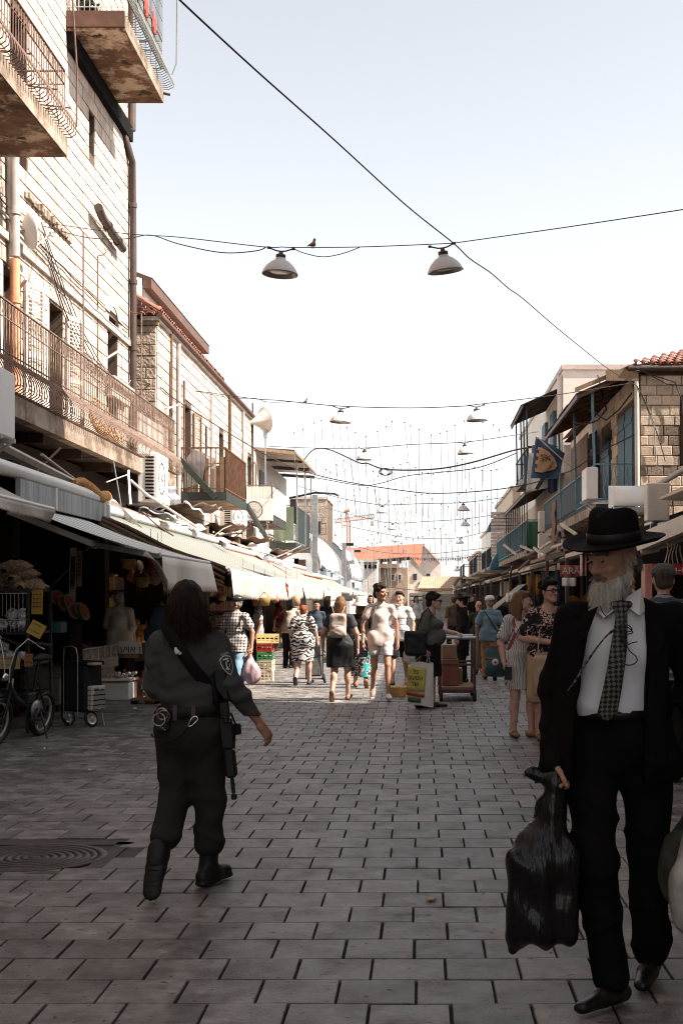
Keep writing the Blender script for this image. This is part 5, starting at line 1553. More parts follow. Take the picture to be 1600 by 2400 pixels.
# fruit stand with watermelon halves
st=thing('fruit_stand','dark sloping fruit stand behind the steel counter topped with cut watermelons','stall',(-5.0,17,0))
b=MB();b.add([(-5.9,16.75,1.5),(-4.6,16.75,1.2),(-4.6,17.35,1.2),(-5.9,17.35,1.5),(-5.9,16.75,.7),(-4.6,16.75,.7),(-4.6,17.35,.7),(-5.9,17.35,.7)],[(0,1,2,3),(0,4,5,1),(1,5,6,2),(2,6,7,3),(3,7,4,0),(4,7,6,5)]);b.obj('display',m_dark,st)
b=MB()
for(x,y) in((-5.8,16.8),(-4.7,16.8),(-5.8,17.3),(-4.7,17.3)):b.bar((x,y,0),(x,y,.72),.06,.06)
b.obj('leg',m_dark,st)
def melon_half(loc,r,rot,label):
 t=thing('watermelon_half',label,'watermelon',loc,group='cut watermelons on the fruit stand',local=True);t.rotation_euler=rot
 b=MB();b.lathe([(r,0),(r*.92,-r*.4),(r*.6,-r*.8),(0,-r)],18);b.obj('rind',M('melon_rind',(.04,.10,.03),.5,var=.5,scale=6),t,local=True)
 b=MB();b.lathe([(0,.003),(r*.84,.003)],18);b.obj('flesh',M('melon_flesh',(.30,.055,.038),.5,var=.25,scale=20,bump=.3),t,local=True)
 b=MB();b.lathe([(r*.84,.002),(r*1.0,.001)],18);b.obj('rind_edge',M('melon_pith',(.30,.21,.14),.6),t,local=True)
for i,(px,py,l) in enumerate([(137,1402,'upper left'),(151,1413,'second'),(163,1411,'third, tucked behind'),(177,1432,'lowest bright'),(190,1430,'fifth'),(199,1434,'rightmost upright')]):
 melon_half(W(px,py,16.9),.115,(R(70),R(22),R(48+9*(i%3))),l+' cut watermelon half showing red flesh on the dark fruit stand')
b=MB();b.bev((-4.72,16.4,1.12),(-4.58,16.7,1.26),.01);
o=b.obj('plastic_tub',M('teal_tub',(.03,.13,.14),.5));tag(o,'dark teal plastic tub under the cut watermelons','tub')
o.location=W(137,1470,16.3)-Vector((-4.65,16.55,1.19))
# stainless counter with glass rim and heaps of dried fruit
m_ct=M('brushed_counter',(.30,.28,.265),.45,var=.25,scale=3,bump=.1,stretch=(1,1,8),dirt=(.14,.12,.105),dscale=3)
ct=thing('steel_counter','stainless steel counter with glass rim holding dried goods beside the street','counter',(-5.2,19,0))
b=MB();b.box((-5.75,17.4,.10),(-4.93,20.5,.46));b.obj('cabinet',m_ct,ct)
b=MB();b.bev((-5.80,17.33,.462),(-4.88,20.58,.635),.015);b.obj('worktop',m_ct,ct)
b=MB();b.box((-4.905,17.36,.637),(-4.892,20.55,.79));b.box((-5.78,17.35,.637),(-4.907,17.362,.79));b.obj('glass_rim',M('dusty_glass',(.26,.25,.24),.2,var=.3,scale=5,bump=.05,trans=.4),ct)
for k in range(9):
 b=MB();b.box((-4.89,17.36+k*.39,.637),(-4.882,17.38+k*.39,.80));b.obj('mullion',m_cream,ct)
b=MB();b.box((-4.91,17.34,.80),(-4.885,20.57,.815));b.obj('rim_rail',m_galv,ct)
b=MB();b.box((-4.928,18.7,.12),(-4.915,19.9,.45));b.obj('poster',M('worn_poster',(.55,.48,.38),.7,var=.25,scale=5,dirt=(.22,.26,.2),dscale=4,dmin=.5,dmax=.6),ct)
b=MB()
for(x,y) in((-5.7,17.5),(-5.0,17.5),(-5.7,20.4),(-5.0,20.4)):b.box((x-.04,y-.04,0),(x+.04,y+.04,.10))
b.obj('foot',m_black,ct)
heap_m=[M('dried_fruit_%d'%i,c,.8,var=.5,scale=30,bump=.8,bscale=60,rand=.35) for i,c in enumerate([(.16,.06,.03),(.30,.15,.06),(.09,.035,.025),(.34,.22,.12)])]
for i in range(7):
 b=MB();y=17.6+i*.43
 for k in range(60):
  r_=random.Random(i*100+k);a=r_.uniform(0,6.28);rr=r_.uniform(0,.2)
  b.ball((-5.25+rr*math.cos(a)*1.3,y+rr*math.sin(a),.66+.16*(1-rr/.2)+r_.uniform(0,.03)),r_.uniform(.02,.035),5,3)
 o=b.obj('dried_fruit_heap',heap_m[i%4]);o['kind']='stuff';tag(o,['nearest dark','second','third dark red','middle pale','fifth brown','sixth orange','farthest reddish'][i]+' heap of dried fruit on the steel counter','dried fruit','heaps of dried fruit','stuff')
 # melons with a hand lettered board
m_melon=M('orange_melon',(.55,.24,.065),.65,var=.3,scale=10,bump=.3,bscale=80,rand=.25)
for i in range(22):
 r_=random.Random(i+50);row=i//6;px=288+(i%6)*9.5+3*(row%2);py=1498-row*13
 b=MB();b.ball((0,0,0),(.066,.066,.062),10,7);o=b.obj('melon',m_melon,loc=W(px,py,21.1+.12*row));tag(o,'round orange melon heaped behind the hand-lettered white board','melon','melons heaped behind the board')
ms=thing('melon_stand','sloping dark stand holding the heap of orange melons','stall',W(312,1600,21.4))
b=MB();p0,p1=W(280,1506,20.95),W(345,1440,21.9);b.add([(p0.x,p0.y,p0.z-.05),(p1.x,p0.y,p0.z-.05),(p1.x,p1.y,p1.z-.08),(p0.x,p1.y,p1.z-.08),(p0.x,p0.y,0.5),(p1.x,p0.y,.5),(p1.x,p1.y,.5),(p0.x,p1.y,.5)],[(0,1,2,3),(0,4,5,1),(1,5,6,2),(2,6,7,3),(3,7,4,0),(4,7,6,5)]);b.obj('board',m_darkwood,ms)
b=MB();[b.bar((x,y,0),(x,y,.5),.05,.05) for x in(p0.x+.05,p1.x-.05) for y in(p0.y+.05,p1.y-.05)];b.obj('leg',m_darkwood,ms)
sg=thing('lettered_board','white hand-lettered board with black Hebrew letters below the melons','sign',W(308,1520,20.8))
def plate(px,d,h=.012):return[W(x,y,d) for x,y in px]
b=MB();b.poly(plate([(277,1506),(281,1502),(296,1504),(304,1497),(312,1504),(331,1505),(333,1532),(279,1532)],20.8),(0,.015,0));b.obj('board',m_paper,sg)
b=MB();b.poly(plate([(279,1533),(325,1533),(323,1542),(281,1542)],20.79),(0,.02,0));b.obj('ledge',m_wood,sg)
text_mesh('עיוא ן',.155,m_ink,'lettering',sg,Matrix.Translation(W(306,1522.5,20.78))@Matrix.Rotation(R(90),4,'X'))
# styrofoam box, crates, bottles by the sunlit patch
def crate(label,loc,w,d,h,mat,rz_=0,group='plastic crates',rows=3):
 t=thing('crate',label,'crate',loc,rz_,group=group,local=True)
 b=MB();b.box((-w/2+.012,-d/2+.012,0),(w/2-.012,d/2-.012,.02));b.obj('base',mat,t,local=True)
 for(ax,sg_) in((0,-1),(0,1),(1,-1),(1,1)):
  L=w if ax==1 else d;n=max(3,int(L/.075));b=MB()
  def pc(u0,u1,z0,z1):
   o_=(d if ax==1 else w)/2*sg_;th=.012*sg_
   a_,c_=sorted((o_-th,o_))
   if ax==1:b.box((u0,a_,z0),(u1,c_,z1))
   else:b.box((a_,u0,z0),(c_,u1,z1))
  e=.0 if ax==1 else .013
  pc(-L/2+e,L/2-e,h-.035,h);pc(-L/2+e,L/2-e,.0,.03)
  for k in range(n+1):
   u=-L/2+e+(L-2*e-.018)*k/n;pc(u,u+.018,.031,h-.036)
  for k in range(1,rows):
   z=h*k/rows
   for q in range(n):
    u=-L/2+e+(L-2*e-.018)*q/n;u2=-L/2+e+(L-2*e-.018)*(q+1)/n
    pc(u+.0185,u2-.0005,z-.008,z+.008)
  b.obj('side',mat,t,local=True)
 return t
m_corange=M('orange_plastic',(.55,.13,.03),.5,var=.15,scale=6);m_cred=M('red_plastic',(.42,.05,.03),.5,var=.15,scale=6)
m_cgreen=M('green_plastic',(.05,.24,.09),.5,var=.15,scale=6);m_cwhite=M('cream_crate_plastic',(.66,.56,.42),.5,var=.12,scale=6);m_cyellow=M('pale_yellow_plastic',(.72,.56,.26),.5,var=.15,scale=6)
fb=thing('foam_box','white foam box of produce on the ground at the end of the steel counter','box',(-4.62,19.6,0))
b=MB();b.bev((-4.84,19.3,0),(-4.42,19.85,.27),.02);b.obj('box',m_foam,fb)
b=MB();b.box((-4.86,19.28,.30),(-4.40,19.87,.33));b.obj('tray',m_foam,fb)
b=MB()
for k in range(26):b.ball((-4.82+rnd.random()*.4,19.32+rnd.random()*.5,.35+rnd.random()*.05),.03,6,4,jit=.2)
o=b.obj('produce',M('pale_produce',(.45,.38,.33),.8,var=.6,scale=12),fb);o['kind']='stuff'
crate('orange plastic crate beside the white foam box and blue jeans',G(311,1634)+Vector((0,.2,0)),.24,.36,.27,m_corange,R(12))
crate('red-orange crate half hidden behind the officer by the blue jeans',G(352,1622)+Vector((0,.25,.12)),.3,.3,.22,m_cred,R(-6))
bt=thing('juice_jug','clear plastic jug with orange-brown liquid standing in the sunlit patch','jug',G(350,1648))
b=MB();p=G(350,1648);b.bev((p.x-.055,p.y-.05,.04),(p.x+.055,p.y+.05,.24),.015);b.obj('jug',M('cloudy_plastic',(.62,.50,.36),.3,var=.3,scale=8,trans=.2),bt)
b=MB();b.bev((p.x-.058,p.y-.053,.0),(p.x+.058,p.y+.053,.10),.015);b.obj('liquid',M('amber_liquid',(.42,.17,.04),.3),bt)
pal=thing('low_plank','low dark plank on blocks under the man in jeans','plank',G(345,1650));p=G(345,1650)
b=MB();b.box((p.x-.26,p.y-.02,.045),(p.x+.2,p.y+.3,.07));b.obj('board',m_wood,pal);b=MB();b.box((p.x-.24,p.y,0),(p.x-.18,p.y+.28,.044));b.box((p.x+.1,p.y,0),(p.x+.16,p.y+.28,.044));b.obj('block',m_darkwood,pal)
# crate stack in the sun
p=G(619,1597)
for i,(m,w,d,h,l) in enumerate([(m_cwhite,.30,.38,.20,'bottom cream crate of the stack in the sun'),(m_cwhite,.30,.38,.19,'second cream crate from the bottom of the sunny stack'),(m_cgreen,.29,.37,.155,'green crate in the middle of the sunny stack'),(m_cred,.29,.37,.155,'red crate second from the top of the sunny stack'),(m_cyellow,.42,.32,.17,'wide pale yellow crate on top of the sunny stack')]):
 z=[0,.202,.394,.551,.71][i]
 crate(l,(p.x+(.04 if i==4 else 0),p.y+.2,z),w,d,h,m,R([2,-2,3,-1,8][i]),group='crates of the sunny stack')
 # shelves, jars and hanging goods in the shops behind
gm=[M('goods_%d'%i,c,.6,var=.3,scale=8,rand=.3) for i,c in enumerate([(.30,.10,.035),(.34,.24,.15),(.05,.085,.13),(.46,.41,.36),(.24,.04,.03),(.07,.12,.05),(.33,.20,.06)])]
gn=['orange packet','tan packet','dark blue packet','white packet','dark red packet','green packet','ochre packet']
for si,(x,y0,y1,zs) in enumerate([(-5.9,21.7,25.6,(.9,1.3,1.7)),(-5.6,26.6,31.0,(.8,1.2,1.6)),(-5.3,31.8,36.6,(.8,1.2,1.6))]):
 sw=['behind the cyclist','behind the zigzag dress','behind the backpack woman'][si]
 t=thing('shop_shelf',['tall shelf of packets behind the cyclist','tall shelf of packets behind the patterned dress','tall shelf of packets behind the backpack wearer'][si],'shelf',(x,(y0+y1)/2,0),group='shelves in the shops')
 b=MB()
 for z in zs:b.box((x-.4,y0,z-.03),(x,y1,z))
 b.box((x-.43,y0,0),(x-.401,y1,2.0));b.obj('board',m_darkwood,t)
 b=MB()
 for q in(y0,y1):b.bar((x-.02,q,0),(x-.02,q,2.0),.04,.04)
 b.obj('post',m_darkwood,t)
 for zi,z in enumerate(zs):
  lv=['lowest','middle','top'][zi];y=y0+.1
  while y<y1-.25:
   r_=random.Random(int(y*100)+int(z*10));w=r_.uniform(.12,.24);k=r_.randrange(7)
   b=MB();b.bev((x-.28,y,z+.001),(x-.04,y+w,z+r_.uniform(.15,.33)),.012)
   o=b.obj('packet',gm[k]);tag(o,f'{gn[k]} on the {lv} board of the tall shelf {sw}','packet',f'{gn[k]}s on the {lv} board {sw}')
   y+=w+.03
for i in range(20):
 r_=random.Random(i+300);px=300+(i%10)*9+r_.uniform(-3,3) if i<10 else 470+(i-10)*25;d=18.2+r_.uniform(-.4,.6) if i<10 else 24+r_.uniform(-2,5)
 py=1325+r_.uniform(-5,45) if i<10 else 1385+r_.uniform(-10,25)
 p=W(px,py,d);t=thing('hanging_goods',['woven basket','dried gourd','bundle of peppers','string bag'][i%4]+' hanging '+('in the dark shop left of the officer' if i<10 else 'under the big green awning'),['basket','gourd','peppers','bag'][i%4],p,group=['woven baskets','dried gourds','pepper bundles','string bags'][i%4]+(' left of the officer' if i<10 else ' under the green awning'))
 b=MB();b.tube([p+Vector((0,0,.1)),p+Vector((0,0,.55))],.004,3);b.obj('cord',m_cable,t)
 b=MB();m=gm[[6,0,4,1][i%4]]
 if i%4==0:b.lathe([(.0,-.09),(.08,-.08),(.11,.05),(.10,.06),(.07,-.06)],10,Matrix.Translation(p));b.tube([p+Vector((-.1,0,.05)),p+Vector((0,0,.16)),p+Vector((.1,0,.05))],.008,4)
 elif i%4==1:b.lathe([(0,-.12),(.07,-.09),(.08,-.04),(.035,.03),(.03,.07),(.012,.11)],10,Matrix.Translation(p))
 elif i%4==2:
  for k in range(9):b.tube([p+Vector((0,0,.1)),p+Vector((.04*math.cos(k),.04*math.sin(k),-.02*k+.05)),p+Vector((.06*math.cos(k),.06*math.sin(k),-.03*k-.02))],[.006,.014,.004],5)
 else:b.ball(p,(.08,.08,.11),9,6,jit=.15)
 b.obj({0:'bowl',1:'gourd',2:'peppers',3:'net'}[i%4],m,t)
 # printed strips on the pillar
for i,(px,py0,py1,m,lab) in enumerate([(171,1283,1419,M('printed_strip',(.34,.27,.2),.8,var=.2),'tall pale strip of stacked printed labels on the shop pillar'),(187,1290,1375,M('tan_strip',(.26,.15,.08),.8,var=.2),'narrow tan strip beside the tall strip of labels')]):
 card(px-8+i*2,py0,px+8-i*2,py1,17.2+.1*i,m,lab,18 if i==0 else 6,name='label_strip',cat='sign')
 # spice sacks in front of the shops deeper in
for i in range(8):
 p=Vector((-3.5-.25*(i%2),24.8+i*.62,0))
 t=thing('spice_sack',['nearest','second','third','fourth','fifth','sixth','seventh','farthest'][i]+' open sack of spices standing under the green awning','sack',p,group='open spice sacks')
 b=MB();b.lathe([(.16,0),(.19,.2),(.18,.42),(.20,.46),(.16,.44),(0,.44)],12,Matrix.Translation(p));b.obj('cloth',M('burlap',(.30,.22,.14),.95,var=.2,bump=.4,bscale=120),t)
 b=MB();b.lathe([(.165,.441),(.09,.52),(0,.56)],12,Matrix.Translation(p));b.obj('spice',heap_m[i%4],t)
 # ------------------------------------------------------------------ right side
m_blackcloth0=M('black_garment',(.015,.014,.014),.9);m_flagblue0=M('dark_blue_garment',(.03,.045,.08),.9)
# the tall building beside the camera whose shadow covers the near street, with a lower wing set back behind the stalls
near=thing('corner_building','tall stone building on the shaded side whose front stands just outside the view','building',(4.2,8,0))
b=MB();b.box((4.0,-14,3.0),(7,17.2,14.3));b.box((4.6,-14,0),(7,17.19,2.999));b.obj('wall',m_lime,near)
b=MB();b.box((3.9,-14,14.301),(7.1,17.3,14.5));b.obj('coping',m_conc_light,near)
for k in range(7):
 for z in(4.4,8.0,11.4):
  y=-11+k*4
  b=MB();b.box((3.96,y,z),(3.999,y+1.1,z+1.9));w=b.obj('window',m_shutter,near)
  b=MB();b.box((3.945,y+.12,z+.1),(3.959,y+.98,z+1.8));b.obj('pane',m_glassdark,w)
for k in range(8):
 b=MB();b.box((4.02,-13.9+k*4.3,0),(4.58,-13.4+k*4.3,2.998));b.obj('pillar',m_lime,near)
wing=thing('set_back_wing','lower stone wing set back behind the stalls on the shaded side','building',(6.4,23,0))
b=MB();b.box((6.25,17.21,0),(14,28.6,7.2));b.obj('wall',m_lime,wing)
for k in range(3):
 b=MB();b.box((6.2,18.5+k*3.3,4.2),(6.249,19.5+k*3.3,6));b.obj('window',m_bluewood,wing)
 # house with the banded corner
XR=4.95;YR=29.5;ZR=6.82
rh=thing('banded_stone_house','stone house with dark and light banded corner, red tiled roof and blue shutters','building',(6.5,33,0))
b=MB();b.box((XR+.022,YR+.03,3.4),(10,30.0,ZR-.02));b.box((XR+.022,30.0,3.4),(XR+.45,43,ZR-.02));b.box((XR+.03,YR+.04,0),(10,43,3.399));b.obj('wall',m_mortar,rh)
def banded(c):
 z=c.z;r_=random.Random(int(c.x*50)+int(z*90))
 if 4.42<z<4.70 or 3.6<z<3.95:return m_darkstone if r_.random()<.85 else m_lime_s
 if 4.9<z<5.45:return m_darkstone if r_.random()<.5 else m_lime_s
 return m_lime_s
m_lime_s=M('warm_limestone',(.56,.45,.35),.88,var=.2,scale=5,bump=.6,bscale=30,rand=.2,dirt=(.24,.16,.11),dscale=2.4,dmin=.54,dmax=.8,bdist=.02)
stone_wall_y(rh,YR,XR+.06,7.6,3.45,ZR-.1,m_lime_s,course=.232,blen=.36,ops=[(5.93,6.9,4.65,6.05)],matf=banded)
b=MB();b.box((5.95,YR+.02,4.67),(6.88,YR+.029,6.03));wd=b.obj('window',m_glassdark,rh)
b=MB();b.box((5.93,YR-.015,4.65),(6.01,YR+.018,6.05));b.box((6.011,YR-.01,5.3),(6.9,YR+.017,5.38));b.obj('frame',m_darkwood,wd)
b=MB()
for k in range(26):
 for r_ in range(12):
  z=3.6+r_*.265;y=30.05+k*.48+.2*(r_%2)
  if(30.0<y+.4 and y<32.3) or(33.7<y+.4 and y<35.3) or(38<y+.4 and y<39.3):
   if z<6.1:continue
  b.box((XR-.02,y,z),(XR+.021,y+.465,z+.255))
b.obj('stonework',m_lime_s,rh)['kind']='stuff'
b=MB();b.tube([(XR-.02,YR-.09,3.4),(XR-.04,YR-.09,6.3),(XR-.06,YR-.09,6.75)],.055,10);b.obj('downpipe',m_cream,rh)
b=MB();b.tube([(XR-.25,YR-.12,ZR+.02),(9,YR-.12,ZR+.05)],.08,8);b.obj('gutter',m_ironbrown,rh)
b=MB();b.box((XR-.2,YR-.1,ZR-.02),(10,YR+.2,ZR+.0));b.box((XR-.2,YR+.21,ZR-.02),(XR+.5,43,ZR));b.obj('eaves',m_darkwood,rh)
b=MB();b.add([(XR-.3,YR-.15,ZR+.05),(10.3,YR-.15,ZR+.05),(10.3,YR+5,ZR+1.75),(XR+4.2,YR+5,ZR+1.75),(XR-.3,43,ZR+.05),(XR+4.2,41,ZR+1.75)],[(0,1,2,3),(0,3,5,4)]);b.obj('roof',m_tile,rh)
sl=Vector((0,1,.34)).normalized()
for j in range(9):
 y0=YR-.18+j*.30
 roof_tiles(rh,(XR+.0+j*.27,y0,ZR+.09+(y0-YR+.18)*.34),(1,0,0),sl,20,1,su=.19)
 # blue doors and shutters on its street front
for i,(y0,y1,z0,z1) in enumerate([(30.05,31.1,3.76,6.05),(31.25,32.2,3.76,6.05),(33.8,34.5,3.76,5.7),(34.55,35.2,3.76,5.7),(38.1,39.2,3.76,5.8)]):
 b=MB();n=5
 for k in range(n):b.box((XR-.045,y0+(y1-y0)*k/n+.004,z0),(XR+.019,y0+(y1-y0)*(k+1)/n-.004,z1))
 s_=b.obj('shutter',m_bluewood,rh)
 b=MB();b.box((XR-.07,y0,z0+.2),(XR-.046,y1,z0+.32));b.box((XR-.07,y0,z1-.35),(XR-.046,y1,z1-.23));b.obj('ledge',m_bluewood,s_)
def corrugated(parent,p00,p10,p01,p11,n,mat,amp=.025,name='corrugated_sheet',nv=2):
 p00,p10,p01,p11=map(Vector,(p00,p10,p01,p11))
 nn=(p10-p00).cross(p01-p00).normalized()
 b=MB();b.grid(lambda u,v:p00.lerp(p10,u).lerp(p01.lerp(p11,u),v)+nn*amp*math.sin(u*n*6.2832),n*6,nv,thick=.006)
 return b.obj(name,mat,parent)
 # canopy of corrugated iron over the balcony, seen from below
c1=thing('iron_canopy','big corrugated iron canopy sloping out from the banded stone house, dark beneath','canopy',(4.2,33,6.3),group='corrugated canopies on the shaded side')
for k in range(4):
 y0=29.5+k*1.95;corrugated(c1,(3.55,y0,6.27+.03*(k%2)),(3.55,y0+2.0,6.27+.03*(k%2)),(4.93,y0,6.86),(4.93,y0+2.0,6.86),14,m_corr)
for k in range(7):
 y=29.55+k*1.24;b=MB();b.bar((3.6,y,6.22),(4.9,y,6.78),.05,.08);b.obj('rafter',m_rust,c1)
b=MB();b.bar((3.58,29.5,6.2),(3.58,37.2,6.2),.06,.10);b.obj('edge_beam',m_ironbrown,c1)
b=MB();b.box((4.2,29.35,6.55),(4.94,29.45,6.80));b.poly([(3.5,29.42,6.30),(3.5,29.42,6.40),(4.92,29.42,6.99),(4.92,29.42,6.88)],(0,.05,0));b.obj('bargeboard',m_wood,c1)
for y in(29.65,33.2,36.9):
 b=MB();b.bar((4.0,y,3.75),(3.92,y,6.36),.055,.055);b.obj('post',m_blueiron,c1)
 # balcony with blue railing
rb=simple_balcony('blue railed balcony under the corrugated canopy of the banded stone house',4.0,4.92,29.6,42.3,3.74,.92,m_blueiron,group='balconies on the shaded side',step=.17,slab=.2)
for k in range(3):
 b=MB();x=4.2+k*.26;b.tube([(x+.03*math.sin(j*1.6),29.56,3.8+j*.1) for j in range(9)],.011,4);b.obj('wavy_bar',m_blueiron,rb)
b=MB();b.box((3.985,33.2,3.8),(3.995,41.8,4.6));b.obj('screen',M('dark_blue_screen',(.035,.055,.07),.8,var=.4,scale=6),rb)
for k in range(14):pass
tn=thing('brown_blind','long brown blind hanging from the blue balcony rail','blind',(3.97,38,3.2));b=MB();b.grid(lambda u,v:(3.95+.02*math.sin(v*20),38.2+u*1.1,4.5-v*1.75),4,14,thick=.01);b.obj('blind',M('brown_blind_cloth',(.17,.10,.065),.9,var=.3,scale=10,stretch=(1,1,4)),tn)
wd=thing('wood_boarding','brown weathered boards closing the far part of the balcony behind the flags','boards',(4.6,37,3.8))
for k in range(12):
 b=MB();b.box((4.55,35.4+k*.33,3.75),(4.58,35.4+k*.33+.32,6.15));b.obj('board',M('boarding',(.13,.075,.045),.85,var=.35,scale=4,stretch=(6,6,1),rand=.25),wd)
dk=thing('hanging_dark_cloth','dark cloth hanging from the inner side of the canopy rail','cloth',(4.5,34,6));b=MB();b.grid(lambda u,v:(4.5+.05*math.sin(u*9),33.2+u*2,5.95-v*.42),8,4,thick=.008);b.obj('cloth',m_dark,dk)
for k,pts in enumerate([[(1492,905,29.35),(1508,935,29.4),(1530,990,29.42),(1548,1045,29.4),(1558,1082,29.4)],[(1488,868,29.3),(1510,872,29.35),(1560,900,29.4),(1610,905,29.4)],[(1490,862,29.3),(1530,880,29.4),(1580,896,29.4),(1596,935,29.4),(1600,990,29.4)],[(1497,915,29.4),(1516,960,29.42),(1532,1000,29.4),(1536,1080,29.4)],[(1400,880,30.4),(1420,960,30),(1400,985,29.6),(1370,995,29.6),(1340,990,29.8)],[(1380,960,29.8),(1420,985,29.5),(1450,960,29.6),(1480,920,29.5)]]):
 b=MB();b.tube([W(*p) for p in pts],.012 if k<4 else .02,5);o=b.obj('cable',m_cable if k!=3 else m_cablegrey);tag(o,['black cable running down the banded end wall','upper black cable along the eaves of the banded wall','black cable crossing the banded wall towards its window','thin grey cable hanging beside the banded corner','sagging pale cable bundle under the big canopy','short drooping cable near the canopy top corner'][k],'cable','cables on the banded house')
 # taller plastered house behind with its own canopy
r2=thing('plastered_house','taller pale plastered house with stained flat parapet behind the banded house','building',(6,50,0))
b=MB();b.box((4.72,43.02,0),(10,62,9.25));b.obj('wall',m_plaster,r2)
b=MB();b.box((4.66,42.96,9.251),(10.1,62.1,9.42));b.obj('coping',m_conc_light,r2)
b=MB();b.tube([(4.66,43.3,3.6),(4.66,43.3,9.1)],.12,10);b.obj('downpipe',m_cream,r2)
b=MB();b.box((4.60,45.2,6.2),(4.71,46.5,8.2));s_=b.obj('shutter',m_bluewood,r2)
b=MB();b.box((4.60,48.2,6.2),(4.71,49.5,8.2));s_=b.obj('shutter',m_bluewood,r2)
b=MB();b.box((4.70,43.2,3.6),(4.719,61.8,5.5));b.obj('stone_band',m_lime_s,r2)
c2=thing('iron_canopy','high corrugated canopy with thin posts on the plastered house against the sky','canopy',(4,46,8.4),group='corrugated canopies on the shaded side')
for k in range(3):
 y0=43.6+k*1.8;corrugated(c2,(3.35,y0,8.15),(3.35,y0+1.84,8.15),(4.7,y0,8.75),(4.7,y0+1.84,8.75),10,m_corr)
for y in(43.9,45.2,46.5,48.7):
 b=MB();b.bar((3.6,y,5.9),(3.55,y,8.22),.05,.05);b.obj('post',m_black,c2)
b=MB();b.bar((3.4,43.6,8.1),(3.4,49,8.1),.05,.1);b.obj('edge_beam',m_ironbrown,c2)
bb=simple_balcony('upper balcony with dark posts beneath the high canopy',3.6,4.70,43.7,49.5,5.85,.9,m_black,group='balconies on the shaded side',step=.4)
bx=thing('shutter_box','dark blue-grey box hanging by the high balcony','box',(4,44,6));b=MB();b.bev((3.7,43.2,6.15),(4.4,43.6,6.75),.02);b.obj('box',M('dark_blue_box',(.03,.045,.055),.6),bx)
c3=thing('iron_canopy','low dark corrugated canopy with many thin bars farther down the shaded side','canopy',(4,50,5.3),group='corrugated canopies on the shaded side')
for k in range(6):
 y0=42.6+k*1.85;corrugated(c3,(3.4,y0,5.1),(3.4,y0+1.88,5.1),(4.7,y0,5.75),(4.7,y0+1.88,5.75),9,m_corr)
b=MB();b.bar((3.42,42.6,5.05),(3.42,53.7,5.05),.05,.09);b.bar((3.42,42.58,5.05),(4.7,42.58,5.7),.05,.09);b.obj('edge_beam',m_ironbrown,c3)
for k in range(11):
 b=MB();y=42.8+k*1.05;b.bar((3.5,y,3.2),(3.47,y,5.1),.035,.035);b.obj('bar',m_black,c3)
b3=simple_balcony('dark railed balcony with pots and green cloth under the low canopy',3.5,4.70,43.0,60.5,3.2,1.0,m_blueiron,group='balconies on the shaded side',step=.22)
gc=thing('green_cloth','bright green cloth tied to the near end of the dark balcony','cloth',(3.6,43,3.3));b=MB();b.grid(lambda u,v:(3.52+.9*u,42.9+.03*math.sin(u*14),4.15-v*.95),14,4,thick=.008);b.obj('cloth',M('green_fabric',(.035,.11,.06),.85,var=.3,scale=9),gc)
ac_unit('white air conditioner turned sideways on the blue balcony beside the canopy post',(3.80,29.15,3.78),.8,.27,.72,R(-90),louv=False,fan=False)
ac_unit('upper of two cream air conditioners stacked under the blue balcony end',(4.08,42.1,3.75),.56,.3,.68,0,louv=False,fan=False,mat=m_cream)
ac_unit('lower larger cream air conditioner of the stacked pair',(4.05,41.0,2.78),.72,.3,.86,0,louv=False,fan=False,mat=m_cream)
ac_unit('tall cream air conditioner beside the white hood above the near stalls',(4.2,23.0,2.93),.40,.34,.68,0,louv=False,fan=False,mat=m_cream)
hd=thing('white_hood','white curved metal hood with a gutter behind the black hat','hood',(4.0,24,3.2))
b=MB();b.grid(lambda u,v:(3.58+.95*u,24.7-.75*math.sin(v*1.45),3.22+.48*math.cos(v*1.45)),2,8,thick=.02);b.obj('sheet',m_white,hd)
b=MB();b.poly([(3.578,24.7-.75*math.sin(v*.145),3.22+.48*math.cos(v*.145)) for v in range(11)]+[(3.578,24.7,3.26)],(.012,0,0));b.obj('end_plate',m_galv,hd)
b=MB();b.box((3.56,23.88,3.16),(4.55,23.96,3.26));b.box((3.60,23.961,3.12),(4.55,24.6,3.159));b.obj('gutter',m_galv,hd)
b=MB();b.bar((4.28,23.93,3.28),(4.28,24.55,3.74),.03,.012);b.obj('seam',m_steel,hd)
fp=thing('flexible_duct','ribbed grey flexible duct sloping above the tall cream air conditioner','duct',W(1545,1135,23.5))
b=MB();pts=[W(1540,1137,23.5).lerp(W(1640,1078,22.0),i/40) for i in range(41)];b.tube(pts,[.055 if i%2 else .045 for i in range(41)],10);b.obj('duct',m_pipegrey,fp)
lp=thing('lean_to_roof','small pale lean-to roof edge at the right border above the stalls','roof',W(1570,1165,21));b=MB();b.poly([W(1543,1172,21),W(1546,1164,21),W(1640,1122,19.5),W(1640,1132,19.5)],(.6,.5,.02));b.obj('sheet',m_conc_light,lp)
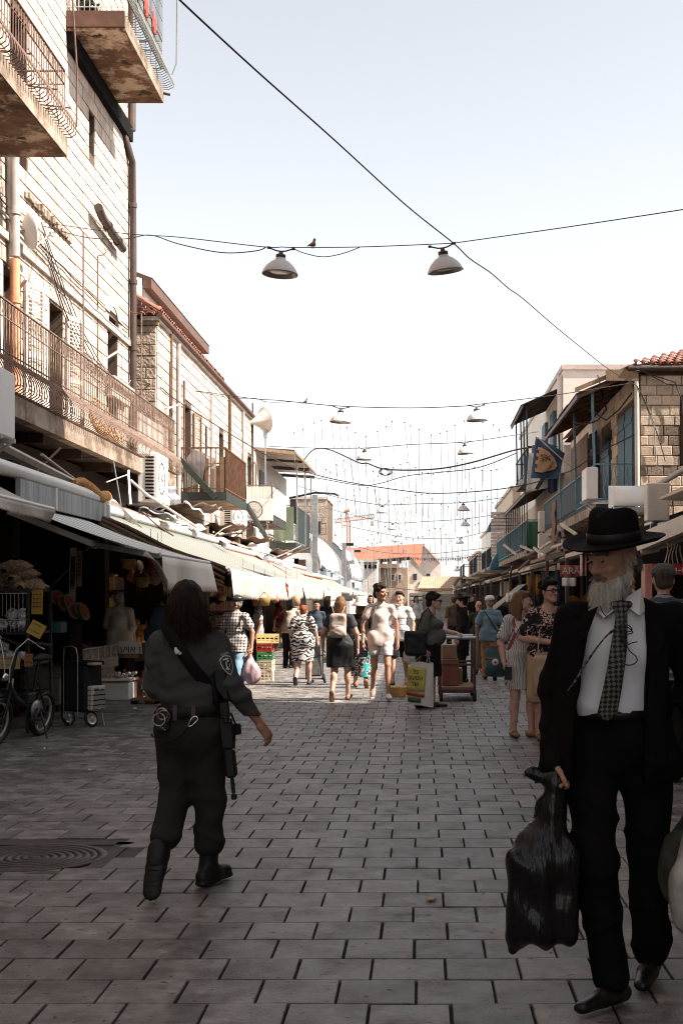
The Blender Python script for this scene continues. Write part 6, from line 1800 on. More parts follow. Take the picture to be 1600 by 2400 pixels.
# low stalls under the houses
rs_=thing('stall_row','low stall roofs running along the foot of the shaded houses','stall',(3.2,28,0))
for k in range(7):
 y0=18.5+k*3.6;z=2.24+.06*(k%3)-.01*k
 b=MB();b.poly([(2.45,y0,z),(2.45,y0,z+.07),(4.2,y0,z+.52),(4.2,y0,z+.44)],(0,3.52,0));b.obj('roof_sheet',[m_conc_light,m_corr,m_wood,m_conc_light][k%4],rs_)
 b=MB();b.bar((2.5,y0+.05,0),(2.5,y0+.05,z),.06,.06);b.obj('post',m_ironbrown,rs_)
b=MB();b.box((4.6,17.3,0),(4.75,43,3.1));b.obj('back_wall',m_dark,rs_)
for k in range(8):
 b=MB();y0=19+k*3.1;b.box((3.0,y0,.02),(4.2,y0+2.4,.82));b.obj('counter',[m_darkwood,m_wood][k%2],rs_)
fr_=thing('stall_row','dark far row of stalls under patched roofs along the shaded houses','stall',(3.6,65,0))
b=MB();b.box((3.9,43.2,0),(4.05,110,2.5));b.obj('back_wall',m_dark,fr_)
for k in range(14):
 y0=43.8+k*4.2;z=2.15+.12*(k%3)
 b=MB();b.poly([(2.3,y0,z),(2.3,y0,z+.08),(3.95,y0,z+.5),(3.95,y0,z+.42)],(0,4.0,0));b.obj('roof_sheet',[m_conc_light,m_corr,m_wood][k%3],fr_)
 b=MB();b.bar((2.35,y0+.1,0),(2.35,y0+.1,z),.07,.07);b.obj('post',m_ironbrown,fr_)
 b=MB();b.box((2.9,y0+.3,.02),(3.85,y0+3.6,.85));b.obj('counter',[m_darkwood,m_wood][k%2],fr_)
hm_=['faded red','pale','black','ochre','dark blue','cream','dark green']
for k in range(34):
 r_=random.Random(k+1300);y=20+k*.75+r_.uniform(-.2,.2)+(6 if k>20 else 0);h_=r_.uniform(.35,.9);w_=r_.uniform(.25,.5);x=2.75+r_.uniform(0,.8);q=r_.randrange(7)
 b=MB();b.grid(lambda u,v:(x+(u-.5)*w_,y+.03*math.sin(u*9+k),2.15-v*h_*(1-.12*math.sin(u*3.14))),6,4,thick=.01);o=b.obj('hanging_cloth',[m_red,m_paper,m_blackcloth0,m_ochre,m_flagblue0,m_cream,m_green][q]);tag(o,hm_[q]+' garment hanging under the stall roofs on the shaded side','cloth',hm_[q]+' garments under the stall roofs')
 # near awning with lamps at the right edge
ra=thing('shade_awning','pale canvas awning with double front beam over the drinks stall at the right edge','awning',(2.6,13,2.2))
b=MB();b.bar(W(1478,1293,16.2),W(1680,1206,11.4),.09,.09);b.obj('front_bar',m_cream,ra)
b=MB();b.bar(W(1520,1252,16.6),W(1700,1180,12.0),.08,.10);b.obj('upper_bar',m_cream,ra)
b=MB();q0,q1=W(1478,1293,16.2),W(1680,1206,11.4);b.add([q0,q1,(4.0,11.4,3.0),(4.0,16.2,2.95)],[(0,1,2,3)]);b.obj('canopy_cloth',m_ironbrown,ra)
for k in range(4):
 p=W(1500+k*34,1296-k*13,15.2);b=MB();b.tube([p,p+Vector((.22,0,.05))],.032,8);o=b.obj('tube_lamp',m_cream);tag(o,['lowest','second','third','highest'][k]+' unlit tube lamp in the row under the right edge awning beam','lamp','tube lamps under the awning')
for k in range(5):
 p=W(1560+k*9,1265+3*k,13.8);b=MB();b.tube([p+Vector((.02*math.sin(j+k),0,-.06*j)) for j in range(8+k)],.006,4);o=b.obj('dangling_cord',m_cream);tag(o,'pale cord dangling under the right edge awning','cord','cords dangling under the awning')
si_=thing('drinks_sign','red drinks cabinet sign with white script lettering behind the man in a cap','sign',W(1560,1390,13.6))
b=MB();p0,p1=W(1524,1347,13.6),W(1690,1321,13.6);b.box((p0.x,13.6,p0.z),(p1.x,13.68,p1.z));b.obj('header',m_red,si_)
b=MB();p0,p1=W(1509,1386,13.5),W(1525,1322,13.5);b.box((p0.x,13.45,p0.z-.9),(p1.x,13.7,p1.z));b.obj('side_panel',M('pale_red',(.52,.20,.17),.5),si_)
b=MB();p0,p1=W(1527,1460,13.7),W(1690,1342,13.7);b.box((p0.x,13.69,p0.z-.9),(p1.x,14.2,p1.z));b.obj('cabinet',m_dark,si_)
text_mesh('Coca-Cola',.115,m_white,'lettering',si_,Matrix.Translation(W(1588,1335,13.585))@Matrix.Rotation(R(90),4,'X')@Matrix(((1,.25,0,0),(0,1,0,0),(0,0,1,0),(0,0,0,1))))
for k in range(9):
 p=W(1462+7*(k%4),1365+14*(k//4),15.5);b=MB();b.ball(p,(.03,.03,.06),7,5);o=b.obj('snack_packet',[gm[0],gm[6],m_white][k%3]);tag(o,['orange','ochre','white'][k%3]+' snack packet hanging in the stall behind the old man','packet',['orange','ochre','white'][k%3]+' snack packets')
 # hanging cloths and goods at the stalls further on
for k,(x0,y0,x1,y1,d,m,l) in enumerate([(1312,1325,1362,1352,21,M('faded_red_cloth',(.36,.11,.09),.85,var=.25),'faded red valance with pale letters on a stall behind the bearded man'),(1316,1354,1350,1374,20.9,m_paper,'cream fringe hanging under the faded red valance'),(1360,1296,1376,1350,20,pattern('red_white','vstripe',(.55,.5,.46),(.5,.08,.09),12,1,ax=('X','Z')),'red and white striped cloth hanging just left of the old man face'),(1186,1390,1205,1412,27,m_paper,'white cloth panel hanging over the far right stalls'),(1208,1385,1236,1412,26,M('pale_blue_cloth',(.5,.55,.6),.85),'pale blue-white sheet hanging over the right stalls')]):
 b=MB();b.grid(lambda u,v:W(x0+(x1-x0)*u,y0+(y1-y0)*v,d)+Vector((0,.03*math.sin(u*12+k),0)),12,4,thick=.008);o=b.obj('hanging_cloth',m);tag(o,l,'cloth')
 if k==0:text_mesh('ARA',.15,m_paper,'lettering',o,Matrix.Translation(W(1337,1338,20.95))@Matrix.Rotation(R(90),4,'X'),local=True)
sa=thing('striped_awning','black and white striped small awning past the striped dress woman','awning',W(1180,1420,30))
b=MB();b.grid(lambda u,v:(W(1150,1440,30).x+.75*v,28.8+2.6*u,1.25+.62*v),2,2,thick=.02);b.obj('canopy_cloth',pattern('bw_stripe','vstripe',(.5,.46,.42),(.03,.03,.03),3.2,1,ax=('Y','Z')),sa)
b=MB();b.bar((W(1150,1440,30).x+.74,28.9,0),(W(1150,1440,30).x+.74,28.9,1.85),.05,.05);b.bar((W(1150,1440,30).x+.74,31.3,0),(W(1150,1440,30).x+.74,31.3,1.85),.05,.05);b.obj('post',m_black,sa)
for k in range(30):
 r_=random.Random(k+900);y=19+k*.75;x=3.05+r_.uniform(0,.9);b=MB()
 b.bev((x-.15,y-.12,.825),(x+.15,y+.12,.83+r_.uniform(.12,.35)),.02);m=gm[r_.randrange(7)];o=b.obj('goods_box',m);tag(o,gn[gm.index(m)].replace('packet','box')+' on the shaded stall counters','box',gn[gm.index(m)].replace('packet','boxes')+' on the shaded stalls')
for k in range(16):
 r_=random.Random(k+70);p=W(1200+k*10,1300-k*3+r_.uniform(-10,30),34-k*.6);L=r_.uniform(.3,.9)
 b=MB();b.bar(p,p+Vector((r_.uniform(-.3,.3),L,r_.uniform(-.3,.3))),.05,.05);o=b.obj('strut',m_strut if k%2 else m_ironbrown);tag(o,f'{["pale","brown"][(k+1)%2]} strut '+['low over','above','beside','behind'][k%4]+' the shaded stall roofs, number '.replace(', number ','')+['',' near the flags',' by the stacked units',' towards the far end'][k//4],'strut','struts above the shaded stalls')
 # ------------------------------------------------------------------ flags
fl=thing('city_flag','blue flag with a tan crenellated shield hanging from a slanting pole over the stalls','flag',W(1317,1077,33))
m_flagblue=M('flag_blue',(.055,.10,.17),.8,var=.3,scale=5,bump=.3,bscale=12)
corner=[W(1255,1021,33),W(1323,1062,33.1),W(1306,1122,33.2),W(1243,1121,33)]
def fpt(u,v):
 p=corner[0].lerp(corner[1],u).lerp(corner[3].lerp(corner[2],u),v)
 return p+Vector((0,.05*math.sin(u*7+v*3)+.03*math.sin(v*9),0))
b=MB();b.grid(fpt,14,12,thick=.006);b.obj('cloth',m_flagblue,fl)
m_shield=M('flag_tan',(.50,.30,.17),.8,var=.12,scale=9)
sh=[(.10,.22),(.26,.20),(.50,.24),(.72,.36),(.86,.55),(.80,.68),(.60,.80),(.36,.85),(.10,.84),(.10,.76),(.17,.74),(.16,.66),(.08,.65),(.08,.57),(.16,.55),(.16,.47),(.08,.46),(.08,.38),(.16,.37),(.17,.30),(.10,.29)]
def onflag(pts,off):return[fpt(u,v)+Vector((0,off,0)) for u,v in pts]
b=MB();b.poly(onflag([(.47+(u-.47)*1.07,.53+(v-.53)*1.07) for u,v in sh],-.08),(0,.006,0));b.obj('shield_outline',m_ink,fl)
b=MB();b.poly(onflag(sh,-.088),(0,.006,0));b.obj('shield',m_shield,fl)
b=MB()
for k in range(7):
 v=.28+k*.08;b.bar(*onflag([(.2,v+.01),(.74-abs(k-3)*.05,v+.03)],-.092),.004,.004)
b.obj('masonry_lines',M('flag_brown',(.24,.13,.08),.8),fl)
b=MB()
for pts in([(.26,.42),(.34,.36),(.46,.38),(.56,.34)],[(.24,.5),(.36,.5),(.46,.44),(.58,.46)],[(.3,.58),(.36,.5)],[(.44,.54),(.42,.46)],[(.22,.38),(.3,.46)],[(.52,.40),(.58,.50)],[(.3,.44),(.5,.42)]):b.tube(onflag(pts,-.094),.009,4)
b.obj('emblem',m_ink,fl)
text_mesh('ירושלים'[::-1],.10,m_ink,'lettering',fl,Matrix.Translation(fpt(.62,.66)+Vector((0,-.10,0)))@Matrix.Rotation(R(90),4,'X')@Matrix.Rotation(R(62),4,'Z'),ext=.001)
fp=thing('flag_pole','thin white slanting pole holding the blue flag out from the balcony','pole',W(1358,1115,33.2));b=MB();b.tube([W(1362,1122,33.4),W(1318,1078,33.05),W(1256,1022,32.99)],.016,6);b.obj('pole',m_cream,fp);b=MB();b.bev(W(1352,1112,33.4),W(1366,1130,33.6),.01);b.obj('holder',m_blueiron,fp)
wf=thing('white_flag','white flag with navy stripes drooping behind the blue flag','flag',W(1260,1120,33.4))
b=MB();b.grid(lambda u,v:W(1238+46*u+16*v-22*v*(1-u),1062+92*v-14*u*v,33.5+.05*math.sin(u*9)),12,10,thick=.006);b.obj('cloth',m_paper,wf)
b=MB();b.poly([W(1252,1146,33.36),W(1260,1149,33.36),W(1277,1122,33.36),W(1267,1120,33.36)],(0,.01,0));b.obj('stripe',M('navy',(.02,.03,.08),.8),wf)
b=MB();b.grid(lambda u,v:W(1283+22*u,1118+36*v+3*math.sin(u*5),33.45+.04*math.sin(u*8)),8,6,thick=.006);b.obj('dark_fold',M('navy',(.02,.03,.08),.8),wf)
b=MB();b.grid(lambda u,v:W(1226+9*u+8*v*(1-v),1068+70*v,33.6),4,8,thick=.006);b.obj('blue_fold',m_flagblue,wf)
# ------------------------------------------------------------------ far right houses and blue awnings
for i,(y0,y1,x,z,m,l) in enumerate([(62.1,76,4.35,6.9,m_lime_s,'small stone house with slatted balcony past the plastered house'),(76.2,92,4.2,5.9,m_plaster,'low pale house with blue awnings on the shaded side'),(92.3,112,4.0,4.9,m_lime_s,'farthest low stone house on the shaded side')]):
 t=thing('far_house',l,'building',(x+2,(y0+y1)/2,0));b=MB();b.box((x,y0,0),(x+6,y1,z));b.obj('wall',m,t)
 b=MB();b.box((x-.1,y0-.08,z+.001),(x+6,y1,z+.15));b.obj('coping',m_conc_light,t)
 for k in range(4):
  b=MB();b.box((x-.06,y0+1.5+k*3.2,3.6),(x-.001,y0+2.5+k*3.2,5.2 if z>6 else 4.6));w_=b.obj('window',m_bluewood,t)
 b=MB();b.box((x+.4,y0-.05,3.8),(x+1.2,y0-.001,4.8));b.obj('window',m_glassdark,t)
 for k in range(2):
  b=MB();b.box((x-1.0,y0+1+k*6,3.05),(x,y0+5+k*6,3.2));b.obj('balcony_slab',m_concrete,t)
  b=MB()
  for q in range(9):b.bar((x-.98,y0+1+k*6+q*.5,3.2),(x-.98,y0+1+k*6+q*.5,4.1),.03,.03)
  b.bar((x-.98,y0+1+k*6,4.12),(x-.98,y0+5+k*6,4.12),.05,.05);b.bar((x-.98,y0+1+k*6,4.1),(x,y0+1+k*6,4.1),.05,.05);b.obj('balcony_rail',m_black,t)
sl_=thing('slatted_screen','pinkish horizontal slats screening a balcony behind the low canopy','screen',(3.9,62,4))
for k in range(13):
 b=MB();b.box((3.3,61.95,3.6+k*.17),(4.9,61.99,3.6+k*.17+.13));b.obj('slat',M('pink_slat',(.55,.44,.38),.8),sl_)
m_awblue=M('blue_canvas',(.035,.105,.15),.8,var=.3,scale=3,bump=.2)
for i,(px,py,d,w,l) in enumerate([(1178,1246,63,1.5,'teal quarter-dome awning on the far right balcony, the larger'),(1158,1248,68,1.3,'second teal dome awning just left of the larger one'),(1165,1338,60,1.4,'low dark blue dome awning above the far right stalls')]):
 p=W(px,py,d);t=thing('dome_awning',l,'awning',p,group='blue dome awnings')
 b=MB();b.grid(lambda u,v:(p.x+.75-1.1*math.cos(v*1.57)*(1-0),p.y-w/2+w*u,p.z+1.05*math.sin(v*1.57)),4,8,thick=.02);b.grid(lambda u,v:(p.x+.75-1.1*u*math.cos(v*1.57),p.y-w/2-.001,p.z+1.05*u*math.sin(v*1.57)),4,8,thick=.02)
 b.obj('cloth',m_awblue,t)
 b=MB()
 for k in range(5):b.bar((p.x+.75,p.y-w/2-.03,p.z),(p.x+.75-1.1*math.cos(k*.38),p.y-w/2-.03,p.z+1.05*math.sin(k*.38)),.03,.03)
 b.obj('rib',m_blueiron,t)
 # ------------------------------------------------------------------ the far end of the street
rr=thing('red_roofed_house','brick house with long red tiled roof closing the far end of the street','building',(-2.5,112,0))
d=110.0
b=MB();b.box((W(842,1400,d).x,d,0),(W(955,1400,d).x,d+14,W(900,1330,d).z));b.obj('wall',M('far_stone',(.36,.26,.19),.9,var=.3,scale=1.2,bump=.4,bscale=8),rr)
b=MB();b.add([W(784,1318,d-.6),W(962,1304,d-.6),W(990,1274,d+9),W(812,1285,d+9),W(784,1321,d-.6),W(962,1307,d-.6)],[(0,1,2,3),(0,4,5,1)]);b.add([W(962,1304,d-.6),W(990,1274,d+9),W(985,1330,d+9)],[(0,1,2)]);b.obj('roof',M('far_red_tile',(.33,.115,.068),.85,var=.2,scale=2,bump=.3,bscale=14),rr)
b=MB();b.bar(W(784,1322,d-.5),W(962,1309,d-.5),.3,.25);b.obj('eaves',m_darkwood,rr)
for i,(x0,y0,x1,y1) in enumerate([(888,1312,896,1322),(908,1310,918,1322),(930,1309,940,1321),(915,1345,925,1362),(932,1345,941,1360),(902,1385,912,1398),(930,1384,940,1398),(870,1340,880,1356)]):
 b=MB();p0,p1=W(x0,y1,d-.15),W(x1,y0,d-.15);b.box((p0.x,d-.12,p0.z),(p1.x,d-.003,p1.z));w_=b.obj('window',m_shutter,rr)
 b=MB();b.box((p0.x+.06,d-.14,p0.z+.06),(p1.x-.06,d-.121,p1.z-.06));b.obj('pane',m_glassdark,w_)
b=MB();p0,p1=W(842,1332,d-.3),W(935,1322,d-.3);b.box((p0.x,d-1.2,p0.z),(p1.x,d-.004,p1.z));b.obj('balcony',m_wood,rr)
lt=thing('lean_to_house','small flat-roofed front with dark opening left of the far brick house','building',W(850,1400,104));b=MB();p0,p1=W(842,1400,104),W(884,1318,104);b.box((p0.x,104,0),(p1.x,107,p1.z));b.obj('wall',m_plaster,lt);b=MB();p0,p1=W(850,1332,103.9),W(882,1324,103.9);b.box((p0.x,103.8,p0.z),(p1.x,103.99,p1.z));b.obj('opening',m_dark,lt)
b=MB();p0=W(840,1318,103.9);p1=W(885,1312,103.9);b.box((p0.x,102.9,p0.z),(p1.x,106,p1.z));b.obj('roof',m_conc_light,lt)
wg=thing('white_gabled_house','large white gable-ended house behind the far right rooftops','building',W(995,1400,120));d=120.0
b=MB();b.poly([W(957,1405,d),W(957,1316,d),W(992,1276,d),W(1032,1318,d),W(1032,1405,d)],(0,16,0));b.obj('wall',m_plaster,wg)
b=MB();b.bar(W(957,1316,d-.1),W(992,1275,d-.1),.4,.2);b.bar(W(992,1275,d-.1),W(1032,1318,d-.1),.4,.2);b.obj('coping',m_white,wg)
for k,(x,y) in enumerate([(972,1352),(985,1372),(1003,1352)]):
 b=MB();p=W(x,y,d-.05);b.box((p.x-.18,d-.08,p.z-.3),(p.x+.18,d-.002,p.z+.3));b.obj('window',m_glassdark,wg)
ts=thing('tiled_stone_house','low stone house with pale tiled roof at the far right end of the street','building',W(1040,1400,100));d=100.0
b=MB();b.box((W(980,1400,d).x,d,0),(W(1105,1400,d).x,d+10,W(1000,1378,d).z));b.obj('wall',m_lime_s,ts)
b=MB();b.add([W(978,1379,d-.4),W(1108,1379,d-.4),W(1085,1352,d+6),W(990,1352,d+6)],[(0,1,2,3)]);b.obj('roof',M('pale_tile',(.48,.31,.21),.85,var=.2,scale=3,bump=.4,bscale=12),ts)
b=MB()
for k in range(26):
 p=W(980+k*5,1379,d-.42);q=W(991+k*3.75,1352,d+5.98);b.bar(p,q,.07,.07)
b.obj('roof_tile',M('pale_tile',(.48,.31,.21),.85),ts)['kind']='stuff'
ar=thing('arched_house','stone house with arched gable just right of the pale tiled roof','building',W(1090,1400,96));d=96.0
b=MB();b.poly([W(1062,1405,d),W(1062,1372,d),W(1072,1356,d),W(1086,1351,d),W(1100,1360,d),W(1108,1378,d),W(1108,1405,d)],(0,8,0));b.obj('wall',m_lime,ar)
b=MB();b.tube([W(1062,1372,d-.05),W(1072,1356,d-.05),W(1086,1351,d-.05),W(1100,1360,d-.05),W(1108,1378,d-.05)],.12,5);b.obj('arch_moulding',m_wood,ar)
b=MB();b.box((W(1080,1400,d).x,d-.05,1.9),(W(1090,1400,d).x,d-.003,3.1));b.obj('window',m_glassdark,ar)
fs_=thing('far_shop_row','grey shuttered far stalls under rolled blinds at the end of the street','shop front',W(1000,1400,92));d=92.0
b=MB();b.box((W(958,1400,d).x,d,0),(W(1120,1400,d).x,d+3,W(1000,1392,d).z));b.obj('wall',M('grey_shop',(.22,.20,.185),.8,var=.35,scale=1.5),fs_)
for k in range(6):
 b=MB();z=.4+k*.28;b.box((W(960,1400,d).x,d-.25,z),(W(990,1400,d).x,d-.02,z+.2));b.obj('shutter_band',[m_galv,m_steel][k%2],fs_)
bk_=thing('terrace_backdrop','row of pale rooftops filling the gap beyond the left columns','building',W(780,1400,125));d=125.0
b=MB();b.box((W(700,1400,d).x,d,0),(W(850,1400,d).x,d+10,W(770,1352,d).z));b.obj('wall',m_plaster,bk_)
b=MB();b.box((W(1030,1400,140).x,140,0),(W(1260,1400,140).x,150,3.2));b.obj('annex',m_lime_s,bk_)
# tower crane
cr=thing('tower_crane','orange tower crane with short jib standing far behind the red roof','crane',W(816,1320,230));d=230.0
m_crane=M('crane_orange',(.50,.24,.13),.7,var=.15)
b=MB()
xL,xR_=W(812,0,d).x,W(820,0,d).x;z0,z1=0,W(0,1222,d).z
for x in(xL,xR_):
 for y in(d,d+.6):b.bar((x,y,z0),(x,y,z1),.14,.14)
n=18
for k in range(n):
 za,zb=z0+(z1-z0)*k/n,z0+(z1-z0)*(k+1)/n;b.bar((xL,d,za),(xR_,d,zb),.09,.09);b.bar((xR_,d,za),(xL,d,zb),.07,.07);b.bar((xL,d,za),(xR_,d,za),.09,.09)
b.obj('mast',m_crane,cr)
def truss(a,c,h,n,nm,m):
 b=MB();a,c=Vector(a),Vector(c);up=Vector((0,0,h))
 b.bar(a,c,.16,.16);b.bar(a+up,c+up,.12,.12)
 for k in range(n):b.bar(a.lerp(c,k/n),a.lerp(c,(k+.5)/n)+up,.08,.08);b.bar(a.lerp(c,(k+.5)/n)+up,a.lerp(c,(k+1)/n),.08,.08)
 b.obj(nm,m,cr)
truss(W(783,1226,d),W(862,1216,d),.7,14,'jib',m_crane)
truss(W(862,1216,d),W(877,1214,d),.7,3,'counter_jib',m_wood)
b=MB();b.bar(W(812,1222,d),W(810,1196,d),.25,.25);b.bar(W(820,1222,d),W(810,1196,d),.2,.2);b.tube([W(806,1200,d),W(818,1195,d)],.3,5);b.obj('cat_head',m_crane,cr)
b=MB();p=W(871,1222,d);b.box((p.x-.25,d-.2,p.z-.8),(p.x+.35,d+.4,p.z+.1));b.obj('counterweight',m_conc_light,cr)
b=MB();p=W(806,1232,d);b.box((p.x-.5,d-.3,p.z-.4),(p.x+.3,d+.4,p.z+.6));b.obj('cab',m_white,cr)
b=MB();b.bar(W(810,1196,d),W(862,1216,d),.05,.05);b.bar(W(810,1196,d),W(785,1226,d),.05,.05);b.obj('tie_rope',m_cable,cr)
rl=thing('roof_beacon','thin rod with an orange ball left of the crane mast','mast',W(786,1320,140));b=MB();b.bar(W(786,1320,140),W(786,1256,140),.08,.08);b.obj('rod',m_white,rl);b=MB();b.ball(W(786,1254,140),.12,8,6);b.obj('ball',m_crane,rl)
# ------------------------------------------------------------------ sky: lamps on cables, strings of lights
m_lampw=M('lamp_enamel',(.62,.60,.57),.45,var=.06,scale=5,bump=.03)
m_lampin=M('lamp_reflector',(.40,.38,.36),.30,metal=.5,var=.1,scale=6)
m_bulb=M('lamp_glass',(.75,.74,.70),.15,var=.05)
def pendant(loc,label,r=.235,tilt=(0,0)):
 t=thing('pendant_lamp',label,'street lamp',loc,group='enamel lamps hung on cables over the street',local=True);t.rotation_euler=(tilt[0],tilt[1],0)
 prof=[(.03,.20),(.06,.20),(.075,.17),(.12,.145),(.175,.095),(.215,.04),(.232,.0),(.238,-.02)]
 b=MB();b.lathe([(a*r/.235,z*r/.235) for a,z in prof],22);b.obj('shade',m_lampw,t,local=True)
 b=MB();b.lathe([(a*r/.235*.97,z*r/.235-.004) for a,z in reversed(prof)],22);b.lathe([(r*.985,-.021),(r*1.012,-.021),(r*1.012,-.008)],22);b.obj('reflector',m_lampin,t,local=True)
 b=MB();b.lathe([(0,-.0),(.10,.0),(.155,.02),(.16,.03)],16);b.obj('glass',m_bulb,t,local=True)
 b=MB();b.lathe([(0,.29),(.028,.28),(.03,.25),(.065,.24),(.065,.2),(0,.2)],12);b.obj('gear_housing',m_ironbrown,t,local=True)
 b=MB();b.tube([(-.16,0,.325),(-.06,0,.29),(0,0,.285),(.06,0,.29),(.16,0,.325)],.010,5);b.box((-.18,-.012,.31),(-.14,.012,.34));b.box((.14,-.012,.31),(.18,.012,.34));b.obj('hanger',m_black,t,local=True)
 return t
lamps=[(656,640,16.8,'nearest left',(0,.05)),(1043,633,16.8,'nearest right',(.10,-.14)),(797,988,28.2,'second row left',(0,.06)),(1117,984,28.2,'second row right',(0,-.03)),(853,1076,37,'third row left',(0,.03)),(1090,1062,37,'third row right',(0,-.08)),(896,1201,48.6,'fourth row left',(0,0)),(1085,1196,48.6,'fourth row right',(0,0)),(919,1240,60,'fifth row left',(0,.05)),(1090,1232,60,'fifth row right',(0,.03)),(927,1268,72,'sixth row left',(0,0)),(1077,1273,72,'sixth row right',(0,0)),(1073,1313,92,'seventh row',(0,0)),(1071,1338,84,'low far',(0,0))]
for(px,py,d,l,tl) in lamps:pendant(W(px,py,d),l+' white enamel lamp hanging on its cable over the street',tilt=tl)
def cable(pts,r,label,m=None,smooth=True,group=None):
 P=[W(*p) for p in pts]
 if smooth and len(P)>2:
  Q=[]
  for i in range(len(P)-1):
   p0,p1,p2,p3=P[max(i-1,0)],P[i],P[i+1],P[min(i+2,len(P)-1)]
   for k in range(6):
    t=k/6;Q.append(.5*((2*p1)+(p2-p0)*t+(2*p0-5*p1+4*p2-p3)*t*t+(3*p1-p0-3*p2+p3)*t**3))
  P=Q+[P[-1]]
 b=MB();b.tube(P,r,5);o=b.obj('cable',m or m_cable);tag(o,label,'cable',group);return o
cable([(395,-30,9.0),(430,8,9.4),(600,165,11),(780,325,13),(950,480,15.6),(1062,570,16.75),(1100,606,17.6),(1150,640,18.6),(1190,675,19.8),(1225,700,21),(1300,765,23.8),(1370,822,26.5),(1425,865,28.3),(1492,905,29.3)],.0085,'long slack black cable running diagonally from top left to the banded house')
cable([(104,522,22),(290,547,19.5),(420,556,18.3),(612,578,16.9),(660,579,16.8)],.0065,'taut wire from the tall house wall to the nearest left lamp')
cable([(660,579,16.8),(700,580,16.8),(840,579,16.8),(1000,573,16.8),(1062,570,16.75)],.0065,'taut wire between the two nearest lamps')
cable([(1062,570,16.75),(1330,532,15.2),(1640,485,13.8)],.0065,'taut wire from the nearest right lamp to the right edge')
cable([(104,530,22),(200,556,20.5),(292,560,19.6),(352,551,18.8),(420,572,18),(520,592,17.4),(600,588,17),(625,578,16.9)],.0075,'slack supply cable drooping left of the nearest left lamp')
cable([(690,584,16.8),(712,593,16.8),(755,602,16.8),(800,595,16.8),(842,580,16.8)],.006,'slack loop of supply cable right of the nearest left lamp')
cable([(460,916,33.5),(560,930,31.5),(610,936,31),(650,938,30.5),(690,942,29.8),(800,952,28.2),(960,956,28.2),(1080,952,28.2),(1117,948,28.2),(1300,926,28.8),(1490,896,29.4)],.010,'wire carrying the second row of lamps between the houses')
cable([(455,916,33.5),(540,932,32),(600,934,31.2),(625,942,30.9),(680,942,30)],.008,'slack wire looping beside the gabled house towards the second lamps')
cable([(630,1046,46),(730,1050,40),(853,1050,37),(960,1042,37),(1090,1036,37),(1190,1022,38),(1260,1012,43)],.011,'wire carrying the third row of lamps')
cable([(712,1078,50),(735,1054,44),(772,1054,42),(840,1084,38),(860,1086,37.5),(905,1100,36),(1010,1100,34),(1100,1085,33),(1200,1056,33),(1245,1048,33)],.022,'thick black bundled cable sagging across the street below the third lamps')
for k in range(3):
 b=MB();p=W(903,1103,36);b.tube([p+Vector((.12*math.cos(a+k)*(1+.3*k),.02*k,-.03+.10*math.sin(a*1.0+k))) for a in[6.28*i/12 for i in range(12)]],.012,4,closed=True);o=b.obj('cable_coil',m_cable);tag(o,'small coil of black cable knotted on the sagging bundle','cable','coils on the sagging bundle')
cable([(380,910,30),(440,955,31),(640,1075,36),(760,1118,36),(930,1148,34.5),(1040,1156,33.5),(1200,1142,32),(1330,1106,30.5),(1400,1062,29.8),(1492,1016,29.4)],.014,'long black cable from the pale balcony dipping across to the banded house')
cable([(300,882,28.6),(380,910,30)],.014,'black cable end beside the corner drainpipe')
cable([(665,1110,52),(740,1120,46),(840,1137,42),(890,1133,41),(950,1116,39),(1020,1108,37),(1120,1096,35),(1210,1062,34)],.014,'wavy black cable crossing under the bundled cable')
cable([(700,1140,62),(800,1168,55),(880,1182,49),(896,1184,48.6),(1000,1180,48.6),(1085,1178,48.6),(1180,1166,48)],.013,'wire carrying the fourth row of lamps')
cable([(760,1190,70),(860,1215,62),(919,1226,60),(1000,1222,60),(1090,1216,60),(1200,1200,58)],.014,'wire carrying the fifth row of lamps')
cable([(800,1230,80),(927,1256,72),(1000,1262,72),(1077,1260,72),(1160,1240,70)],.015,'wire carrying the sixth row of lamps')
cable([(812,1275,82),(900,1295,84),(1000,1298,84),(1090,1290,82),(1170,1280,76)],.018,'dark cable sagging in front of the white gabled house')
cable([(880,1372,86),(960,1382,80),(1020,1386,78),(1100,1378,72),(1170,1370,66)],.02,'low dark cable sagging before the pale tiled roof')
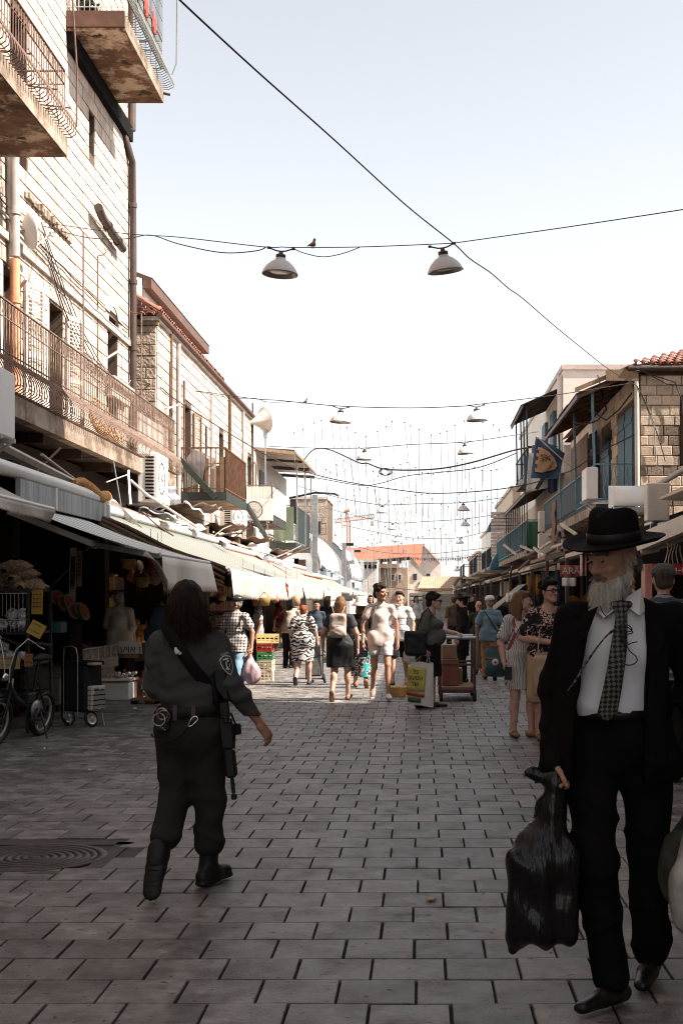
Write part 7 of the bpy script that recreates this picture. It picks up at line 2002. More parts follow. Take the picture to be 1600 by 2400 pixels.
# bunting row and strings of little lights
bu=thing('bunting_string','line of small dark pennants across the far end of the street','bunting',W(1000,1305,88))
b=MB();pts=[W(960,1306,88),W(1010,1309,88),W(1070,1305,86),(W(1150,1293,84))];b.tube(pts,.012,4);b.obj('cord',m_cable,bu)
for k in range(34):
 p=pts[0].lerp(pts[3],k/34)-Vector((0,0,.2*math.sin(math.pi*k/34)+.05));b=MB();b.poly([p,p+Vector((.13,0,0)),p+Vector((.06,.01,-.2))],(0,.01,0));b.obj('pennant',[m_darkwood,m_ironbrown,m_wood][k%3],bu)
m_str=M('light_string_wire',(.22,.21,.195),.6,var=.1,bump=0)
ns=0
for(d,x0,x1,n,ytop,ybot,l) in[(40,690,1195,24,1005,1120,'nearest curtain below the second lamps'),(52,760,1180,26,1100,1225,'second curtain at mid height'),(66,800,1170,24,1170,1260,'third curtain above the red roof'),(84,860,1150,22,1255,1320,'farthest curtain before the far houses'),(95,850,960,16,1290,1392,'dense curtain before the brick house')]:
 for k in range(n):
  r_=random.Random(k*7+int(d));x=x0+(x1-x0)*(k+r_.uniform(-.25,.25))/n;yt=ytop+16*math.cos(k*.8)-22*abs((k/n)-.5)+r_.uniform(-6,6);yb=ybot+r_.uniform(-16,12)+8*math.sin(k*1.3)
  p,q=W(x,yt,d),W(x+r_.uniform(-3,14)*(1 if x<1000 else .2),yb,d+.3);rad=.0085*d/40
  t=MB();t.tube([p,p.lerp(q,.5)+Vector((.02,0,0)),q,q+Vector((.05*d/40,0,.10*d/40))] if k%2 else[p,q],rad,3,caps=False)
  t.ball(p,.028*d/40,6,4)
  o=t.obj('light_string',m_str);tag(o,'thin unlit light string in the '+l,'light string','light strings in the '+l);ns+=1
  # birds
def bird(px,py,d,s,label,a):
 p=W(px,py,d);t=thing('bird',label,'bird',p,a,local=True)
 m=M('pigeon',(.20,.12,.09),.8,var=.4,scale=30)
 f=Field((-.12,-.2,-.05),(.12,.25,.28),.008)
 f.cap((0,-.02,.09),(0,.07,.05),.052,.03,.02);f.cap((0,-.03,.12),(0,-.055,.185),.035,.026,.02);f.ell((0,-.062,.20),(.027,.032,.027),.01);f.cap((0,-.085,.197),(0,-.105,.19),.008,.004,.004)
 f.cap((0,.07,.05),(0,.19,.0),.022,.016,.015,sq=((0,0,1),.5));f.cap((.04,0,.10),(.025,.14,.03),.022,.01,.01);f.cap((-.04,0,.10),(-.025,.14,.03),.022,.01,.01)
 b=MB();f.mesh(b);b.obj('body',m,t,local=True)
 for q in(1,-1):
  b=MB();b.tube([(q*.02,.0,.05),(q*.02,-.005,.0)],.005,4);b.tube([(q*.02,-.03,.002),(q*.02,.01,.002)],.004,4);b.obj('leg',m_rust,t,local=True)
 t.scale=(s,s,s)
bird(733,582,16.8,.62,'small brown pigeon perched on the wire between the nearest lamps',R(150))
bird(716,946,29.5,.55,'tiny bird perched on the wire left of the second lamps',R(60))
# ------------------------------------------------------------------ people in the street
sk_fair=skin('fair',(.50,.30,.22));sk_tan=skin('tan',(.40,.215,.14));sk_brown=skin('brown',(.30,.15,.095));sk_pink=skin('pink',(.54,.33,.26))
h_dark=hairm('dark_brown',(.022,.014,.010));h_black=hairm('black',(.010,.009,.009));h_brown=hairm('brown',(.085,.045,.024));h_red=hairm('red',(.20,.065,.03));h_grey=hairm('grey',(.22,.20,.18));h_light=hairm('highlighted',(.17,.095,.05))
m_blackcloth=cloth('black',(.012,.011,.011));m_whiteshoe=M('white_trainer',(.62,.60,.58),.55,coord='obj');m_blackshoe=M('black_leather',(.012,.011,.011),.38,coord='obj',bump=.1)
m_jeans=M('blue_jeans',(.16,.27,.36),.85,var=.3,scale=6,coord='obj',bump=.3,bscale=200,bdist=.004,dirt=(.30,.42,.50),dscale=4,dmin=.5,dmax=.7)
m_sandal=M('tan_sandal',(.22,.12,.06),.7,coord='obj')
def hang(L,fwd=0.0,out=0.0,low=.86):
 q=1 if L=='L' else-1
 return{'el'+L:(q*(.225+out),.03-fwd*.4,1.105),'wr'+L:(q*(.235+out),-.03-fwd,low)}
def up(*ds):
 o={}
 for d in ds:o.update(d)
 return o
def bagthing(name,label,cat,fn,mat,pname='bag',group=None,extra=()):
 """a soft bag made of one surface, in world coordinates"""
 lo,hi,f0=fn
 f=Field(lo,hi,.010);f0(f);b=MB();f.mesh(b)
 c=(np.array(lo)+np.array(hi))/2
 t=thing(name,label,cat,(c[0],c[1],lo[2]),group=group)
 b.obj(pname,mat,t)
 for(nm,mb,m) in extra:mb.obj(nm,m,t)
 return t
def wpos(info,s_):
 """world position of a grip"""
 o=info['obj'];a=o.rotation_euler[2];g_=info['grips'][s_]
 v=rz(a)@np.array(g_);return Vector(v)+o.location
def wj(info,p):
 o=info['obj'];v=rz(o.rotation_euler[2])@np.array(p);return Vector(v)+o.location
youth=person('slim youth in beige T-shirt and pale shorts striding towards the camera, looking aside',891,1640,1.75,8,pose=up(WALK_L,hang('L',-.02,.02),hang('R',.05,.03)),g=.92,skin_m=sk_tan,hair='curly',hair_m=h_dark,top='t_shirt',top_m=cloth('pale_pink',(.60,.50,.45)),top_len=.80,sleeve=.5,loose=1.05,bottom='shorts',bot_len=.55,bottom_m=cloth('pale_shorts',(.55,.52,.50)),shoe_m=m_whiteshoe,shoe_k='trainer',hyaw=38,seed=4,h=.011)
b=MB();J=youth['J'];b.tube([J['neck']+V(-.07,-.06,-.03),J['chest']+V(-.125,-.125,0),J['waist']+V(-.15,-.08,0),J['waist']+V(-.16,.02,-.03)],.014,5,flat=.4);b.obj('strap',cloth('grey_strap',(.2,.2,.2)),youth['obj'],local=True)
bpw=person('woman in dark grey top and short black skirt walking away with a pale backpack',797,1643,1.57,174,pose=up(WALK_R,hang('L',.0,.06),hang('R',.0,.05)),g=1.05,hips=.08,skin_m=sk_fair,hair='long',hair_m=h_light,top='top',top_m=cloth('dark_grey',(.055,.055,.058)),top_len=.86,sleeve=.42,bottom='skirt',bot_len=.55,bottom_m=M('shiny_black_skirt',(.014,.014,.015),.42,coord='obj',bump=.3,bscale=20),shoe_m=m_sandal,shoe_k='sandal',male=False,seed=12,h=.011)
o=wj(bpw,(0,.20,1.17))
def bpf(f):
 f.rbox(o+Vector((0,.02,-.06)),(.125,.06,.15),.05,.03);f.ell(o+Vector((0,-.04,-.12)),(.10,.05,.08),.03);f.cap(o+Vector((-.08,0,.1)),o+Vector((.08,0,.1)),.05,.05,.04);f.fold(.006,20,30,5)
b=MB();[b.tube([o+Vector((q*.05,.02,.12)),o+Vector((q*.09,.06,.24)),o+Vector((q*.10,.16,.26))],.013,5,flat=.4) for q in(1,-1)]
b2=MB();b2.box(o+Vector((-.07,-.075,.0)),o+Vector((.07,-.062,.03)))
bagthing('backpack','small pale beige leather backpack on the walking woman in a black skirt','backpack',(o-Vector((.2,.16,.3)),o+Vector((.2,.14,.3)),bpf),M('beige_leather',(.42,.33,.28),.5,var=.15,scale=7,bump=.2),extra=[('strap',b,M('beige_leather',(.42,.33,.28))),('flap',b2,m_cream)])
bkt=person('woman in a cream bucket hat, black top and colourful patchwork skirt seen from behind',845,1612,1.52,185,pose=WALK_L,g=1.1,hips=.1,skin_m=sk_fair,hair='bob',hair_m=h_brown,top='top',top_m=m_blackcloth,top_len=.86,sleeve=1.6,bottom='skirt',bot_len=.22,bottom_m=pattern('patchwork','floral',(.45,.40,.38),(.03,.03,.035),7,1,c3=(.03,.26,.26),thr=.4),shoe_m=m_sandal,male=False,seed=22)
R_=bkt['R_'];b=MB();pr=[(.0,.125),(.07,.12),(.092,.10),(.098,.035),(.13,.0),(.168,-.04),(.166,-.045),(.128,-.005),(.094,.03)]
b.lathe(pr,22,Matrix.Translation(R_((0,.02,.06)).tolist()));b.obj('hat',cloth('cream_hat',(.60,.56,.50)),bkt['obj'],local=True)
zz=person('stooped woman with short red hair in a black and white zigzag dress pulling a trolley',709,1606,1.46,172,pose=up(WALK_R,dict(head=(0,-.10,1.53),neck=(0,-.05,1.41),chest=(0,-.03,1.23),elL=(.24,-.0,1.12),wrL=(.26,-.05,.95),elR=(-.26,-.02,1.13),wrR=(-.30,-.08,.93))),g=1.18,hips=.12,belly=.02,skin_m=sk_pink,hair='short',hair_m=h_red,top='dress',top_m=pattern('zigzag','zigzag',(.60,.56,.52),(.025,.025,.028),2.2,5,thr=.5),top_len=.50,sleeve=.75,shoe_m=M('navy_trainer',(.03,.04,.07),.6,coord='obj'),shoe_k='trainer',male=False,seed=31)
tr2=thing('shopping_trolley','black framed shopping trolley on small wheels pulled by the woman in the zigzag dress','trolley',G(725,1600))
p=G(735,1601)
b=MB()
for q in(-.14,.16):b.tube([p+Vector((q,.05,.06)),p+Vector((q,.0,.95)),p+Vector((q*.9,-.1,1.0))],.014,6)
b.tube([p+Vector((-.13,-.1,1.0)),p+Vector((.15,-.1,1.0))],.014,6);b.tube([p+Vector((-.34,.0,.08)),p+Vector((.16,.0,.08))],.012,6);b.tube([p+Vector((-.14,.03,.5)),p+Vector((.16,.03,.5))],.010,6);b.obj('frame',m_black,tr2)
for q in(-.34,.19):
 b=MB();b.lathe([(0,-.02),(.085,-.02),(.09,0),(.085,.02),(0,.02)],16,Matrix.Translation(p+Vector((q,.02,.09)))@Matrix.Rotation(R(80),4,'Y'));b.obj('wheel',m_rubber,tr2)
b=MB();b.bev(p+Vector((-.12,.03,.12)),p+Vector((.14,.28,.85)),.03);b.obj('bag',M('grey_check_bag',(.16,.155,.15),.8,var=.4,scale=30),tr2)
strp=person('man in white striped T-shirt and black shorts walking forward with a hand at his mouth',936,1606,1.67,-8,pose=up(WALK_R,hang('L',.05,.02),dict(elR=(-.24,-.12,1.14),wrR=(-.06,-.20,1.40))),g=1.0,skin_m=sk_fair,hair='short',hair_m=h_dark,top='t_shirt',top_m=pattern('white_hstripe','hstripe',(.22,.22,.23),(.66,.64,.62),1,9,thr=.86),top_len=.80,sleeve=.6,loose=1.08,bottom='shorts',bot_len=.95,bottom_m=m_blackcloth,shoe_m=m_sandal,shoe_k='sandal',hyaw=-6,hand=('grip','fist'),seed=41)
q0=wpos(strp,'L')
def gb_(f):f.ell(q0+Vector((-.02,-.03,-.24)),(.13,.08,.16),.03);f.cap(q0+Vector((-.02,-.02,-.12)),q0+Vector((0,0,0)),.05,.018,.05);f.fold(.01,24,30,3)
bagthing('carrier_bag','small grey carrier bag hanging from the hand of the striped T-shirt man','bag',(q0-Vector((.2,.2,.45)),q0+Vector((.2,.2,.06)),gb_),M('grey_carrier',(.36,.35,.36),.45,var=.2,scale=12,bump=.4))
gw=person('stout woman in sunglasses, grey blouse and black skirt standing in profile by the cart',1003,1659,1.62,84,pose=dict(head=(0,-.09,1.565),neck=(0,-.03,1.43),chest=(0,.0,1.24),elR=(-.24,.05,1.10),wrR=(-.25,.02,.87),elL=(.22,-.16,1.14),wrL=(.20,-.40,1.10),anR=(-.09,.10,.085),toR=(-.10,-.05,.03),knR=(-.09,.05,.49),anL=(.08,-.06,.085),toL=(.09,-.21,.03),knL=(.085,-.04,.49)),g=1.20,belly=.07,bust=.06,hips=.05,skin_m=sk_pink,hair='curly',hair_m=h_dark,top='blouse',top_m=cloth('ash_grey',(.10,.095,.09)),top_len=.84,sleeve=.75,neckline=.05,bottom='skirt',bot_len=.47,bottom_m=m_blackcloth,shoe_m=m_blackshoe,shoe_k='shoe',male=False,hand=('grip','grip'),seed=52,h=.010)
b=MB();R_=gw['R_'];b.tube([R_((.055,-.075,.02)),R_((.03,-.108,.02)),R_((0,-.112,.022)),R_((-.03,-.108,.02)),R_((-.055,-.075,.02))],[.012,.016,.008,.016,.012],6);b.tube([R_((-.055,-.075,.025)),R_((-.08,.01,.02))],.005,4);b.obj('sunglasses',m_black,gw['obj'],local=True)
q0=wpos(gw,'R')
sb=thing('shopping_bag','yellow and white printed shopping bag held by the stout woman in grey','bag',q0-Vector((0,0,.75)))
m_bagw=M('white_bag_plastic',(.62,.60,.56),.4,var=.08,scale=6,bump=.25,bscale=10,bdist=.03);m_bagy=M('yellow_bag_print',(.50,.45,.12),.4,var=.12,scale=6,bump=.2,bscale=10)
c=q0+Vector((-.06,-.02,-.10));T=Matrix.Translation(c)@Matrix.Rotation(R(-14),4,'Z')@Matrix.Rotation(R(4),4,'Y')
b=MB();b.grid(lambda u,v:T@Vector((.21*math.cos(u*6.2832)*(1 if abs(math.cos(u*6.28))<.9 else 1)*(.78+.22*v),.075*math.sin(u*6.2832)*(.35+.65*min(1,v*1.6)),-.60*v+.012*math.sin(u*19+v*6))),28,10);b.add([T@Vector((.21*math.cos(a*.2244),.075*math.sin(a*.2244),-.60)) for a in range(28)],[tuple(range(28))]);b.obj('bag',m_bagw,sb)
def onb(x,z,off=.004):
 u=max(-.98,min(.98,x/.21));return T@Vector((x,-.078*math.sqrt(1-u*u)-off-.004,z))
b=MB();b.grid(lambda u,v:onb(-.185+.27*u,-.06-.34*v,.006),8,6,thick=.003);b.obj('print',m_bagy,sb)
b=MB();b.grid(lambda u,v:onb(-.185+.27*u,-.41-.05*v-.02*u,.006),8,1,thick=.003);b.obj('red_band',M('red_print',(.36,.05,.03),.5),sb)
b=MB();b.grid(lambda u,v:onb(-.15+.19*u*(1),-.485-.07*v,.006),8,2,thick=.003);b.obj('green_badge',M('green_print',(.05,.10,.03),.5),sb)
for k,w in enumerate(('לכ','םעטה','לש')):text_mesh(w,.085,m_ink,'lettering',sb,T@Matrix.Translation((-.055,-.098,-.13-.085*k))@Matrix.Rotation(R(90),4,'X'),ext=.002)
b=MB();[b.tube([T@Vector((q*.11,0,0)),q0+Vector((q*.03,0,.03)),T@Vector((q*.06,.02,0))],.009,5,flat=.5) for q in(1,-1)];b.obj('handle',m_bagw,sb)
q1=wj(gw,(-.27,.10,1.0))
def blkb(f):f.rbox(q1+Vector((-.05,-.02,-.08)),(.16,.06,.17),.05,.03);f.fold(.008,16,20,9)
b=MB();b.tube([q1+Vector((-.05,0,.06)),wj(gw,(-.19,.06,1.34)),wj(gw,(-.15,-.02,1.41)),wj(gw,(-.19,-.06,1.3)),q1+Vector((.03,0,.06))],.016,5,flat=.4)
bagthing('shoulder_bag','black shoulder bag under the arm of the stout woman in grey','bag',(q1-Vector((.3,.16,.32)),q1+Vector((.2,.14,.14)),blkb),M('black_bag',(.012,.012,.013),.6,bump=.2),extra=[('strap',b,m_blackcloth)])
def simple_hat(info,brim,crown,h,mat,tilt=0,name='hat',up_=.075,bandm=None,curl=.02):
 R_=info['R_'];Rm=np.eye(4);Rm[:3,:3]=np.array(info['Rm'])@rx(R(tilt));Mx=Matrix(Rm.tolist());T=Matrix.Translation(R_((0,.015,up_)).tolist())@Mx
 b=MB();s_=info['s']
 n=28;prof=[(0,h),(crown*.55,h*1.0),(crown*.9,h*.96),(crown*.98,h*.8),(crown,h*.3),(crown*1.02,.012),(crown*1.08,.004),(brim*.75,-.002),(brim,curl),(brim+.003,curl-.004),(brim*.75,-.008),(crown*1.0,-.006)]
 b.lathe([(r*s_,z*s_) for r,z in prof],n,T);o=b.obj(name,mat,info['obj'],local=True)
 if bandm:
  b=MB();b.lathe([(crown*1.015*s_,.05*s_),(crown*1.035*s_,.045*s_),(crown*1.035*s_,.008*s_),(crown*1.01*s_,.006*s_)],n,T);b.obj('ribbon',bandm,o,local=True)
 return T
hs_=person('bearded man in black hat and long black coat standing behind the cart facing left',1083,1599,1.60,-98,pose=dict(wrR=(-.20,-.30,1.0),elR=(-.24,-.05,1.10)),g=1.05,skin_m=sk_fair,hair='short',hair_m=h_dark,top='coat',top_m=m_blackcloth,top_len=.52,sleeve=1.95,loose=1.08,bottom='trousers',bottom_m=m_blackcloth,shoe_m=m_blackshoe,seed=61)
simple_hat(hs_,.165,.098,.11,m_blackcloth,tilt=4,bandm=m_blackshoe)
R_=hs_['R_']
def bd(f):f.ell(R_((0,-.07,-.09)),(.06,.05,.07),.03);f.ell(R_((0,-.075,-.15)),(.045,.035,.06),.03);f.ell(R_((0,-.10,-.045)),(.012,.02,.012),.01,sub=True)
hs_['part']('beard',bd,h_dark,.010)
bl=person('man in cream cap and light blue shirt walking away with a dark shoulder strap',1147,1594,1.58,178,pose=up(WALK_L,hang('L',.02,.03),hang('R',0,.02)),g=1.05,skin_m=sk_tan,hair='short',hair_m=h_grey,top='shirt',top_m=cloth('denim_blue',(.15,.22,.27)),top_len=.80,sleeve=.7,loose=1.1,bottom='trousers',bottom_m=cloth('tan',(.30,.19,.10)),shoe_m=m_blackshoe,seed=72)
R_=bl['R_'];b=MB();T=Matrix.Translation(R_((0,.015,.07)).tolist());b.lathe([(0,.085),(.06,.078),(.09,.045),(.099,-.01),(.094,-.01)],20,T);b.obj('cap',cloth('cream_cap',(.62,.58,.54)),bl['obj'],local=True)
b=MB();b.grid(lambda u,v:R_(((u-.5)*.14,-.09-.08*v*(1-(2*u-1)**2*.5),.065-.01*v)),6,3,thick=.006);b.obj('cap_peak',cloth('cream_cap',(.62,.58,.54)),bl['obj'],local=True)
J=bl['J'];b=MB();b.tube([J['shL']+V(-.05,.05,.05),J['chest']+V(.02,.13,.03),J['waist']+V(-.12,.12,-.02),J['pel']+V(-.19,.04,.02)],.016,5,flat=.4);b.obj('strap',m_blackcloth,bl['obj'],local=True)
q1=wj(bl,(-.22,.08,.82))
bagthing('shoulder_bag','dark bag at the hip of the blue-shirted man in a cap','bag',(q1-Vector((.16,.14,.24)),q1+Vector((.16,.14,.2)),lambda f:(f.rbox(q1,(.09,.07,.14),.03,.02),f.fold(.006,18,20,2))),m_blackcloth)
br=person('man with glasses, dark shirt and khaki trousers coming forward beside the blue-shirted man',1121,1578,1.50,5,pose=WALK_R,g=1.0,skin_m=sk_tan,hair=None,hair_m=h_grey,top='shirt',top_m=cloth('charcoal',(.035,.03,.028)),top_len=.82,sleeve=1.2,bottom='trousers',bottom_m=cloth('khaki',(.17,.13,.09)),shoe_m=m_blackshoe,seed=81)
b=MB();R_=br['R_'];[b.tube([R_((q*.031+.022*math.cos(a),-.105,.017+.016*math.sin(a))) for a in[6.28*i/10 for i in range(10)]],.004,4,closed=True) for q in(1,-1)];b.obj('glasses',m_black,br['obj'],local=True)
sd=person('woman with wavy brown hair in a white thin-striped dress looking to the right',1222,1727,1.62,22,pose=dict(elR=(-.25,.05,1.10),wrR=(-.26,-.05,.88),elL=(.24,.0,1.1),wrL=(.2,-.15,.92),anL=(.085,-.08,.085),toL=(.11,-.22,.03),knL=(.09,-.06,.49),anR=(-.09,.04,.085),toR=(-.12,-.10,.03)),g=1.12,hips=.05,bust=.035,belly=.01,skin_m=sk_pink,hair='long',hair_m=h_light,top='dress',top_m=pattern('thin_vstripe','vstripe',(.10,.10,.105),(.62,.59,.55),62,1,thr=.68),top_len=.56,sleeve=.7,neckline=.045,shoe_m=m_sandal,shoe_k='sandal',male=False,hyaw=62,seed=91,h=.010,hand=('rest','grip'))
q0=wpos(sd,'R');b=MB();b.bev(q0+Vector((-.02,-.06,-.12)),q0+Vector((.06,-.045,.02)),.006,None);o=b.obj('mobile_phone',m_black);tag(o,'black mobile phone in the hand of the striped dress woman','phone')
b=MB();J=sd['J'];b.tube([J['chest']+V(-.13,.12,-.05),J['shR']+V(.04,.05,.055),J['shR']+V(.03,-.06,.02),J['chest']+V(-.14,-.12,-.02),J['waist']+V(-.19,-.05,-.03),J['waist']+V(-.2,.06,-.1)],.017,5,flat=.4);b.obj('bag_strap',M('red_strap',(.30,.05,.05),.7),sd['obj'],local=True)
q1=wj(sd,(-.25,.10,.90))
def tb(f):f.rbox(q1+Vector((-.02,0,-.06)),(.12,.09,.17),.07,.03);f.ell(q1+Vector((-.04,-.08,-.1)),(.09,.06,.09),.03);f.fold(.008,18,20,13)
b=MB();b.tube([q1+Vector((-.13,-.05,.10)),q1+Vector((-.02,-.09,.12)),q1+Vector((.08,-.06,.1))],.010,5);b.tube([q1+Vector((-.14,-.06,-.02)),q1+Vector((-.06,-.14,-.03))],.010,5);b2=MB();b2.lathe([(0,0),(.038,0),(.038,.004),(0,.004)],16,Matrix.Translation(q1+Vector((-.035,-.145,-.06)))@Matrix.Rotation(R(90),4,'X'));b3=MB();b3.lathe([(0,0),(.022,0),(.022,.004),(0,.004)],3,Matrix.Translation(q1+Vector((-.035,-.151,-.06)))@Matrix.Rotation(R(90),4,'X'))
bagthing('backpack','teal backpack with red straps and a round badge hanging beside the striped dress','backpack',(q1-Vector((.25,.24,.34)),q1+Vector((.22,.2,.24)),tb),M('teal_canvas',(.045,.095,.105),.75,var=.3,scale=10,bump=.3),extra=[('strap',b,M('red_strap',(.30,.05,.05),.7)),('badge',b2,m_paper),('badge_mark',b3,m_red)])
flw=person('black-haired woman with glasses in black and pink paisley blouse, forearm across body',1284,1735,1.72,14,pose=dict(elR=(-.29,.0,1.10),wrR=(-.06,-.24,1.06),elL=(.27,-.02,1.1),wrL=(.05,-.22,1.02),head=(.0,-.03,1.59)),g=1.2,bust=.05,hips=.06,belly=.03,skin_m=sk_fair,hair='curly',hair_m=h_black,top='blouse',top_m=pattern('paisley','floral',(.012,.012,.014),(.55,.38,.36),11,1,thr=.60,c3=(.016,.014,.016)),top_len=.84,sleeve=.78,neckline=.05,bottom='skirt',bot_len=.42,bottom_m=cloth('sand',(.42,.30,.20)),shoe_m=m_sandal,shoe_k='sandal',male=False,hyaw=24,seed=101,h=.010,hand=('fist','fist'))
b=MB();R_=flw['R_'];[b.tube([R_((q*.033+.025*math.cos(a),-.106+.010*abs(math.cos(a))*(1 if q*math.cos(a)>0 else 0),.016+.018*math.sin(a))) for a in[6.28*i/12 for i in range(12)]],.0045,4,closed=True) for q in(1,-1)];[b.tube([R_((q*.058,-.093,.02)),R_((q*.08,.01,.015))],.004,4) for q in(1,-1)];b.tube([R_((-.008,-.108,.02)),R_((.008,-.108,.02))],.004,4);b.obj('glasses',m_darkwood,flw['obj'],local=True)
q1=wj(flw,(-.10,-.30,.72))
bagthing('handbag','large soft beige handbag in front of the paisley blouse woman','bag',(q1-Vector((.26,.16,.34)),q1+Vector((.26,.16,.3)),lambda f:(f.rbox(q1,(.17,.07,.22),.05,.03),f.fold(.008,16,18,6))),M('beige_bag',(.40,.29,.20),.55,var=.15,scale=7,bump=.2),extra=[('strap',MB().tube([q1+Vector((-.12,0,.2)),wj(flw,(-.16,-.17,1.2)),wj(flw,(.08,-.06,1.45))],.02,5,flat=.35),M('pale_strap',(.46,.36,.28),.6))])
cap=person('man in grey cap and blue-grey striped shirt seen from behind at the right edge',0,0,1.82,172,pos=(2.02,10.75,0),g=1.12,skin_m=sk_pink,hair='short',hair_m=hairm('dark_grey',(.07,.055,.045)),top='shirt',top_m=pattern('blue_hstripe','hstripe',(.06,.07,.085),(.26,.29,.32),1,16,thr=.32),top_len=.8,sleeve=.7,loose=1.1,bottom='trousers',bottom_m=m_blackcloth,shoe_m=m_blackshoe,seed=111,h=.010)
R_=cap['R_'];b=MB();T=Matrix.Translation(R_((0,.02,.06)).tolist());b.lathe([(0,.088),(.055,.082),(.090,.055),(.104,.005),(.098,-.012),(.092,-.008)],22,T);b.obj('cap',M('grey_tweed',(.10,.095,.09),.9,var=.5,scale=60,coord='obj'),cap['obj'],local=True)
cy=person('man in black cycle helmet and checked shirt walking with carrier bags, head turned left',0,0,1.58,-12,pos=((552-CX)*19.7/F,19.7,0),pose=up(WALK_L,hang('L',.02,.06,.84),hang('R',.05,.02)),g=1.0,skin_m=sk_tan,hair='short',hair_m=h_grey,top='shirt',top_m=pattern('checked','plaid',(.56,.50,.45),(.05,.04,.045),22,22,thr=.42),top_len=.78,sleeve=.6,loose=1.12,bottom='trousers',bottom_m=m_jeans,shoe_m=m_blackshoe,hyaw=-62,hand=('grip','rest'),seed=121)
R_=cy['R_']
def hel(f):
 f.ell(R_((0,.015,.075)),(.094,.122,.078),.02,rot=np.array(cy['Rm']));f.cut(R_((0,0,.058)),V(0,0,-1))
 for k in(-2,-1,0,1,2):f.cap(R_((k*.034,-.10,.10)),R_((k*.030,.10,.125)),.009,.009,.004,sub=True) if k else f.cap(R_((0,-.1,.115)),R_((0,.1,.14)),.009,.009,.004,sub=True)
cy['part']('helmet',hel,M('black_helmet',(.02,.022,.024),.25,coord='obj',bump=0),.008)
b=MB();b.tube([R_((.075,-.01,.06)),R_((.07,-.02,-.02)),R_((.03,-.05,-.10)),R_((-.03,-.05,-.10)),R_((-.07,-.02,-.02)),R_((-.075,-.01,.06))],.006,4);b.obj('chin_strap',m_blackcloth,cy['obj'],local=True)
J=cy['J'];b=MB();b.tube([J['waist']+V(.12,.1,0),J['shL']+V(-.04,.05,.05),J['shL']+V(-.04,-.07,.01),J['chest']+V(.11,-.12,-.05),J['waist']+V(.14,-.05,.02)],.017,5,flat=.4);b.obj('strap',m_blackcloth,cy['obj'],local=True)
q0=wpos(cy,'L')
def pb(f):f.ell(q0+Vector((.02,-.02,-.30)),(.14,.10,.18),.03);f.cap(q0+Vector((0,0,-.16)),q0,.06,.02,.06);f.fold(.014,26,22,8)
bagthing('carrier_bag','pinkish translucent carrier bag held by the man in the cycle helmet','bag',(q0-Vector((.24,.2,.55)),q0+Vector((.24,.2,.08)),pb),M('pink_plastic',(.52,.36,.38),.3,var=.25,scale=12,bump=.5,trans=.25))
q0b=q0+Vector((-.16,.02,-.02))
bagthing('carrier_bag','grey clear carrier bag beside the pinkish one of the helmeted man','bag',(q0b-Vector((.24,.2,.55)),q0b+Vector((.24,.2,.08)),lambda f:(f.ell(q0b+Vector((0,0,-.32)),(.10,.09,.15),.03),f.cap(q0b+Vector((0,0,-.2)),q0b+Vector((.14,0,.0)),.05,.018,.05),f.fold(.012,26,22,18))),M('clear_grey_plastic',(.26,.26,.28),.25,var=.3,scale=12,bump=.5,trans=.3))
# stall keepers and customers in the shade of the awnings
person('dark-haired stall keeper in a white patterned shirt behind the sunny crate stack',0,0,1.62,-80,pos=(-3.30,25.7,0),pose=dict(wrR=(-.15,-.35,1.05)),skin_m=sk_brown,hair='short',hair_m=h_black,top='shirt',top_m=pattern('grey_floral','floral',(.55,.52,.5),(.12,.12,.14),14),sleeve=.7,bottom='trousers',bottom_m=m_blackcloth,shoe_m=m_blackshoe,seed=131)
person('man in a pale shirt bending over the spice sacks under the green awning',0,0,1.58,150,pos=(-2.98,28.6,0),pose=dict(chest=(0,-.08,1.22),neck=(0,-.2,1.38),head=(0,-.28,1.49),shL=(.17,-.16,1.33),shR=(-.17,-.16,1.33),elL=(.22,-.22,1.08),elR=(-.22,-.22,1.08),wrL=(.2,-.32,.9),wrR=(-.2,-.32,.9)),skin_m=sk_fair,hair='short',hair_m=h_grey,top='shirt',top_m=cloth('cream_shirt',(.48,.40,.31)),sleeve=1.6,loose=1.1,bottom='trousers',bottom_m=m_blackcloth,shoe_m=m_blackshoe,seed=141)
person('grey-haired man in baggy khaki shirt seen from behind beyond the steel counter',0,0,1.66,176,pos=(-4.95,20.95,0),pose=dict(head=(.03,-.06,1.56),elL=(.24,-.05,1.12),wrL=(.2,-.3,1.08)),g=1.1,skin_m=sk_tan,hair='short',hair_m=h_grey,top='shirt',top_m=cloth('khaki_shirt',(.40,.35,.28)),top_len=.80,sleeve=1.2,loose=1.15,bottom='trousers',bottom_m=m_blackcloth,shoe_m=m_blackshoe,seed=151)
person('man in dark blue T-shirt and blue jeans stooping over the melons',0,0,1.66,148,pos=(-4.13,19.85,.07),pose=dict(chest=(0,-.10,1.22),neck=(0,-.24,1.36),head=(0,-.33,1.45),shL=(.17,-.2,1.31),shR=(-.17,-.2,1.31),elL=(.22,-.18,1.05),elR=(-.24,-.20,1.05),wrL=(.22,-.26,.82),wrR=(-.24,-.26,.82),anL=(.12,.12,.085),toL=(.14,-.02,.03),knL=(.11,.02,.49)),skin_m=sk_tan,hair='short',hair_m=h_black,top='t_shirt',top_m=cloth('dark_blue',(.045,.055,.075)),sleeve=.6,loose=1.08,bottom='trousers',bottom_m=m_jeans,shoe_m=m_blackshoe,seed=161)
person('dark-haired boyish man facing forward beside the stooping man in jeans',0,0,1.58,10,pos=(-4.28,21.3,0),skin_m=sk_brown,hair='short',hair_m=h_black,top='shirt',top_m=cloth('brown_shirt',(.10,.07,.05)),sleeve=1.4,bottom='trousers',bottom_m=m_blackcloth,shoe_m=m_blackshoe,seed=171)
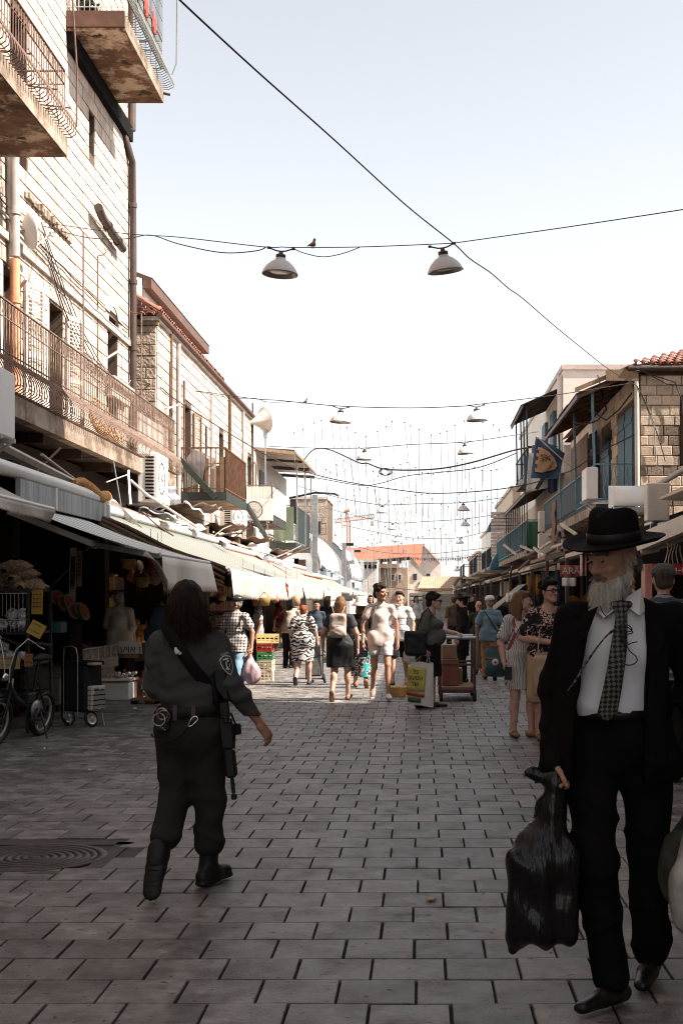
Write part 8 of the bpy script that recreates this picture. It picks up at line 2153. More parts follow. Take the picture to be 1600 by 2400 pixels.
for i,(px,d,hgt,fc,l,tm,hm) in enumerate([(1168,33,1.62,170,'person with dark hair in a dark jacket under the striped awning',m_blackcloth,h_black),(768,34,1.62,150,'person in a black T-shirt in the shade left of the backpack woman',m_blackcloth,h_dark),(742,30,1.5,10,'person in a dark blue cap area stall near the red awning',cloth('dark_blue',(.045,.055,.075)),h_black),(868,40,1.66,0,'far person in grey walking forward behind the youth',cloth('ash_grey',(.10,.095,.09)),h_dark),(1062,36,1.6,190,'far person in brown walking away between the cart and the black-hatted man',cloth('brown_shirt',(.10,.07,.05)),h_brown),(975,47,1.66,20,'far person in white top at the end of the street',cloth('white_top',(.55,.53,.5)),h_dark),(1108,52,1.7,5,'farthest person in dark clothes near the low stone house',m_blackcloth,h_dark),(655,33,1.6,90,'person in a maroon shirt standing in the shop behind the crates',cloth('maroon',(.12,.03,.03)),h_black)]):
 l=l.replace('dark blue cap area stall','dark blue shirt')
 person(l,0,0,hgt,fc,pos=((px-CX)*d/F,d,0),pose=[WALK_L,WALK_R][i%2],skin_m=sk_tan,hair=['short','bob'][i%2],hair_m=hm,top='shirt',top_m=tm,sleeve=1.0,bottom='trousers',bottom_m=[m_blackcloth,cloth('khaki',(.17,.13,.09))][i%2],shoe_m=m_blackshoe,seed=200+i,h=.015)
 # platform cart with boxes
p=G(1073,1640);cart=thing('platform_cart','maroon steel platform cart with rail ends standing beside the woman in grey','cart',p)
m_maroon=M('maroon_paint',(.075,.03,.035),.5,var=.3,scale=7,bump=.15,dirt=(.14,.07,.05),dscale=6)
x0,x1,y0,y1=.26,.78,19.25,20.35
b=MB();b.box((x0,y0,.17),(x1,y1,.21));b.obj('deck',m_wood,cart)
b=MB()
for q in((x0,y0),(x1,y0),(x0,y1),(x1,y1)):b.bar((*q,.10),(*q,.94),.04,.04)
b.bar((x0,y0,.15),(x1,y0,.15),.05,.05);b.bar((x0,y1,.15),(x1,y1,.15),.05,.05);b.bar((x0,y0,.15),(x0,y1,.15),.05,.05);b.bar((x1,y0,.15),(x1,y1,.15),.05,.05);b.bar((x0,y0,.55),(x1,y0,.55),.03,.03);b.bar((x0,y1,.55),(x1,y1,.55),.03,.03);b.bar((x1,y0,.85),(x1,y1,.3),.02,.02);b.obj('frame',m_maroon,cart)
for yy in(y0,y1):b=MB();b.tube([(x0-.05,yy,.955),(x1+.02,yy,.955)],.025,8);b.obj('handle',m_galv,cart)
for q in((x0+.02,y0),(x1,y0),(x0+.02,y1),(x1,y1)):
 b=MB();b.lathe([(0,-.025),(.07,-.025),(.078,0),(.07,.025),(0,.025)],14,Matrix.Translation((q[0],q[1],.078))@Matrix.Rotation(R(90),4,'Y'));b.obj('wheel',m_rubber,cart)
for(lo,hi,m,l) in[((.29,19.5,.212),(.55,19.9,.62),M('cardboard_red',(.24,.10,.075),.85,var=.2),'reddish cardboard box standing on the maroon cart'),((.30,19.95,.212),(.62,20.3,.46),M('cardboard',(.30,.19,.12),.85,var=.2),'brown cardboard box at the far end of the maroon cart'),((.29,19.52,.624),(.52,19.85,.84),M('cardboard',(.30,.19,.12),.85),'upper brown carton on the reddish box on the cart')]:
 b=MB();b.bev(lo,hi,.01);o=b.obj('cardboard_box',m);tag(o,l,'box')
b=MB();p=G(925,1634);b.bev((p.x-.14,p.y,0),(p.x+.2,p.y+.26,.16),.012);o=b.obj('cardboard_tray',M('yellow_carton',(.48,.30,.08),.8,var=.25,scale=8,dirt=(.25,.10,.05),dscale=7));tag(o,'yellow printed carton on the ground behind the youth','box')
q0=wj(youth,(-.30,.10,.78))
bagthing('cloth_bag','navy dotted cloth bag between the bucket hat woman and the youth','bag',(q0-Vector((.2,.14,.26)),q0+Vector((.2,.14,.2)),lambda f:(f.rbox(q0,(.12,.05,.13),.03,.02),f.fold(.006,18,20,2))),pattern('navy_dots','check',(.02,.025,.05),(.2,.2,.24),14,1),extra=[('handle',MB().tube([q0+Vector((-.06,0,.12)),q0+Vector((0,0,.27)),q0+Vector((.06,0,.12))],.01,5),m_blackcloth)])
# ------------------------------------------------------------------ the officer walking away
D=6.85;ox=(445-CX)*D/F
pw=dict(pel=(-.003,0,.84),waist=(0,0,.97),chest=(.004,0,1.16),neck=(.012,.0,1.345),head=(.014,-.015,1.497),shL=(.155,0,1.30),shR=(-.142,0,1.30),elL=(.185,-.01,1.06),wrL=(.10,-.22,.96),elR=(-.218,.02,1.085),wrR=(-.365,-.06,.862),hipL=(.082,0,.82),hipR=(-.082,0,.82),knL=(.075,.0,.475),anL=(.105,.30,.205),toL=(.115,.345,.045),knR=(-.105,-.01,.47),anR=(-.10,.0,.09),toR=(-.155,-.13,.035))
off=person('officer in dark uniform with long brown hair walking away with a rifle at her side',0,0,1.70,180,pos=(ox,D,0),pose=pw,g=.93,lg=.72,skin_m=sk_tan,hair=None,hair_m=None,male=False,h=.009,hand=('fist','rest'),seed=301,brows=False)
o=off['obj'];J=off['J'];R_=off['R_'];P_=off['part']
m_uni=M('uniform_shirt',(.062,.062,.061),.82,var=.2,scale=4,bump=.25,bscale=260,coord='obj',bdist=.003,spec=.12)
m_unit=M('uniform_trousers',(.027,.0255,.0245),.85,var=.25,scale=4,bump=.25,bscale=260,coord='obj',bdist=.003,spec=.1)
def shirt(f):
 f.cap(J['pel']+V(0,0,.085),J['waist']+V(0,0,.03),.160,.158,.03,sq=((0,1,0),.76))
 f.cap(J['waist']+V(0,0,.03),J['chest'],.158,.158,.03,sq=((0,1,0),.76))
 f.cap(J['chest'],J['chest']+V(0,0,.07),.158,.140,.04,sq=((0,1,0),.74))
 for s_ in 'LR':
  f.cap(J['neck']-V(0,0,.035),J['sh'+s_]-V(0,0,.012),.058,.058,.04)
  f.cap(J['sh'+s_],J['el'+s_],.066,.060,.03);f.cap(J['el'+s_],J['el'+s_]*.06+J['wr'+s_]*.94,.060,.041,.025)
 f.cap(J['neck']-V(0,0,.03),J['neck']+V(0,.005,.03),.068,.06,.02)
 f.fold(.010,9,30,5,lo=.88,hi=1.26);f.fold(.005,26,44,9,lo=.88,hi=1.33)
 f.crease(.007,12,30,2,4,lo=.90,hi=1.30);f.crease(.004,30,26,8,3,lo=.90,hi=1.34)
 f.cut((0,0,.905),(0,0,-1))
P_('uniform_shirt',shirt,m_uni,.0075)
def trous(f):
 f.cap(J['pel']+V(0,0,.10),J['pel']+V(0,0,-.0),.150,.172,.03,sq=((0,1,0),.84))
 for s_ in 'LR':
  f.ell(J['hip'+s_]+V(0,.06,.01),(.095,.085,.10),.04)
  f.cap(J['hip'+s_],J['kn'+s_],.106,.080,.035)
  e=J['kn'+s_]+(J['an'+s_]-J['kn'+s_])*.66
  f.cap(J['kn'+s_],e,.079,.072,.03);f.ell(e,(.074,.074,.05),.03)
 f.fold(.004,18,22,21,lo=.18,hi=.92);f.crease(.008,14,34,4,4,lo=.2,hi=.62);f.crease(.006,26,20,6,3,lo=.5,hi=.9)
P_('uniform_trousers',trous,m_unit,.0075)
for s_ in 'LR':
 def bootf(f,s_=s_):
  a,k,t_=J['an'+s_],J['kn'+s_],J['to'+s_]
  f.cap(a+(k-a)*.52,a+(k-a)*.1,.056,.048,.02)
  sl=t_-a;sl/=np.linalg.norm(sl);up_=(k-a)-sl*((k-a)@sl);up_/=np.linalg.norm(up_)
  if s_=='R':sl=V(sl[0],sl[1],0);sl/=np.linalg.norm(sl);up_=V(0,0,1)
  heel=a-up_*.068-sl*.05
  if s_=='L':heel=a-sl*.045-up_*.062
  f.cap(heel+up_*.03,heel+sl*.1+up_*.04,.042,.044,.03);f.cap(heel+sl*.1+up_*.035,heel+sl*.215+up_*.025,.047,.038,.03)
  f.cap(a,heel+sl*.06+up_*.05,.046,.046,.03)
  f.cap(heel+up_*.0,heel+sl*.05+up_*.0,.046,.046,.004,sq=(up_,.40));f.cap(heel+sl*.10+up_*.004,heel+sl*.215+up_*.004,.050,.046,.006,sq=(up_,.32))
  for k in range(6):f.cap(heel+sl*(.09+.026*k)-up_*.013+np.cross(sl,up_)*.05,heel+sl*(.09+.026*k)-up_*.013-np.cross(sl,up_)*.05,.005,.005,.003,sub=True)
  f.fold(.003,30,40,3)
 P_('boot',bootf,M('boot_leather',(.009,.008,.0075),.55,coord='obj',bump=.25,bscale=60),.0075)
 # hair: one body of hair with many loose strands over it
def hairf(f):
 Rm=np.array(off['Rm'])
 E=lambda c,r,k=.03:f.ell(R_(c),r,k,rot=Rm)
 E((0,.02,.042),(.088,.104,.098));E((0,.06,-.03),(.086,.070,.10))
 for q in(1,-1):f.cap(R_((q*.058,.02,.0)),R_((q*.066,.03,-.105)),.038,.028,.04)
 f.cap(R_((0,.070,.0)),R_((0,.088,-.12)),.062,.044,.04);f.cap(R_((.04,.065,0)),R_((.050,.078,-.115)),.048,.032,.04);f.cap(R_((-.04,.065,0)),R_((-.052,.08,-.105)),.048,.034,.04)
 f.cap(R_((-.075,.05,-.05)),R_((-.125,.05,-.10)),.03,.014,.03)
 f.fold(.0045,60,6,12)
hobj=P_('hair',hairf,hairm('officer',(.017,.0095,.0065)),.007)
me=hobj.data;n=len(me.vertices);co=np.empty(n*3);me.vertices.foreach_get('co',co);co=co.reshape(-1,3);no=np.array([v.normal[:] for v in me.vertices])
sel=co[:,2]>R_((0,0,-.10))[2]
b=MB();cz=R_((0,.03,.0))
strands(b,co[sel]-no[sel]*.006,no[sel]*.08+np.array([0,0,-.5]),2600,.17,lambda p,t:V(-.16*(t**1.5)-.05,.05,-1.0),width=.0014,seg=6,rs=np.random.RandomState(8))
tip=(co[:,0]<R_((-.05,0,0))[0])&(co[:,2]<R_((0,0,.0))[2])
strands(b,co[tip],no[tip]*.2,170,.15,lambda p,t:V(-.9,.1,-.35+.5*t),width=.0011,seg=6,rs=np.random.RandomState(9))
low=co[:,2]<R_((0,0,-.09))[2]
strands(b,co[low],no[low]*.2,420,.075,lambda p,t:V(-.12*np.sign(-p[0]+.02),.12,-1),width=.0014,seg=4,rs=np.random.RandomState(10))
b.obj('loose_strands',hairm('officer_light',(.034,.018,.010)),hobj,local=True)
# belt, loops, straps, badge
def ring(z,rx_,ry_,w,y0=0.0,n=36,name='belt',m=None,parent=None,th=.006,tilt=0.0):
 b=MB()
 pr=[]
 for i in range(n+1):
  a=2*math.pi*i/n;c,s_=math.cos(a),math.sin(a)
  pr.append((c,s_))
 vs=[(c*rx_+dx*c,y0+s_*ry_+dx*s_,z+dz+tilt*c) for dz,dx in((-w/2,0),(-w/2,th),(w/2,th),(w/2,0)) for c,s_ in pr]
 k=n+1
 b.add(vs,[(j*k+i,j*k+i+1,(j+1)*k+i+1,(j+1)*k+i) for j in range(3) for i in range(n)],True)
 return b.obj(name,m,parent,local=True)
ring(.936,.168,.137,.058,0.004,name='belt',m=M('black_webbing',(.010,.0095,.009),.7,coord='obj',bump=.2),parent=o,tilt=-.006)
m_loop=M('grey_loop',(.075,.065,.060),.8,coord='obj')
for x in(-.045,.052):
 b=MB();y=.137*math.sqrt(1-(x/.168)**2)+.012;b.box((x-.011,y-.002,.895),(x+.011,y+.005,.975));b.obj('belt_loop',m_loop,o,local=True)
b=MB()
def stp(t,w):
 x=.105-.275*t;z=1.385-.40*t;y=.075+.075*math.sin(min(1,t*1.15+.12)*math.pi)**.8+.005
 return(x+w*.824,y,z-w*.566)
b.grid(lambda u,v:stp(v,(u-.5)*.062),2,18,thick=.006);b.obj('sling',m_blackcloth,o,local=True)
b=MB();b.tube([(.045,.165,1.28),(.040,.168,1.262),(.030,.168,1.25)],[.006,.012,.014],7);b.ball((.022,.168,1.248),(.012,.006,.008),7,5);b.obj('key_charm',m_paper,o,local=True)
for q in(1,-1):
 s_='L' if q>0 else 'R';b=MB();a_=J['sh'+s_]+V(q*.012,.012,.058);c_=J['neck']+V(q*.066,.0,.018);b.bar(a_,c_,.045,.010);b.obj('epaulette',m_uni,o,local=True)
 # shoulder patch: a shield on the sleeve
pc=J['shR']*.40+J['elR']*.60
ex=J['elR']-J['shR'];ex/=np.linalg.norm(ex);nn=V(-.42,.90,.05);nn-=ex*(nn@ex);nn/=np.linalg.norm(nn);ey=np.cross(ex,nn)
def pat(u,v,off_):return pc+ey*u+ex*v+nn*(.064+off_-7.0*u*u)
shd=[(-.030,-.040),(-.015,-.049),(0,-.053),(.015,-.049),(.030,-.040),(.032,-.015),(.028,.012),(.018,.038),(0,.060),(-.018,.038),(-.028,.012),(-.032,-.015)]
def plate_(pts,off_,m,nm,k=1.0):
 b=MB();c=pat(0,0,off_+.003);n_=len(pts);vs=[pat(u*k,v*k,off_+.002) for u,v in pts];b.add([c]+vs+[v_-nn*.004 for v_ in vs],[(0,i+1,(i+1)%n_+1) for i in range(n_)]+[(i+1,i+1+n_,(i+1)%n_+1+n_,(i+1)%n_+1) for i in range(n_)])
 return b.obj(nm,m,o,local=True)
m_pw=M('patch_white',(.50,.49,.47),.8,coord='obj');m_pb=M('patch_black',(.012,.012,.013),.8,coord='obj')
plate_(shd,.000,m_pw,'shoulder_patch',1.0);plate_(shd,.002,m_pb,'patch_field',.87);plate_(shd,.003,M('patch_grey',(.17,.17,.17),.8,coord='obj'),'patch_inner_line',.74);plate_(shd,.0040,m_pb,'patch_inner',.68)
b=MB()
for(u0,v0,u1,v1,w) in[(-.014,-.030,.016,-.030,.008),(-.012,-.018,-.002,-.016,.010),(.004,-.016,.008,.012,.005),(.006,.012,.010,.026,.010),(-.004,.022,.006,.030,.006),(-.012,-.002,-.006,.016,.003)]:b.bar(pat(u0,v0,.0075),pat(u1,v1,.0075),w,.003,up=tuple(nn))
b.obj('patch_emblem',m_pw,o,local=True)
b=MB();q=J['shR']*.66+J['elR']*.34;b.bar(q+nn*.066-ey*.026,q+nn*.066+ey*.018,.012,.006,up=tuple(nn));b.obj('rank_tag',M('grey_tag',(.2,.2,.195),.7,coord='obj'),o,local=True)
# pouch with handcuffs, carabiner with chain
def wl_(p):return Vector((ox-p[0],D-p[1],p[2]))
hc=thing('handcuffs','metal handcuffs in a black belt pouch at the left hip of the officer','handcuffs',wl_((.12,.15,.85)))
b=MB();lo,hi=wl_((.155,.185,.84)),wl_((.075,.115,.955));b.bev((lo.x,lo.y,lo.z),(hi.x,hi.y,hi.z),.012);b.obj('pouch',m_black,hc)
m_brass=M('worn_steel',(.36,.30,.25),.28,metal=.9,var=.3)
for(x,z,r,tl) in((.108,.935,.030,.5),(.125,.905,.032,-.3),(.098,.925,.030,1.0)):
 b=MB();b.tube([wl_((x+r*math.cos(a),.192+tl*.012*math.sin(a),z+r*math.sin(a))) for a in[6.28*i/18 for i in range(18)]],.0042,6,closed=True);b.obj('cuff',m_brass,hc)
b=MB();[b.ball(wl_((.115-.01*k,.193,.868-.008*k)),.006,6,4) for k in range(3)];b.obj('chain',m_brass,hc)
cb=thing('carabiner','silver carabiner clipped to the belt loop of the officer','carabiner',wl_((-.06,.15,.88)))
b=MB();b.tube([wl_(p) for p in((-.050,.158,.918),(-.036,.160,.906),(-.020,.160,.872),(-.025,.160,.866),(-.040,.160,.870),(-.068,.158,.898),(-.070,.157,.910),(-.064,.157,.918))],.0038,6,closed=True);b.obj('loop',M('bright_steel',(.7,.69,.67),.25,metal=.8),cb)
b=MB();pts=[wl_((-.018+.20*t,.165-.05*t*t,.868-.055*math.sin(math.pi*min(1,t*1.0))**.7-.045*t)) for t in[i/34 for i in range(35)]];b.tube(pts,[.0055 if i%2 else .0035 for i in range(35)],5);b.obj('cord',m_black,cb)
# rifle hanging muzzle down
rf=thing('rifle','black rifle hanging muzzle down at the right side of the officer','rifle',wl_((-.22,.03,.5)))
rfx=lambda z:-.188-.055*(1.0-z)/.5
def seg(z0,z1,w,dp,nm,m=m_black,bev=.006,dx=0.0,dy=0.0):
 b=MB();a_,c_=wl_((rfx(z0)+dx,.055+dy,z0)),wl_((rfx(z1)+dx,.055+dy,z1));d_=c_-a_;L=d_.length
 T=Matrix.Translation(a_)@d_.to_track_quat('Z','Y').to_matrix().to_4x4();b.bev((-w/2,-dp/2,0),(w/2,dp/2,L),bev,T);return b.obj(nm,m,rf)
m_gun=M('gun_black',(.013,.013,.0135),.5,metal=.2,bump=.1)
seg(.99,1.16,.05,.075,'stock',m_gun,.012);seg(.90,.989,.034,.05,'buffer_tube',m_gun);seg(.74,.899,.046,.066,'receiver',m_gun);seg(.585,.739,.056,.062,'handguard',m_gun,.016);seg(.50,.584,.020,.020,'barrel',m_gun);seg(.468,.499,.030,.030,'flash_hider',m_gun,.006)
seg(.80,.86,.03,.13,'magazine',m_gun,.006,0,-.07);seg(.556,.566,.045,.012,'front_sight',m_gun,.002);seg(.88,.95,.026,.03,'grip',m_gun,.006,-.012,.05)
b=MB();b.tube([wl_((rfx(.9)-.03,.07,.93)),wl_((rfx(.8)-.045,.07,.87)),wl_((rfx(.8)-.040,.07,.80)),wl_((rfx(.74)-.03,.07,.74))],.006,5);b.obj('sling_loop',m_blackcloth,rf)
b=MB();b.ball(wl_((rfx(.9)-.024,.095,.89)),.008,7,5);b.obj('sling_swivel',m_chrome,rf)
# ------------------------------------------------------------------ the old man with the black hat
D2=4.9;mx=(1440-CX)*D2/F
om=dict(pel=(.02,.03,1.0),waist=(.0,.02,1.12),chest=(.02,.01,1.35),neck=(.032,.0,1.515),head=(-.012,-.05,1.675),shL=(.235,.03,1.448),shR=(-.158,-.02,1.45),elL=(.325,.06,1.19),wrL=(.32,-.05,.93),elR=(-.212,.02,1.19),wrR=(-.232,-.09,.915),hipL=(.112,.03,.97),hipR=(-.085,.01,.97),knL=(.142,.09,.55),anL=(.178,.23,.105),toL=(.13,.10,.035),knR=(-.088,-.06,.54),anR=(-.025,-.09,.09),toR=(-.13,-.19,.035))
old=person('old man with white beard, wide black hat and open black suit walking towards the camera',0,0,1.70,0,pos=(mx,D2,0),pose=om,g=1.0,skin_m=skin('weathered',(.44,.245,.16)),hair=None,hair_m=None,lg=.72,hyaw=-52,hpitch=13,h=.009,hand=('grip','grip'),seed=401,shoe_m=M('old_black_shoe',(.007,.0065,.006),.4,coord='obj',bump=.15),shoe_k='shoe',brows=False)
o=old['obj'];J=old['J'];R_=old['R_'];P_=old['part'];Rm=np.array(old['Rm'])
m_suit=M('black_suit',(.0075,.0070,.0070),.88,var=.3,scale=3,bump=.25,bscale=300,coord='obj',bdist=.003,spec=.07)
m_shirtw=M('white_shirt',(.80,.80,.82),.8,var=.05,scale=4,bump=.3,bscale=9,coord='obj',bdist=.03,spec=.2)
def shirt(f):
 f.cap(J['pel']+V(-.02,-.01,.06),J['waist'],.146,.148,.03,sq=((0,1,0),.82));f.cap(J['waist'],J['chest'],.148,.158,.03,sq=((0,1,0),.78));f.cap(J['chest'],J['chest']+V(0,0,.07),.158,.12,.04,sq=((0,1,0),.78))
 f.cap(J['neck']-V(0,0,.05),J['neck']+V(0,-.012,.0),.072,.064,.03)
 for s_ in 'LR':f.cap(J['neck']-V(0,.02,.05),J['sh'+s_]*.75+J['neck']*.25-V(0,.01,.03),.060,.055,.04)
 f.fold(.004,14,12,7,lo=1.06,hi=1.46);f.crease(.010,12,24,5,4,lo=1.07,hi=1.44)
 f.cut((0,0,1.085),(0,0,-1));f.ell(J['neck']+V(-.01,-.06,.035),(.05,.06,.05),.006,sub=True)
P_('shirt',shirt,m_shirtw,.007)
def jacket(f):
 f.cap(J['waist']+V(.02,0,0),J['chest'],.176,.186,.03,sq=((0,1,0),.80));f.cap(J['chest'],J['chest']+V(0,0,.06),.186,.150,.04,sq=((0,1,0),.76))
 f.cap(J['waist']+V(.02,0,0),J['pel']+V(.035,.0,-.12),.180,.212,.03,sq=((0,1,0),.80))
 for s_ in 'LR':
  f.cap(J['neck']+V(0,.02,-.045),J['sh'+s_]-V(0,0,.005),.058,.064,.04)
  f.cap(J['sh'+s_],J['el'+s_],.074,.066,.03);f.cap(J['el'+s_],J['el'+s_]*.02+J['wr'+s_]*.98,.066,.055,.025)
 f.fold(.006,9,12,17,lo=.85,hi=1.42);f.crease(.014,12,20,19,4,lo=.86,hi=1.44)
 f.carve([((0,-.028,0),(0,1,0)),((.100,0,1.3),(1,0,-.02)),((-.108,0,1.5),(-1,0,.20)),((0,0,1.62),(0,0,1))])
 f.cut((0,0,.85),(0,0,-1));f.ell(J['neck']+V(-.01,-.045,.05),(.072,.085,.075),.006,sub=True)
P_('suit_jacket',jacket,m_suit,.0075)
# jacket fronts hanging open: right front swings out and shows its lining
b=MB();b.grid(lambda u,v:(-.118-.075*v-.11*u-.02*math.sin(v*3+u*4)*v,-.158+.05*u+.015*math.sin(v*6+u*3)+.0*v,1.46-.60*v-.02*u),8,12,thick=.008);b.obj('jacket_front',m_suit,o,local=True)
b=MB();b.grid(lambda u,v:(.100+.075*u+.005*math.sin(v*9),-.150+.035*u-.008*math.sin(v*5)-.0*v,1.36-.48*v),5,14,thick=.008);b.obj('jacket_front',m_suit,o,local=True)
for(pts,nm) in(([(-.082,-.125,1.505),(-.125,-.155,1.40),(-.160,-.150,1.37),(-.150,-.12,1.47)],'lapel'),([(.100,-.07,1.50),(.100,-.155,1.28),(.165,-.135,1.37),(.150,-.09,1.47)],'lapel')):
 b=MB();b.poly(pts,(0,-.008,0));b.obj(nm,m_suit,o,local=True)
def trous(f):
 f.cap(J['pel']+V(0,0,.10),J['pel']+V(0,0,0),.140,.160,.03,sq=((0,1,0),.86))
 for s_ in 'LR':
  f.cap(J['hip'+s_],J['kn'+s_],.100,.076,.02);e=J['kn'+s_]+(J['an'+s_]-J['kn'+s_])*.95;f.cap(J['kn'+s_],e,.076,.070,.02)
 f.fold(.005,14,12,31,lo=.1,hi=1.0);f.crease(.013,14,22,33,4,lo=.1,hi=.95)
P_('suit_trousers',trous,m_suit,.0075)
b=MB();ringo=ring(1.095,.148,.124,.035,.018,name='belt',m=m_blackshoe,parent=o)
# collar and ties
for(pts) in([(.028,-.075,1.535),(.094,-.035,1.575),(.104,-.070,1.485),(.070,-.128,1.470),(.022,-.112,1.505)],[(.018,-.088,1.525),(-.052,-.045,1.55),(-.085,-.085,1.49),(-.062,-.128,1.46),(-.005,-.115,1.50)]):
 b=MB();b.poly(pts,(0,-.006,.001));b.obj('collar',m_shirtw,o,local=True)
m_tie=pattern('checked_tie','check',(.014,.013,.013),(.13,.12,.11),27,1,.6,bump=.05)
def tie(u,v):
 w=(.026+.014*min(1,v*3)+.020*v) if v<.93 else(.060*(1-(v-.93)/.075))
 x=.004-.010*v-.052*v**1.3;z=1.505-.425*v;y=-.128-.040*math.sin(min(1,v*1.15)*2.6)-.012
 return(x+(u-.5)*2*w*.62,y-.006*math.cos((u-.5)*3),z)
b=MB();b.grid(tie,6,26,thick=.005);b.obj('tie',m_tie,o,local=True)
f=Field((-.07,-.2,1.42),(.08,-.05,1.55),.005);f.cap((-.028,-.128,1.512),(.034,-.128,1.512),.013,.013,.01);f.cap((.004,-.136,1.50),(.002,-.142,1.465),.027,.018,.01,sq=((0,1,0),.55));b=MB();f.mesh(b);b.obj('tie_knot',m_tie,o,local=True)
b=MB();b.grid(lambda u,v:(-.030-.165*v**.85+(u-.5)*(.018+.030*v)*.7,-.178-.05*v-.02*math.sin(v*3),1.415-.205*v**1.1+(u-.5)*(.018+.030*v)*.8),4,16,thick=.005);b.obj('tie_tail',m_tie,o,local=True)
# head: beard, moustache, side hair, eyebrows, hat
m_beard=hairm('white_beard',(.62,.56,.49));m_beardd=hairm('grey_moustache',(.26,.21,.17))
def beardf(f):
 E=lambda c,r,k=.03:f.ell(R_(c),r,k,rot=Rm)
 E((0,-.062,-.088),(.050,.040,.034));E((0,-.078,-.118),(.046,.036,.043));E((0,-.082,-.148),(.034,.027,.037))
 for q in(1,-1):f.cap(R_((q*.066,.002,-.045)),R_((q*.045,-.045,-.088)),.012,.024,.025);f.cap(R_((q*.045,-.05,-.09)),R_((q*.02,-.078,-.122)),.026,.024,.03);f.cap(R_((q*.070,.004,.0)),R_((q*.066,.002,-.045)),.005,.012,.015)
 f.ell(R_((0,-.108,-.05)),V(.024,.03,.013),.01,rot=Rm,sub=True)
 f.fold(.004,50,16,3)
bo=P_('beard',beardf,m_beard,.006)
me=bo.data;n=len(me.vertices);co=np.empty(n*3);me.vertices.foreach_get('co',co);co=co.reshape(-1,3);no=np.array([v.normal[:] for v in me.vertices])
b=MB();fw=Rm@V(0,-1,0)
strands(b,co-no*.004,no,5200,.038,lambda p,t:fw*.25+V(0,0,-1),width=.0011,seg=4,curl=.10,rs=np.random.RandomState(5))
b.obj('beard_hair',hairm('white_beard_hair',(.70,.64,.56)),bo,local=True)
b=MB();pts=np.array([R_((x,-.101+3.2*x*x,-.033-7*x*x)) for x in np.linspace(-.04,.04,40)])
strands(b,pts,np.repeat([fw*.8],40,0),620,.017,lambda p,t:fw*.2+V(0,0,-1),width=.0013,seg=4,rs=np.random.RandomState(6));b.obj('moustache',m_beardd,o,local=True)
for q in(1,-1):
 b=MB();pts=np.array([R_((q*x,-.098+(x-.01)*.35,.038+.006*math.sin(x*60))) for x in np.linspace(.012,.054,24)])
 strands(b,pts,np.repeat([fw*.6+V(0,0,.3)],24,0),160,.013,lambda p,t:Rm@V(q*.8,-.3,.1),width=.0012,seg=3,rs=np.random.RandomState(7));b.obj('eyebrow',m_beardd,o,local=True)
 b=MB();pts=np.array([R_((q*(.072+.004*math.sin(k)),.0+.03*math.cos(k*1.3),.035-.003*k)) for k in range(14)])
 strands(b,pts,np.repeat([Rm@V(q,0,0)],14,0),260,.040,lambda p,t:V(0,0,-1)+Rm@V(q*.2,.3,0),width=.0012,seg=4,curl=.2,rs=np.random.RandomState(8));b.obj('side_hair',m_beard,o,local=True)
b=MB();pts=np.array([R_((.07*math.cos(a),.035+.075*math.sin(a),.02-.05*r_)) for a in np.linspace(.1,3.04,18) for r_ in(0,.6,1)])
strands(b,pts,np.array([(p-R_((0,0,0)))/np.linalg.norm(p-R_((0,0,0))) for p in pts]),900,.035,lambda p,t:V(0,0,-1),width=.0013,seg=4,rs=np.random.RandomState(18));b.obj('back_hair',m_beardd,o,local=True)
for q in(1,-1):
 b=MB();b.grid(lambda u,v:R_((q*.031+(u-.5)*.030,-.099-.007*math.sin(math.pi*u),.0235-.007*v*math.sin(math.pi*u)+.001)),8,2,thick=.003);b.obj('eyelid',skin('weathered',(.25,.125,.078)),o,local=True)
 b=MB();b.tube([R_((q*(.014+.034*t),-.0985+.02*t*t*.6,.004-.006*math.sin(math.pi*t))) for t in[i/6 for i in range(7)]],.0035,5);b.obj('eye_bag',skin('weathered',(.25,.125,.078)),o,local=True)
m_hat=M('black_felt',(.0085,.0080,.0080),.8,var=.2,bump=.1,bscale=200,coord='obj',spec=.08)
T=Matrix.Translation(R_((0,.018,.072)).tolist())@Matrix([list(r)+[0] for r in(Rm@rx(R(-3))@ry(R(5)))]+[[0,0,0,1]])
b=MB();n_=40
prof=[(0,.130),(.03,.131),(.058,.135),(.072,.135),(.083,.126),(.089,.108),(.092,.055),(.092,.012),(.097,.004),(.13,-.002),(.165,.002),(.188,.012),(.190,.009),(.165,-.004),(.13,-.008),(.094,-.004)]
vs=[]
for(r,z) in prof:
 for j in range(n_):
  a=2*math.pi*j/n_;x,y=r*math.cos(a),r*math.sin(a)*(1.06 if r>.1 else 1.12)
  zz=z
  if z>.06:zz=z-.026*math.exp(-(x/.030)**2)*(z-.06)/.085-.026*max(0,y/.09)*(z-.05)/.09;k_=1-.16*math.exp(-((y+.085)/.05)**2)*(z-.05)/.07;x*=k_
  if r>.10:zz+=.010*(abs(math.cos(a))**2)*((r-.1)/.09)-.014*max(0,-math.sin(a))*((r-.1)/.09)
  vs.append(T@Vector((x,y,zz)))
b.add(vs,[(i*n_+j,(i+1)*n_+j,(i+1)*n_+(j+1)%n_,i*n_+(j+1)%n_) for i in range(len(prof)-1) for j in range(n_)],True)
ho=b.obj('hat',m_hat,o,local=True)
b=MB();b.lathe([(.0955,.042),(.098,.038),(.099,.010),(.0965,.006)],36,T@Matrix.Diagonal((1,1.12,1,1)));b.obj('hat_ribbon',M('hat_ribbon',(.011,.010,.010),.5,coord='obj'),ho,local=True)
